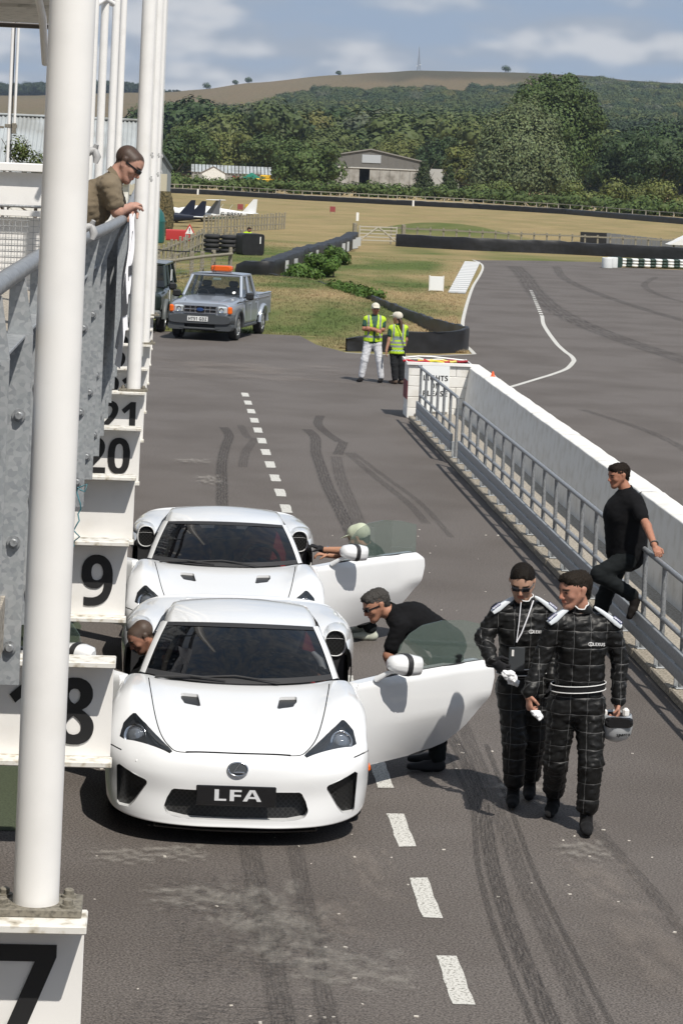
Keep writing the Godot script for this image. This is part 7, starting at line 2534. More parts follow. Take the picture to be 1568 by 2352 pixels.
# ---------------------------------------------------------------- people: tapered bones joined by a smooth minimum, meshed as surface nets
class Field:
	var lo: Vector3
	var h: float
	var nx: int
	var ny: int
	var nz: int
	var f := PackedFloat32Array()
	func _init(bones: Array, cell: float) -> void:
		h = cell
		lo = Vector3.ONE * 1e6
		var hi := -lo
		for b in bones:
			if b.size() > 7 and b[7]: continue
			var r: float = maxf(b[2], b[3]) + cell * 2.5
			lo = lo.min(b[0].min(b[1]) - Vector3.ONE * r)
			hi = hi.max(b[0].max(b[1]) + Vector3.ONE * r)
		var s := (hi - lo) / h
		nx = int(s.x) + 2; ny = int(s.y) + 2; nz = int(s.z) + 2
		f.resize(nx * ny * nz)
		f.fill(10.0)
		for b in bones: add(b)
	# bone: [a, b, ra, rb, k, flat direction, flat factor, carve]
	func add(bn: Array) -> void:
		var a: Vector3 = bn[0]
		var b: Vector3 = bn[1]
		var ra: float = bn[2]
		var rb: float = bn[3]
		var k: float = bn[4]
		var fd: Vector3 = bn[5] if bn.size() > 5 else Vector3.ZERO
		var fs: float = (1.0 / bn[6] - 1.0) if bn.size() > 6 else 0.0
		var carve: bool = bn.size() > 7 and bn[7]
		var flat := fs != 0.0
		var r := maxf(ra, rb) + maxf(k, h * 2.2)
		var p0 := (a.min(b) - Vector3.ONE * r - lo) / h
		var p1 := (a.max(b) + Vector3.ONE * r - lo) / h
		var ab := b - a
		var inv := 1.0 / maxf(ab.length_squared(), 1e-9)
		var dr := rb - ra
		for z in range(maxi(0, int(p0.z)), mini(nz, int(p1.z) + 2)):
			for y in range(maxi(0, int(p0.y)), mini(ny, int(p1.y) + 2)):
				var i := (z * ny + y) * nx
				for x in range(maxi(0, int(p0.x)), mini(nx, int(p1.x) + 2)):
					var p := lo + Vector3(x, y, z) * h - a
					var t := clampf(p.dot(ab) * inv, 0.0, 1.0)
					var w := p - ab * t
					if flat: w += fd * (w.dot(fd) * fs)
					var d := w.length() - ra - dr * t
					var o := f[i + x]
					if carve:
						d = -d
						var q := maxf(k - absf(o - d), 0.0)
						f[i + x] = maxf(o, d) + q * q / (4.0 * k)
					else:
						var q := maxf(k - absf(o - d), 0.0)
						f[i + x] = minf(o, d) - q * q / (4.0 * k)
	func net(mb, disp, colour) -> void:
		var id := PackedInt32Array()
		id.resize(f.size())
		id.fill(-1)
		var sy := nx
		var sz := nx * ny
		var off := PackedInt32Array([0, 1, sy, sy + 1, sz, sz + 1, sz + sy, sz + sy + 1])
		var ed := [[0, 1], [2, 3], [4, 5], [6, 7], [0, 2], [1, 3], [4, 6], [5, 7], [0, 4], [1, 5], [2, 6], [3, 7]]
		var cp := []
		for k in 8: cp.append(Vector3(k & 1, (k >> 1) & 1, k >> 2))
		var near := h * 3.2
		var pos := PackedVector3Array()
		var cells := PackedInt32Array()
		for z in nz - 1:
			for y in ny - 1:
				var row := (z * ny + y) * nx
				for x in nx - 1:
					var i := row + x
					if absf(f[i]) > near: continue
					var m := 0
					for k in 8:
						if f[i + off[k]] < 0.0: m |= 1 << k
					if m == 0 or m == 255: continue
					var s := Vector3.ZERO
					var n := 0
					for e in ed:
						var u: int = e[0]
						var w: int = e[1]
						if ((m >> u) & 1) != ((m >> w) & 1):
							var fu := f[i + off[u]]
							var t := fu / (fu - f[i + off[w]])
							s += cp[u] + (cp[w] - cp[u]) * t
							n += 1
					id[i] = pos.size()
					cells.append(i)
					pos.append(lo + (Vector3(x, y, z) + s / n) * h)
		var tri := PackedInt32Array()
		for ci in cells:
			var a := f[ci] < 0.0
			for ax in 3:
				var st: int = [1, sy, sz][ax]
				var s1: int = [sy, sz, 1][ax]
				var s2: int = [sz, 1, sy][ax]
				if a == (f[ci + st] < 0.0): continue
				var q0 := id[ci]
				var q1 := id[ci - s1] if ci - s1 >= 0 else -1
				var q2 := id[ci - s1 - s2] if ci - s1 - s2 >= 0 else -1
				var q3 := id[ci - s2] if ci - s2 >= 0 else -1
				if q1 < 0 or q2 < 0 or q3 < 0: continue
				if a: tri.append_array(PackedInt32Array([q0, q1, q2, q0, q2, q3]))
				else: tri.append_array(PackedInt32Array([q0, q2, q1, q0, q3, q2]))
		var nr := _normals(pos, tri)
		if disp != null:
			for i in pos.size(): pos[i] += nr[i] * disp.call(pos[i])
			nr = _normals(pos, tri)
		var base: int = mb.v.size()
		var hc: bool = colour != null
		for i in pos.size():
			if hc: mb.col = colour.call(pos[i])
			mb.vert(pos[i], nr[i], Vector2.ZERO)
		for i in range(0, tri.size(), 3): mb.tri_i(base + tri[i], base + tri[i + 1], base + tri[i + 2])
	func _normals(pos: PackedVector3Array, tri: PackedInt32Array) -> PackedVector3Array:
		var nr := PackedVector3Array()
		nr.resize(pos.size())
		for i in range(0, tri.size(), 3):
			var g := (pos[tri[i + 1]] - pos[tri[i]]).cross(pos[tri[i + 2]] - pos[tri[i]])
			nr[tri[i]] += g; nr[tri[i + 1]] += g; nr[tri[i + 2]] += g
		# orient outwards by the field
		var c := 0
		for i in range(0, pos.size(), 17):
			var q := (pos[i] + nr[i].normalized() * h * 0.9 - lo) / h
			var j := (clampi(int(q.z + 0.5), 0, nz - 1) * ny + clampi(int(q.y + 0.5), 0, ny - 1)) * nx + clampi(int(q.x + 0.5), 0, nx - 1)
			c += 1 if f[j] > 0.0 else -1
		for i in nr.size(): nr[i] = nr[i].normalized() * (1.0 if c >= 0 else -1.0)
		return nr

var fold := noise(1.0, 900, 3)
func blob(mb: MB, bones: Array, cell: float, disp = null, colour = null) -> void:
	Field.new(bones, cell).net(mb, disp, colour)

func folds(amp: float, fx: float, fy: float) -> Callable:
	return func(p: Vector3) -> float: return amp * (absf(fold.get_noise_3d(p.x * fx, p.y * fy, p.z * fx)) * 2.2 - 0.45)

# head: c centre between the ears, fw forward, up
func head_bones(c: Vector3, B: Basis, s: float) -> Array:
	var o := []
	var q := func(x: float, y: float, z: float) -> Vector3: return c + B * (Vector3(x, y, z) * s)
	var add := func(a: Vector3, b: Vector3, ra: float, rb: float, k: float, carve := false) -> void: o.append([a, b, ra * s, rb * s, k * s, Vector3.ZERO, 1.0, carve])
	add.call(q.call(0, .040, -.034), q.call(0, .034, .022), .080, .076, .03)
	add.call(q.call(0, .0, .038), q.call(0, -.07, .042), .060, .040, .03)
	for e in [-1, 1]:
		add.call(q.call(e * .050, -.030, .0), q.call(e * .020, -.090, .055), .028, .022, .025)
		add.call(q.call(e * .042, -.022, .060), q.call(e * .036, -.03, .058), .024, .022, .02)
		o.append([q.call(e * .077, -.022, -.008), q.call(e * .082, .016, -.016), .016 * s, .021 * s, .006 * s, B.x, 0.42, false])
		add.call(q.call(e * .011, -.037, .096), q.call(e * .010, -.036, .092), .0085, .009, .006)
	add.call(q.call(-.034, .017, .080), q.call(.034, .017, .080), .015, .015, .015)
	add.call(q.call(0, .010, .088), q.call(0, -.030, .110), .008, .0125, .012)
	add.call(q.call(-.018, -.060, .082), q.call(.018, -.060, .082), .0115, .0115, .010)
	add.call(q.call(0, -.096, .068), q.call(0, -.098, .066), .021, .021, .02)
	for e in [-1, 1]: add.call(q.call(e * .031, .0, .099), q.call(e * .034, .0, .097), .012, .012, .010, true)
	add.call(q.call(-.016, -.0495, .098), q.call(.016, -.0495, .098), .003, .003, .004, true)
	return o

func skin_colour(c: Vector3, B: Basis, s: float, base: Color, hair: Color, beard := 0.0, crop := false) -> Callable:
	var inv := B.transposed()
	return func(p: Vector3) -> Color:
		var l: Vector3 = inv * (p - c) / s
		var k := base * (1.0 + 0.10 * fold.get_noise_3d(p.x * 60.0, p.y * 60.0, p.z * 60.0))
		if crop:
			var hl := lerpf(-0.070, 0.0, smoothstep(-0.09, -0.01, l.z)) + lerpf(0.0, 0.075, smoothstep(0.0, 0.085, l.z))
			var m := smoothstep(-0.006, 0.010, l.y - hl + 0.010 * fold.get_noise_3d(p.x * 70.0, p.y * 70.0, p.z * 70.0))
			k = k.lerp(hair * (1.0 + 0.5 * fold.get_noise_3d(p.x * 150.0, p.y * 150.0, p.z * 150.0)), m * 0.93)
		if l.z > 0.03:
			k = k.lerp(Color(base.r * 1.02, base.g * 0.62, base.b * 0.58), smoothstep(0.016, 0.006, absf(l.y + 0.060)) * smoothstep(0.026, 0.016, absf(l.x)))
			k = k.lerp(Color(base.r * 1.05, base.g * 0.82, base.b * 0.75), smoothstep(0.03, 0.012, Vector2(l.x, l.y + 0.026).length()) * 0.5)
			var e := Vector2(absf(l.x) - 0.032, l.y - 0.001)
			k = k.lerp(Color(0.02, 0.015, 0.012), smoothstep(0.011, 0.006, Vector2(e.x * 0.7, e.y * 1.5).length()))
			k = k.lerp(hair, smoothstep(0.009, 0.004, absf(l.y - 0.021 + 0.1 * (absf(l.x) - 0.034) ** 2)) * smoothstep(0.028, 0.018, absf(absf(l.x) - 0.034)))
			k = k.lerp(hair.lerp(base, 0.45), beard * smoothstep(-0.03, -0.06, l.y) * smoothstep(0.004, 0.012, absf(l.y + 0.060)))
		k.a = 1.0
		return k

func hair_bones(c: Vector3, B: Basis, s: float, long := 0.0, fringe := 0.0, locks := 0) -> Array:
	var q := func(x: float, y: float, z: float) -> Vector3: return c + B * (Vector3(x, y, z) * s)
	var o := [[q.call(0, .046, -.040), q.call(0, .050, .020), .0825 * s, .0765 * s, .03 * s]]
	o.append([q.call(0, -.02, -.062), q.call(0, -.035 - long, -.066), .052 * s, .045 * s, .03 * s])
	for e in [-1, 1]:
		o.append([q.call(e * .055, .02, -.02), q.call(e * .060, -.008, -.008), .029 * s, .018 * s, .02 * s])
		o.append([q.call(e * .075, -.02, .075), q.call(e * .062, .035, .088), .034 * s, .030 * s, .010 * s, Vector3.ZERO, 1.0, true])
	if fringe > 0: o.append([q.call(-.035, .078, .060), q.call(.035, .076, .062), .030 * s, .030 * s, .02 * s])
	var rk := RandomNumberGenerator.new()
	rk.seed = 17 + int(s * 100.0) + int(fringe * 31.0) + int(absf(c.x) * 1000.0)
	for i in locks:
		var d := Vector3(rk.randf_range(-1, 1), rk.randf_range(0.25, 1.0), rk.randf_range(-0.7, 1.0)).normalized()
		var a0 := Vector3(0, .046, -.012) + d * Vector3(.074, .078, .090)
		var t0 := (Vector3(rk.randf_range(-0.6, 0.2), -0.2, 0.9) - d * 0.2).normalized()
		o.append([c + B * (a0 * s), c + B * ((a0 + t0 * .030 + d * .010) * s), .011 * s, .005 * s, .010 * s])
	# keep the face free
	o.append([q.call(0, -.035, .112), q.call(0, .012 - fringe * 0.02, .108), .080 * s, .066 * s, .012 * s, Vector3.ZERO, 1.0, true])
	return o

func hand_bones(w: Vector3, d: Vector3, n: Vector3, thumb: float, curl: float, s := 1.0) -> Array:
	d = d.normalized()
	n = (n - d * n.dot(d)).normalized()
	var l := d.cross(n) * thumb
	var o := [[w - d * 0.02 * s, w + d * 0.03 * s, .026 * s, .030 * s, .015], [w + d * 0.03 * s, w + d * 0.082 * s, .034 * s, .040 * s, .012, n, 0.42]]
	var offs := [0.030, 0.010, -0.010, -0.029]
	var lens := [0.072, 0.080, 0.075, 0.060]
	for i in 4:
		var p: Vector3 = w + (d * 0.086 + l * offs[i]) * s
		var ang := curl * 0.5
		var prev := p
		for k in 3:
			var dd := d * cos(ang) + n * sin(ang)
			var e: Vector3 = prev + dd * lens[i] * s * [0.45, 0.32, 0.25][k]
			o.append([prev, e, (.0098 - .0009 * k) * s, (.0092 - .0012 * k) * s, .004])
			prev = e
			ang += curl
	var tb := w + (d * 0.03 + l * 0.028) * s
	var t1 := tb + (d * 0.55 + l * 0.62 + n * 0.35).normalized() * 0.042 * s
	var t2 := t1 + (d * 0.75 + l * (0.30 - curl * 0.4) + n * (0.3 + curl * 0.5)).normalized() * 0.036 * s
	o.append([tb, t1, .0135 * s, .011 * s, .008]); o.append([t1, t2, .0105 * s, .0085 * s, .004])
	return o

func mirror_x(v: Vector3) -> Vector3: return Vector3(-v.x, v.y, v.z)

func skin_mat() -> StandardMaterial3D:
	var m := mat("skin", Color.WHITE, 0.52, 0.0, 0.4)
	m.vertex_color_use_as_albedo = true
	m.subsurf_scatter_enabled = true; m.subsurf_scatter_strength = 0.05
	return m

func cloth(key: String, c: Color, rough := 0.85, sheen := 0.25) -> StandardMaterial3D:
	var m := mat(key, c, rough, 0.0, 0.2)
	if sheen > 0:
		m.rim_enabled = true; m.rim = sheen
	return m

func suit_mat() -> StandardMaterial3D:
	if mats.has("suit_cloth"): return mats["suit_cloth"]
	# quilted black fabric with a check of pale stitching
	var n := 256
	var im := Image.create(n, n, false, Image.FORMAT_RGB8)
	var hm := Image.create(n, n, false, Image.FORMAT_RGB8)
	for y in n:
		for x in n:
			var u := absf(fposmod(x / 256.0 * 2.0 + 0.012 * sin(y * 0.05), 1.0) - 0.5)
			var w := absf(fposmod(y / 256.0 * 2.0 + 0.014 * sin(x * 0.06), 1.0) - 0.5)
			var l := maxf(smoothstep(0.481, 0.493, u), smoothstep(0.481, 0.493, w))
			im.set_pixel(x, y, grey(0.095 + 0.44 * l * (0.70 + 0.30 * sin(x * 0.9 + y * 0.9))))
			hm.set_pixel(x, y, grey(clampf(1.0 - pow(maxf(u, w) * 2.0, 6.0), 0, 1)))
	var m := mat("suit_cloth", Color.WHITE, 0.46, 0.0, 0.36)
	tri_tex(m, ImageTexture.create_from_image(im), 4.3, false)
	m.uv1_triplanar_sharpness = 12.0
	bump(m, ImageTexture.create_from_image(hm), 0.45)
	return m

func front_z(mb: MB, x: float, y: float) -> float:
	var b := -9.0
	for p in mb.v:
		if absf(p.x - x) < 0.03 and absf(p.y - y) < 0.03: b = maxf(b, p.z)
	return b

# arms and legs given as chains of joints
func limb(o: Array, pts: Array, rad: Array, k: float) -> void:
	for i in pts.size() - 1: o.append([pts[i], pts[i + 1], rad[i], rad[i + 1], k])

func look_basis(fw: Vector3, up := Vector3.UP) -> Basis:
	var z := fw.normalized()
	var x := up.cross(z).normalized()
	return Basis(x, z.cross(x), z)

func torso_bones(J: Dictionary, r: float, depth: float) -> Array:
	# pelvis, chest, neck, shoulders a and b; front gives the chest's direction
	var fr: Vector3 = J.front
	var o := []
	var w: Vector3 = J.pel.lerp(J.che, 0.5)
	o.append([J.pel, w, r * 1.02, r * 0.98, .05, fr, depth])
	o.append([w, J.che, r * 0.98, r * 1.10, .05, fr, depth])
	o.append([J.shA.lerp(J.shB, 0.14), J.shB.lerp(J.shA, 0.14), r * .50, r * .50, .07])
	o.append([J.che, J.nek.lerp(J.che, 0.15), r * 0.85, r * 0.42, .05, fr, 0.9])
	return o

func shoe(o: Array, an: Vector3, toe: Vector3, heel_y: float, shaft: float) -> void:
	var d := toe - an
	d.y = 0
	d = d.normalized()
	var heel := Vector3(an.x, an.y - 0.055, an.z) - d * 0.03
	o.append([heel, heel.lerp(toe, 0.5), .040, .044, .02])
	o.append([heel.lerp(toe, 0.5), toe, .044, .034, .02, Vector3.UP, 0.8])
	o.append([an + Vector3(0, shaft, 0), heel + d * 0.03, .047, .044, .02])

func piping(path: Array, r: float, parent: Node, called: String) -> void:
	var mb := MB.new()
	mb.tube(path, r, 6)
	part(called, mb, mat("piping_white", lin(0.72, 0.72, 0.72), 0.6), parent)

func racing_suit(o: Node3D, J: Dictionary, cell: float) -> MB:
	var bones := torso_bones(J, J.get("r", 0.172), 0.70)
	bones.append([J.hiA, J.hiB, .112, .112, .05])
	limb(bones, [J.shA, J.elA, J.wrA], [.074, .062, .050], .022)
	limb(bones, [J.shB, J.elB, J.wrB], [.074, .062, .050], .022)
	limb(bones, [J.hiA, J.knA, J.anA.lerp(J.knA, 0.22)], [.106, .086, .076], .022)
	limb(bones, [J.hiB, J.knB, J.anB.lerp(J.knB, 0.22)], [.106, .086, .076], .022)
	var mb := MB.new()
	blob(mb, bones, cell, func(p: Vector3) -> float: return 0.0105 * (absf(fold.get_noise_3d(p.x * 6.0, p.y * 15.0, p.z * 6.0)) * 2.2 - 0.5) + 0.004 * fold.get_noise_3d(p.x * 22.0, p.y * 40.0, p.z * 22.0))
	part("racing_suit", mb, suit_mat(), o)
	# belt with pale edges
	var c: Vector3 = J.pel.lerp(J.che, 0.18)
	for e in [-0.022, 0.022]:
		var ring := []
		for k in 25:
			var a := TAU * k / 24.0
			ring.append(c + Vector3(cos(a) * 0.192, e + 0.012 * cos(a), sin(a) * 0.140))
		piping(ring, 0.0035, o, "belt_piping")
	var bm := MB.new()
	for k in 24:
		var a := TAU * k / 24.0
		var b := TAU * (k + 1) / 24.0
		bm.quad(c + Vector3(cos(a) * 0.190, -0.022 + 0.012 * cos(a), sin(a) * 0.138), c + Vector3(cos(b) * 0.190, -0.022 + 0.012 * cos(b), sin(b) * 0.138), c + Vector3(cos(b) * 0.190, 0.022 + 0.012 * cos(b), sin(b) * 0.138), c + Vector3(cos(a) * 0.190, 0.022 + 0.012 * cos(a), sin(a) * 0.138), Vector3(cos(a), 0, sin(a)))
	part("belt", bm, cloth("belt_black", lin(0.015, 0.015, 0.016), 0.6), o)
	# stand-up collar
	var n: Vector3 = J.nek
	var up: Vector3 = (J.hed - J.nek).normalized()
	var cm := MB.new()
	var rows := []
	for i in 4:
		var row := []
		for k in 21:
			var a := TAU * k / 20.0
			var open := 0.018 * maxf(0.0, sin(a)) * (1.0 if absf(cos(a)) < 0.35 else 0.4)
			row.append(n + Vector3(cos(a) * (0.086 - 0.006 * i), 0.0, sin(a) * 0.080 + 0.012) + up * (0.005 + 0.022 * i - open * i * 0.7))
		rows.append(row)
	cm.grid(rows)
	part("collar", cm, suit_mat(), o)
	var cr := []
	for p in rows[3]: cr.append(p)
	piping(cr, 0.0045, o, "collar_piping")
	# shoulder patches with print
	for s in [["shA", -1.0], ["shB", 1.0]]:
		var sh: Vector3 = J[s[0]]
		var pts := []
		for k in 7:
			var f := k / 6.0
			var g: Vector3 = J.nek.lerp(sh, 0.42 + 0.62 * f)
			g += Vector3(s[1] * 0.052 * f * f, 0.078 - 0.012 * f - 0.055 * f * f, 0.020 + 0.030 * f)
			pts.append(g)
		var pm := MB.new()
		pm.tube(pts, [0.016, 0.030, 0.036, 0.040, 0.048, 0.054, 0.040], 10, true, 0.36)
		var sp := part("shoulder_patch", pm, mat("patch_white", lin(0.66, 0.70, 0.74), 0.6), o)
		var dir: Vector3 = (pts[6] - pts[3]).normalized()
		var fw := Vector3(s[1] * 0.45, 0.5, 0.75).normalized()
		var xx: Vector3 = (dir * s[1] + Vector3(0, 0.9 * s[1], 0) * 0.0).normalized()
		var zz: Vector3 = (fw - xx * fw.dot(xx)).normalized()
		var bx := MB.new()
		bx.box(Vector3.ZERO, Vector3(0.070, 0.020, 0.004), 0.0)
		var lab := part("patch_label", bx, mat("label_blue", lin(0.03, 0.04, 0.16), 0.6), sp, pts[5] + zz * 0.034)
		lab.basis = Basis(xx, zz.cross(xx), zz)
		var tm := text("sparco", 0.015, 0.002)
		var tn := part("patch_lettering", tm, mat("piping_white"), sp, pts[5] + zz * 0.0375)
		tn.basis = Basis(xx, zz.cross(xx), zz)
	# chest badge
	var bp := Vector3(J.che.x + 0.085, J.che.y + 0.035, 0)
	var z := front_z(mb, bp.x, bp.y)
	var t2 := text("LEXUS", 0.021, 0.002)
	part("chest_lettering", t2, mat("piping_white"), o, Vector3(bp.x + 0.018, bp.y, z + 0.004))
	var ov := MB.new()
	var oring := []
	for k in 17: oring.append(Vector3(bp.x - 0.04 + cos(TAU * k / 16.0) * 0.016, bp.y + sin(TAU * k / 16.0) * 0.012, z + 0.005))
	ov.tube(oring, 0.0025, 5, false)
	ov.bar(Vector3(bp.x - 0.038, bp.y + 0.009, z + 0.005), Vector3(bp.x - 0.046, bp.y - 0.004, z + 0.005), 0.003, 0.003); ov.bar(Vector3(bp.x - 0.046, bp.y - 0.004, z + 0.005), Vector3(bp.x - 0.03, bp.y - 0.004, z + 0.005), 0.003, 0.003)
	part("chest_emblem", ov, mat("piping_white"), o)
	return mb

func person(label: String, at: Vector3, J: Dictionary, L: Dictionary, group := "") -> Node3D:
	var o := thing("person", label, "person", at, 0.0, group)
	var cell: float = L.get("cell", 0.013)
	var hs: float = L.get("head", 1.0)
	var skin: Color = L.get("skin", Color(0.42, 0.23, 0.16))
	var hair: Color = L.get("hair", Color(0.012, 0.009, 0.007))
	J.hs = hs
	var B := look_basis(J.look, J.get("hup", Vector3.UP))
	# --- body: head, neck, arms, hands and the frame under the clothes
	var mb := MB.new()
	mb.colored = true
	var hb := head_bones(J.hed, B, hs)
	hb.append([J.hed + B * Vector3(0, -.05, -.022), J.nek, .056 * hs, .062, .02])
	blob(mb, hb, L.get("hcell", 0.0055), null, skin_colour(J.hed, B, hs, skin, hair, L.get("beard", 0.0), L.get("crop", false)))
	var sc := func(_p: Vector3) -> Color: return skin * (1.0 + 0.08 * fold.get_noise_3d(_p.x * 40.0, _p.y * 40.0, _p.z * 40.0))
	var frame := []
	frame.append([J.nek, J.che, .05, .09, .03]); frame.append([J.che, J.pel, .09, .09, .03])
	for e in ["A", "B"]:
		var bare: bool = L.get("bare", false)
		frame.append([J.nek.lerp(J["sh" + e], 0.5), J["sh" + e], .04, .04, .03])
		limb(frame, [J["sh" + e], J["el" + e], J["wr" + e]], [.040, .043, .030] if bare else [.03, .03, .028], .02)
		if J.has("hi" + e): limb(frame, [J.pel, J["hi" + e], J["kn" + e], J["an" + e]], [.07, .05, .04, .035], .02)
	blob(mb, frame, 0.02 if not L.get("bare", false) else 0.014, null, sc)
	for e in ["A", "B"]:
		var hd: Array = L.get("hand" + e, [])
		if hd.size() and not L.get("glove" + e, false): blob(mb, hand_bones(J["wr" + e], hd[0], hd[1], hd[2], hd[3], L.get("hands", 1.0)), L.get("fcell", 0.0046), null, sc)
	part("body", mb, skin_mat(), o)
	for e in ["A", "B"]:
		if L.get("glove" + e, false):
			var hd: Array = L["hand" + e]
			var gm := MB.new()
			blob(gm, hand_bones(J["wr" + e], hd[0], hd[1], hd[2], hd[3], 1.1), 0.005)
			part("glove", gm, cloth("glove_black", lin(0.02, 0.02, 0.022), 0.7), o)
	# --- hair
	if L.get("hair_on", true):
		var hm := MB.new()
		var am: float = L.get("tousle", 0.006) * 0.55
		blob(hm, hair_bones(J.hed, B, hs, L.get("long", 0.0), L.get("fringe", 0.0), L.get("locks", 14)), L.get("hcell", 0.0055), func(p: Vector3) -> float: return am * (absf(fold.get_noise_3d(p.x * 40.0, p.y * 18.0, p.z * 40.0)) * 2.0 - 0.5) + 0.003 * fold.get_noise_3d(p.x * 110.0, p.y * 50.0, p.z * 110.0))
		var hk := "hair_%d" % int(hair.r * 10000)
		var hmat := cloth(hk, Color(hair.r, hair.g, hair.b).linear_to_srgb(), 0.72, 0.0)
		hmat.metallic_specular = 0.25
		if not hmat.albedo_texture: tri_tex(hmat, ntex(noise(0.08, 950, 3), [[0.0, grey(0.55)], [0.5, grey(0.95)], [1.0, grey(1.0)]], 128), 9.0, false)
		part("hair", hm, hmat, o)
	# --- clothes
	match L.kind:
		"suit": racing_suit(o, J, cell)
		_:
			var sb := torso_bones(J, J.get("r", 0.165), J.get("depth", 0.72))
			var sl: float = L.get("sleeve", 0.55)
			for e in ["A", "B"]: sb.append([J["sh" + e], J["sh" + e].lerp(J["el" + e], sl), .068, .066, .025])
			var sm := MB.new()
			blob(sm, sb, cell, folds(L.get("crease", 0.006), 7.0, 13.0))
			part("shirt", sm, L.shirt, o)
			if J.has("hiA"):
				var tb := [[J.pel, J.hiA.lerp(J.hiB, 0.5), .150, .13, .05, J.front, 0.78], [J.hiA, J.hiB, .108, .108, .05]]
				for e in ["A", "B"]: limb(tb, [J["hi" + e], J["kn" + e], J["an" + e].lerp(J["kn" + e], 0.08)], [.102, .080, .068], .022)
				var tm := MB.new()
				blob(tm, tb, cell, folds(0.008, 6.0, 11.0))
				part("trousers", tm, L.trousers, o)
			var cl := MB.new()
			var up: Vector3 = (J.hed - J.nek).normalized()
			var xa := up.cross(J.look).normalized()
			var za := xa.cross(up)
			var rows := []
			for i in 3:
				var row := []
				for k in 17:
					var a := TAU * k / 16.0
					row.append(J.nek + xa * cos(a) * (0.078 - 0.004 * i) + za * (sin(a) * 0.074) + up * (-0.01 + 0.018 * i - 0.012 * i * maxf(0.0, sin(a))))
				rows.append(row)
			cl.grid(rows)
			part("collar", cl, L.shirt, o)
	if J.has("anA"):
		for e in ["A", "B"]:
			var fb := []
			shoe(fb, J["an" + e], J["to" + e], 0.0, 0.10 if L.kind == "suit" else 0.02)
			var fm := MB.new()
			blob(fm, fb, minf(cell, 0.010))
			part("shoe", fm, L.shoes, o)
	return o

func sunglasses(o: Node3D, J: Dictionary, thin := false) -> void:
	var B := look_basis(J.look, J.get("hup", Vector3.UP)).scaled_local(Vector3.ONE * J.hs)
	var mb := MB.new()
	for e in [-1, 1]:
		var c: Vector3 = J.hed + B * Vector3(e * .033, .001, .101)
		mb.box(c, Vector3(.052, .030, .010), 0.007, B * Basis(Vector3.UP, e * 0.28))
		mb.bar(J.hed + B * Vector3(e * .060, .006, .090), J.hed + B * Vector3(e * .083, .008, -.005), .005, .012, 0.0)
	mb.bar(J.hed + B * Vector3(-.012, .006, .108), J.hed + B * Vector3(.012, .006, .108), .006, .006)
	part("sunglasses", mb, mat("shade_lens", lin(0.012, 0.012, 0.014), 0.08), o)

func cap(o: Node3D, J: Dictionary, m: Material, cell: float) -> void:
	var B := look_basis(J.look, J.get("hup", Vector3.UP))
	var q := func(x: float, y: float, z: float) -> Vector3: return J.hed + B * Vector3(x, y, z)
	var b := [[q.call(0, .048, -.036), q.call(0, .052, .020), .094, .088, .03], [q.call(-.035, .052, .10), q.call(.035, .052, .10), .045, .045, .02, B.y, 0.16], [q.call(-.03, .047, .145), q.call(.03, .047, .145), .036, .036, .02, B.y, 0.16], [q.call(0, -.085, -.01), q.call(0, -.085, .02), .105, .105, .006, Vector3.ZERO, 1.0, true]]
	var mb := MB.new()
	blob(mb, b, cell)
	part("cap", mb, m, o)

func tissue(label: String, at: Vector3, s: float) -> void:
	var mb := MB.new()
	blob(mb, [[at, at + Vector3(s, -s * 0.5, 0.0), s * 0.6, s * 0.9, 0.02], [at + Vector3(s, -s * 0.5, 0), at + Vector3(s * 1.7, -s * 1.4, 0.01), s * 0.8, s * 0.7, 0.02]], 0.006, func(p: Vector3) -> float: return 0.02 * fold.get_noise_3d(p.x * 26.0, p.y * 26.0, p.z * 26.0))
	one("tissue", mb, mat("tissue_white", lin(0.76, 0.77, 0.79), 0.8), label, "tissue", "crumpled tissues in the drivers' hands")

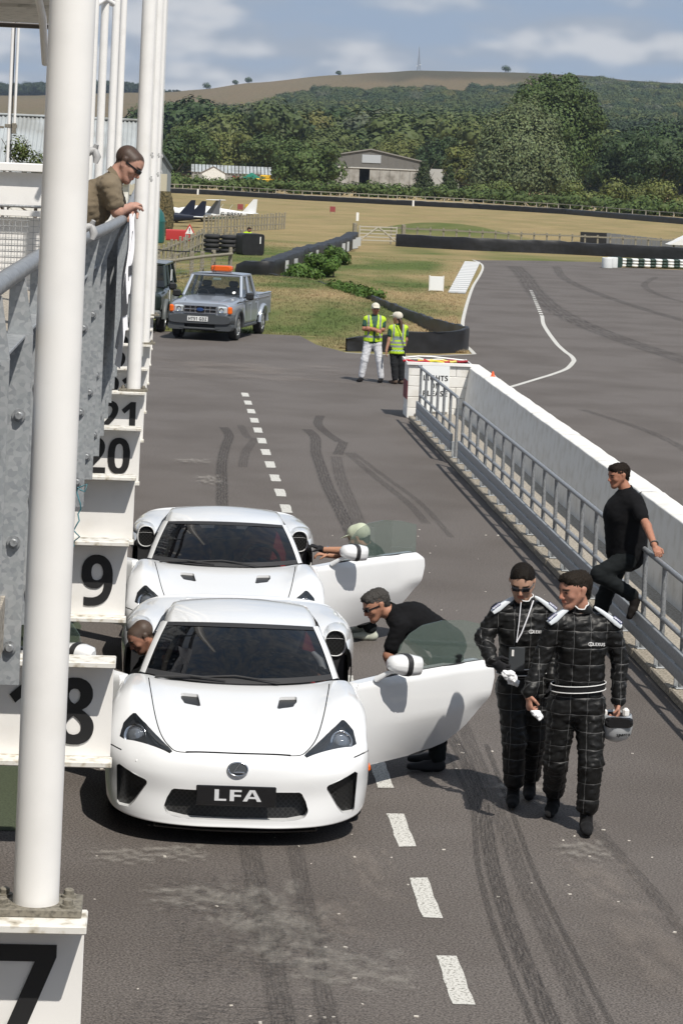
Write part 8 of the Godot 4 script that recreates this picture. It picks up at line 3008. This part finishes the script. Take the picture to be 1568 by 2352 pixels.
func make_people() -> void:
	var boots := cloth("boot_black", lin(0.012, 0.012, 0.013), 0.8)
	var dark_hair := Color(0.012, 0.009, 0.007)
	# --- racing driver in front
	var J := {front = V(-0.15, 0, 1).normalized(), pel = V(-0.05, 0.93, -0.05), che = V(-0.05, 1.28, -0.03), nek = V(-0.06, 1.515, -0.03), hed = V(-0.112, 1.665, 0.0), look = V(-0.92, -0.10, 0.42), shA = V(-0.235, 1.435, 0.0), elA = V(-0.315, 1.20, 0.0), wrA = V(-0.412, 0.965, 0.10), shB = V(0.155, 1.42, -0.03), elB = V(0.235, 1.17, -0.06), wrB = V(0.225, 0.91, 0.0), hiA = V(-0.15, 0.84, -0.06), hiB = V(0.035, 0.84, -0.04), knA = V(-0.175, 0.45, -0.10), anA = V(-0.125, 0.125, -0.42), toA = V(-0.175, 0.035, -0.26), knB = V(0.045, 0.48, 0.04), anB = V(0.035, 0.10, 0.03), toB = V(0.015, 0.04, 0.21), r = 0.166}
	var L := {kind = "suit", skin = Color(0.40, 0.205, 0.145), hair = Color(0.020, 0.015, 0.011), shoes = boots, handA = [V(0.0, -1, 0.25), V(0.9, 0, -0.3), 1.0, 1.15], handB = [V(-0.05, -1, 0.1), V(-0.9, 0, 0.1), -1.0, 0.9], fringe = 0.6, tousle = 0.010}
	L.head = 1.08
	var p := person("man in a black checked racing suit looking left, carrying a helmet", V(3.20, 0, -17.9), J, L)
	p.scale = Vector3.ONE * 1.035
	# --- second racing driver with sunglasses and a lanyard
	J = {front = V(-0.1, 0, 1).normalized(), pel = V(-0.02, 0.92, -0.02), che = V(-0.045, 1.24, 0.0), nek = V(-0.035, 1.455, 0.0), hed = V(-0.066, 1.605, 0.03), look = V(-0.22, -0.30, 0.93), shA = V(-0.215, 1.385, 0.0), elA = V(-0.325, 1.20, 0.02), wrA = V(-0.285, 1.075, 0.20), shB = V(0.125, 1.40, -0.02), elB = V(0.20, 1.15, -0.05), wrB = V(0.17, 0.92, 0.04), hiA = V(-0.105, 0.83, -0.02), hiB = V(0.075, 0.83, -0.03), knA = V(-0.075, 0.47, 0.06), anA = V(-0.06, 0.105, 0.03), toA = V(-0.09, 0.04, 0.19), knB = V(0.085, 0.46, -0.04), anB = V(0.095, 0.11, -0.22), toB = V(0.07, 0.035, -0.07), r = 0.160}
	L = {kind = "suit", skin = Color(0.40, 0.24, 0.17), hair = dark_hair, shoes = boots, handA = [V(0.55, -0.35, 0.5), V(0.5, 0.2, -0.9), 1.0, 1.0], gloveA = true, handB = [V(0, -1, 0.1), V(-0.9, 0, 0.1), -1.0, 0.8], gloveB = true, tousle = 0.004}
	L.head = 1.07
	p = person("man in a black checked racing suit with sunglasses and a white lanyard", V(2.87, 0, -18.6), J, L)
	sunglasses(p, J)
	p.scale = Vector3.ONE * 1.03
	var mb := MB.new()
	mb.tube([V(-0.075, 1.49, 0.085), V(-0.09, 1.35, 0.135), V(-0.105, 1.20, 0.150)], 0.0035, 6)
	mb.tube([V(0.015, 1.49, 0.075), V(-0.03, 1.38, 0.135), V(-0.07, 1.27, 0.150), V(-0.105, 1.20, 0.152)], 0.0055, 6)
	var ly := thing("lanyard", "white lanyard with a dark pass hanging on the driver's chest", "lanyard", V(2.87, 0, -18.6))
	ly.scale = Vector3.ONE * 1.03
	part("strap", mb, mat("strap_white", lin(0.70, 0.70, 0.74), 0.7), ly)
	mb = MB.new()
	mb.box(V(-0.10, 1.08, 0.160), V(0.115, 0.17, 0.008), 0.003)
	part("pass", mb, mat("pass_dark", lin(0.05, 0.055, 0.06), 0.2), ly)
	mb = MB.new()
	mb.box(V(-0.13, 1.125, 0.166), V(0.016, 0.045, 0.003))
	part("pass_mark", mb, mats["white_paint"], ly)
	tissue("white tissue in the gloved hand of the driver with sunglasses", V(2.67, 1.03, -18.30), 0.042)
	tissue("small white tissue in the bare fist of the front driver", V(2.80, 0.875, -17.74), 0.028)
	# --- helmet held upside down
	var hm := thing("crash_helmet", "silver crash helmet carried upside down by the front driver", "helmet", V(3.432, 0.755, -17.95))
	hm.scale = Vector3.ONE * 0.94
	mb = MB.new()
	mb.lathe([Vector2(0.001, -0.125), Vector2(0.05, -0.12), Vector2(0.095, -0.095), Vector2(0.122, -0.055), Vector2(0.130, 0.0), Vector2(0.126, 0.05), Vector2(0.118, 0.085), Vector2(0.108, 0.09), Vector2(0.104, 0.06)], 30, Transform3D(Basis(V(1, 0, 0), V(0, 1, 0), V(0, 0, 1.15)), V(0, 0, 0)))
	var silver := mat("helmet_silver", lin(0.50, 0.52, 0.54), 0.22, 0.35)
	silver.clearcoat_enabled = true
	part("shell", mb, silver, hm)
	mb = MB.new()
	mb.lathe([Vector2(0.001, -0.04), Vector2(0.08, -0.02), Vector2(0.106, 0.07)], 24, Transform3D(Basis(V(1, 0, 0), V(0, 1, 0), V(0, 0, 1.13)), V(0, 0.004, 0)))
	part("lining", mb, mat("lining_black", lin(0.012, 0.01, 0.012), 0.9), hm)
	mb = MB.new()
	sloft(mb, [[0.152, 0.0, 0.045, 0.085, 0.035, 4.0], [0.140, 0, 0.045, 0.10, 0.042, 4.0], [0.125, 0, 0.045, 0.11, 0.042, 4.0]], 20)
	part("visor", mb, mat("gloss_black"), hm)
	mb = MB.new()
	mb.box(V(0.07, 0.10, 0.02), V(0.05, 0.07, 0.05), 0.015); mb.box(V(-0.09, 0.10, 0.03), V(0.03, 0.05, 0.05), 0.012)
	part("cheek_pad", mb, mats["white_paint"], hm)
	var tm := text("sparco", 0.026, 0.003)
	var tn := part("lettering", tm, mats["black_paint"], hm, V(0.035, -0.045, 0.139))
	tn.rotation = Vector3(0.25, 0.28, 0)
	# --- man leaning on the safety railing, facing left
	var polo := cloth("polo_black", lin(0.009, 0.009, 0.010), 0.9, 0.04)
	var trous := cloth("trousers_black", lin(0.012, 0.014, 0.015), 0.85, 0.05)
	J = {front = V(-1, 0, 0.15).normalized(), pel = V(0.085, 1.03, -0.02), che = V(0.055, 1.36, 0.0), nek = V(0.045, 1.61, 0.02), hed = V(-0.035, 1.755, 0.02), look = V(-0.92, -0.12, 0.30), shA = V(0.07, 1.50, -0.19), elA = V(0.10, 1.22, -0.28), wrA = V(0.20, 1.08, -0.40), shB = V(0.10, 1.51, 0.21), elB = V(0.185, 1.33, 0.44), wrB = V(0.225, 1.165, 0.66), hiA = V(0.06, 0.95, -0.10), hiB = V(0.06, 0.95, 0.11), knA = V(-0.10, 0.52, -0.12), anA = V(-0.20, 0.10, -0.13), toA = V(-0.38, 0.04, -0.13), knB = V(-0.215, 0.80, 0.16), anB = V(0.14, 0.60, 0.18), toB = V(0.10, 0.40, 0.20), r = 0.218, depth = 0.92}
	L = {kind = "polo", shirt = polo, trousers = trous, shoes = cloth("shoe_leather", lin(0.018, 0.016, 0.015), 0.3, 0.0), skin = Color(0.36, 0.17, 0.11), hair = Color(0.016, 0.011, 0.008), bare = true, handA = [V(0.3, -0.6, -0.5), V(0, -1, 0), -1.0, 0.6], handB = [V(0.12, -0.35, 0.9), V(0.2, -1, -0.2), 1.0, 0.75], fringe = 1.0, tousle = 0.012, cell = 0.016, crease = 0.005, sleeve = 0.62, hcell = 0.0065, fcell = 0.006}
	p = person("man in a black polo shirt leaning back against the safety railing", V(4.65, 0, -24.6), J, L)
	mb = MB.new()
	var wr := []
	for k in 13: wr.append(J.wrB + V(cos(TAU * k / 12.0) * 0.036, sin(TAU * k / 12.0) * 0.033 + 0.02, -0.03 + sin(TAU * k / 12.0) * 0.02))
	mb.tube(wr, 0.007, 6, false)
	part("wristband", mb, mat("band_grey", lin(0.05, 0.06, 0.06), 0.5), p)
	# --- man bending behind the door of the front car
	J = {front = V(-0.55, -0.8, 0.1).normalized(), pel = V(0.12, 1.00, -0.02), che = V(-0.13, 1.15, 0.0), nek = V(-0.335, 1.225, 0.0), hed = V(-0.445, 1.275, 0.03), look = V(-0.90, -0.38, 0.30), hup = V(-0.25, 0.95, 0.0), shA = V(-0.28, 1.17, -0.19), elA = V(-0.16, 0.98, -0.22), wrA = V(0.02, 0.80, -0.12), shB = V(-0.27, 1.15, 0.19), elB = V(-0.35, 0.92, 0.20), wrB = V(-0.28, 0.68, 0.14), hiA = V(0.13, 0.90, -0.11), hiB = V(0.13, 0.90, 0.09), knA = V(0.08, 0.50, -0.10), anA = V(0.10, 0.10, -0.16), toA = V(-0.10, 0.04, -0.16), knB = V(0.06, 0.50, 0.10), anB = V(0.08, 0.10, 0.07), toB = V(-0.13, 0.04, 0.10), r = 0.165, depth = 0.80}
	L = {kind = "polo", shirt = polo, trousers = trous, shoes = cloth("trainer_dark", lin(0.03, 0.03, 0.033), 0.6, 0.0), skin = Color(0.38, 0.19, 0.125), hair = Color(0.060, 0.056, 0.052), bare = true, handA = [V(0.2, -1, 0), V(-1, 0, 0), 1.0, 0.8], handB = [V(0.2, -1, -0.1), V(-1, 0, 0), -1.0, 0.8], fringe = 0.5, tousle = 0.010, sleeve = 0.7, crease = 0.006}
	p = person("grey-haired man in a black polo bending behind the open car door", V(2.27, 0, -19.62), J, L)
	sunglasses(p, J)
	# --- man in a pale cap reaching into the second car
	J = {front = V(-1, -0.2, 0.0).normalized(), pel = V(0.32, 0.50, -0.10), che = V(0.22, 0.78, -0.04), nek = V(0.14, 0.93, 0.0), hed = V(0.055, 1.015, 0.02), look = V(-0.85, -0.35, -0.40), hup = V(-0.2, 0.95, -0.1), shA = V(0.12, 0.88, -0.16), elA = V(-0.06, 0.80, -0.22), wrA = V(-0.22, 0.80, -0.2), shB = V(0.17, 0.885, 0.15), elB = V(-0.055, 0.895, 0.10), wrB = V(-0.295, 0.885, 0.02), hiA = V(0.30, 0.46, -0.2), hiB = V(0.30, 0.46, 0.0), knA = V(0.02, 0.48, -0.22), anA = V(0.16, 0.10, -0.25), toA = V(0.0, 0.04, -0.27), knB = V(0.04, 0.47, 0.02), anB = V(0.22, 0.10, 0.0), toB = V(0.05, 0.04, 0.0), r = 0.155}
	L = {kind = "polo", shirt = polo, trousers = trous, shoes = cloth("trainer_pale", lin(0.45, 0.47, 0.40), 0.7, 0.0), skin = Color(0.42, 0.22, 0.14), hair = dark_hair, bare = true, handA = [V(-1, 0.1, 0), V(0, -1, 0), 1.0, 0.6], handB = [V(-0.9, 0.35, 0), V(0, -1, 0), 1.0, 0.7], gloveB = true, cell = 0.016, hcell = 0.007, fcell = 0.006, sleeve = 0.5}
	p = person("crouching man in a pale green cap reaching into the second car", V(2.06, 0, -24.9), J, L)
	cap(p, J, cloth("cap_green", lin(0.46, 0.50, 0.38), 0.8), 0.008)
	mb = MB.new()
	var wt := []
	for k in 13: wt.append(J.wrB + V(0.045, cos(TAU * k / 12.0) * 0.034, sin(TAU * k / 12.0) * 0.034))
	mb.tube(wt, 0.009, 6, false)
	part("watch", mb, mat("chrome"), p)
	# --- passenger leaning out of the front car
	J = {front = V(-0.6, -0.3, 0.4).normalized(), pel = V(0.36, 0.46, -0.38), che = V(0.26, 0.72, -0.2), nek = V(0.10, 0.90, -0.05), hed = V(0.015, 1.03, 0.0), look = V(-0.80, -0.55, 0.25), hup = V(-0.4, 0.88, 0.1), shA = V(0.06, 0.80, -0.12), elA = V(-0.08, 0.58, 0.0), wrA = V(-0.05, 0.40, 0.18), shB = V(0.30, 0.80, -0.02), elB = V(0.36, 0.58, 0.14), wrB = V(0.22, 0.46, 0.30), r = 0.155}
	L = {kind = "polo", shirt = polo, skin = Color(0.38, 0.19, 0.13), hair = Color(0.050, 0.040, 0.032), bare = true, handA = [V(0, -1, 0.2), V(1, 0, 0), 1.0, 0.6], hair_on = false, crop = true, sleeve = 0.6, beard = 0.35}
	person("man with cropped grey hair leaning out of the front car's passenger side", V(0.0, 0, -19.3), J, L)
	# --- driver at the wheel
	J = {front = V(0, 0, 1), pel = V(0, 0.46, -0.1), che = V(0, 0.74, -0.12), nek = V(0, 0.90, -0.10), hed = V(0.0, 1.03, -0.05), look = V(0.1, -0.15, 1), shA = V(-0.19, 0.82, -0.08), elA = V(-0.26, 0.66, 0.14), wrA = V(-0.14, 0.80, 0.36), shB = V(0.19, 0.82, -0.08), elB = V(0.30, 0.70, 0.10), wrB = V(0.16, 0.82, 0.36), r = 0.16}
	L = {kind = "polo", shirt = suit_mat(), skin = Color(0.40, 0.22, 0.16), hair_on = false, sleeve = 1.0, cell = 0.016, hcell = 0.008}
	p = person("helmeted driver sitting at the wheel of the front car", V(1.14, 0, -19.55), J, L)
	mb = MB.new()
	blob(mb, [[J.hed + V(0, 0.03, -0.02), J.hed + V(0, 0.02, 0.02), .135, .125, .03], [J.hed + V(0, -0.09, 0.04), J.hed + V(0, -0.10, 0.06), .095, .085, .04], [J.hed + V(-0.06, 0.01, 0.13), J.hed + V(0.06, 0.01, 0.13), .048, .048, .01, Vector3.ZERO, 1.0, true]], 0.010)
	part("helmet", mb, silver, p)
	mb = MB.new()
	mb.tube([J.shB + V(0.02, 0.07, 0.02), J.shB + V(0.07, 0.03, 0.09), J.shB + V(0.10, -0.04, 0.14)], [0.025, 0.035, 0.03], 8, true, 0.5)
	part("shoulder_patch", mb, mat("patch_white"), p)
	# --- two marshals
	var lime := func(sh: Callable) -> Callable: return sh
	var vest := mat("vest_cloth", Color.WHITE, 0.8)
	vest.vertex_color_use_as_albedo = true
	var green := cloth("shirt_green", lin(0.035, 0.085, 0.060), 0.85)
	J = {front = V(0, 0, 1), pel = V(0.03, 0.92, 0), che = V(0.05, 1.22, 0.0), nek = V(0.06, 1.45, 0.0), hed = V(0.062, 1.585, 0.02), look = V(0.05, -0.05, 1), shA = V(-0.12, 1.36, 0.0), elA = V(-0.175, 1.155, 0.06), wrA = V(0.06, 1.145, 0.20), shB = V(0.23, 1.36, 0.0), elB = V(0.235, 1.15, 0.05), wrB = V(-0.01, 1.17, 0.17), hiA = V(-0.06, 0.86, 0), hiB = V(0.12, 0.86, 0), knA = V(-0.13, 0.49, 0.04), anA = V(-0.185, 0.11, 0.0), toA = V(-0.26, 0.04, 0.13), knB = V(0.19, 0.49, 0.04), anB = V(0.245, 0.11, 0.02), toB = V(0.19, 0.04, 0.15), r = 0.175}
	L = {kind = "polo", shirt = green, trousers = cloth("trousers_white", lin(0.60, 0.61, 0.64), 0.8), shoes = boots, skin = Color(0.34, 0.15, 0.10), hair = Color(0.10, 0.09, 0.08), bare = true, cell = 0.017, hcell = 0.009, fcell = 0.008, handA = [V(0.9, -0.25, 0.2), V(0, -0.3, -1), -1.0, 0.4], handB = [V(-0.9, 0.1, 0.1), V(0, -0.2, -1), 1.0, 0.5], sleeve = 0.6, crease = 0.006, beard = 0.5}
	p = person("marshal in white trousers and yellow vest with folded arms", V(4.72, 0, -54.6), J, L, "marshals in yellow vests")
	cap(p, J, cloth("cap_cream", lin(0.56, 0.53, 0.45), 0.8), 0.011)
	mb = MB.new()
	mb.colored = true
	var vb := torso_bones(J, 0.188, 0.74)
	vb.append([J.pel + V(0, 0.02, 0), J.pel + V(0, -0.12, 0), .19, .19, .05, V(0, 0, 1), 0.76])
	var hem1 := [J.pel + V(0, -3.035, 0), J.pel + V(0, -3.036, 0), 3.0, 3.0, .006, Vector3.ZERO, 1.0, true]
	for e in ["A", "B"]: vb.append([J["sh" + e], J["sh" + e], .076, .076, .03])
	vb.append(hem1)
	blob(mb, vb, 0.016, folds(0.006, 6.0, 9.0), func(q: Vector3) -> Color:
		var yel := Color(0.42, 0.62, 0.02)
		var k := yel
		var x := q.x - 0.045
		if absf(q.y - 1.00) < 0.025 or absf(absf(x) - 0.125) < 0.022 and q.y > 1.02: k = Color(0.22, 0.23, 0.24)
		if q.z > 0.02 and absf(x) < 0.018 + 0.055 * smoothstep(1.05, 1.45, q.y): k = Color(0.035, 0.085, 0.060)
		return k)
	part("vest", mb, vest, p)
	J = {front = V(0.1, 0, -1).normalized(), pel = V(0.0, 0.83, 0), che = V(0.0, 1.08, 0.0), nek = V(0.0, 1.29, 0.0), hed = V(-0.03, 1.42, 0.0), look = V(-0.75, -0.05, -0.65), shA = V(-0.145, 1.20, 0.0), elA = V(-0.185, 0.95, 0.02), wrA = V(-0.235, 0.74, 0.05), shB = V(0.15, 1.21, 0.0), elB = V(0.18, 0.96, -0.05), wrB = V(0.16, 0.78, -0.10), hiA = V(-0.075, 0.77, 0), hiB = V(0.085, 0.77, 0), knA = V(-0.055, 0.44, 0.02), anA = V(-0.02, 0.10, 0.03), toA = V(-0.12, 0.04, -0.08), knB = V(0.10, 0.44, 0.0), anB = V(0.12, 0.10, -0.02), toB = V(0.05, 0.04, -0.14), r = 0.145}
	L = {kind = "polo", shirt = green, trousers = cloth("trousers_grey", lin(0.022, 0.023, 0.025), 0.85), shoes = cloth("shoe_brown", lin(0.09, 0.065, 0.05), 0.7), skin = Color(0.40, 0.22, 0.15), hair = Color(0.060, 0.026, 0.012), bare = true, cell = 0.017, hcell = 0.009, fcell = 0.008, handA = [V(-0.1, -1, 0.05), V(1, 0, 0), -1.0, 0.4], handB = [V(-0.1, -1, 0), V(-1, 0, 0), 1.0, 0.5], sleeve = 0.55, long = 0.02}
	p = person("marshal with a ponytail and yellow vest seen from behind", V(5.27, 0, -54.4), J, L, "marshals in yellow vests")
	cap(p, J, mats["cap_cream"], 0.011)
	mb = MB.new()
	mb.tube([J.hed + V(0.05, 0.0, 0.07), J.hed + V(0.075, -0.07, 0.115), J.hed + V(0.085, -0.18, 0.12), J.hed + V(0.10, -0.30, 0.125)], [0.022, 0.034, 0.03, 0.008], 8)
	part("ponytail", mb, mat("ponytail_brown", lin(0.06, 0.026, 0.012), 0.55), p)
	mb = MB.new()
	mb.colored = true
	vb = torso_bones(J, 0.160, 0.76)
	vb.append([J.pel + V(0, 0.03, 0), J.pel + V(0, -0.28, 0), .168, .180, .05, V(0, 0, 1), 0.80])
	var hem2 := [J.pel + V(0, -3.175, 0), J.pel + V(0, -3.176, 0), 3.0, 3.0, .006, Vector3.ZERO, 1.0, true]
	for e in ["A", "B"]: vb.append([J["sh" + e].lerp(J.che, 0.12), J["sh" + e], .074, .070, .03])
	vb.append(hem2)
	blob(mb, vb, 0.016, folds(0.005, 6.0, 9.0), func(q: Vector3) -> Color:
		var k := Color(0.42, 0.62, 0.02)
		if absf(q.y - 0.90) < 0.022 or absf(q.y - 0.82) < 0.02 or absf(absf(q.x) - 0.10) < 0.022 and q.y > 0.92: k = Color(0.24, 0.25, 0.26)
		if q.z > 0.05 and absf(q.y - 1.0) < 0.04 and absf(q.x) < 0.08: k = Color(0.20, 0.26, 0.26)
		if absf(q.y - 0.735) < 0.018: k = Color(0.10, 0.30, 0.20) if int(floor(q.x * 30.0) + floor(q.y * 60.0)) % 2 == 0 else Color(0.6, 0.66, 0.6)
		return k)
	part("vest", mb, vest, p)
	mb = MB.new()
	mb.tube([J.nek + V(-0.06, 0.0, 0.09), V(0.05, 1.05, 0.155), V(0.14, 0.80, 0.14)], 0.007, 5)
	part("shoulder_strap", mb, mats["black_paint"], p)
	# --- man leaning on the balcony rail
	J = {front = V(0.85, -0.4, 0.2).normalized(), pel = V(-0.36, 3.98, -0.05), che = V(-0.16, 4.33, 0.0), nek = V(0.005, 4.545, 0.0), hed = V(0.085, 4.63, 0.0), look = V(0.80, -0.55, 0.25), hup = V(0.5, 0.85, 0.0), shA = V(-0.03, 4.46, -0.16), elA = V(0.05, 4.30, -0.28), wrA = V(0.12, 4.325, -0.08), shB = V(-0.035, 4.47, 0.17), elB = V(0.03, 4.305, 0.16), wrB = V(0.11, 4.335, 0.02), hiA = V(-0.42, 3.92, -0.14), hiB = V(-0.42, 3.92, 0.06), knA = V(-0.42, 3.52, -0.14), anA = V(-0.46, 3.15, -0.15), toA = V(-0.28, 3.09, -0.15), knB = V(-0.42, 3.52, 0.06), anB = V(-0.46, 3.15, 0.07), toB = V(-0.28, 3.09, 0.07), r = 0.165, depth = 0.80}
	L = {kind = "polo", shirt = cloth("shirt_olive", lin(0.185, 0.150, 0.105), 0.9), trousers = cloth("trousers_sand", lin(0.2, 0.17, 0.13), 0.9), shoes = boots, skin = Color(0.44, 0.25, 0.19), hair = Color(0.035, 0.025, 0.019), bare = true, handA = [V(-0.2, -0.3, 0.9), V(0, -1, 0), 1.0, 0.5], handB = [V(0.35, 0.2, -0.8), V(0, -1, 0), -1.0, 0.6], hair_on = false, crop = true, sleeve = 0.62, crease = 0.010, hcell = 0.0045}
	p = person("man in an olive T-shirt with sunglasses leaning on the balcony handrail", V(-0.30, 0, -17.5), J, L)
	sunglasses(p, J)
	# --- seated marshal behind the black box
	J = {front = V(0, 0, 1), pel = V(0, 0.62, 0), che = V(0, 0.85, 0), nek = V(0, 1.05, 0), hed = V(0.08, 1.17, 0.03), look = V(0.8, -0.4, 0.4), shA = V(-0.16, 0.98, 0), elA = V(-0.2, 0.75, 0.1), wrA = V(-0.05, 0.7, 0.25), shB = V(0.16, 0.98, 0), elB = V(0.2, 0.75, 0.1), wrB = V(0.05, 0.7, 0.25), r = 0.17}
	L = {kind = "polo", shirt = cloth("vest_plain", lin(0.42, 0.62, 0.02), 0.8), skin = Color(0.38, 0.2, 0.14), hair = Color(0.03, 0.02, 0.014), bare = true, cell = 0.03, hcell = 0.015, sleeve = 0.9}
	person("marshal in a yellow jacket half hidden behind the black box", V(4.55, 0, -127.3), J, L)
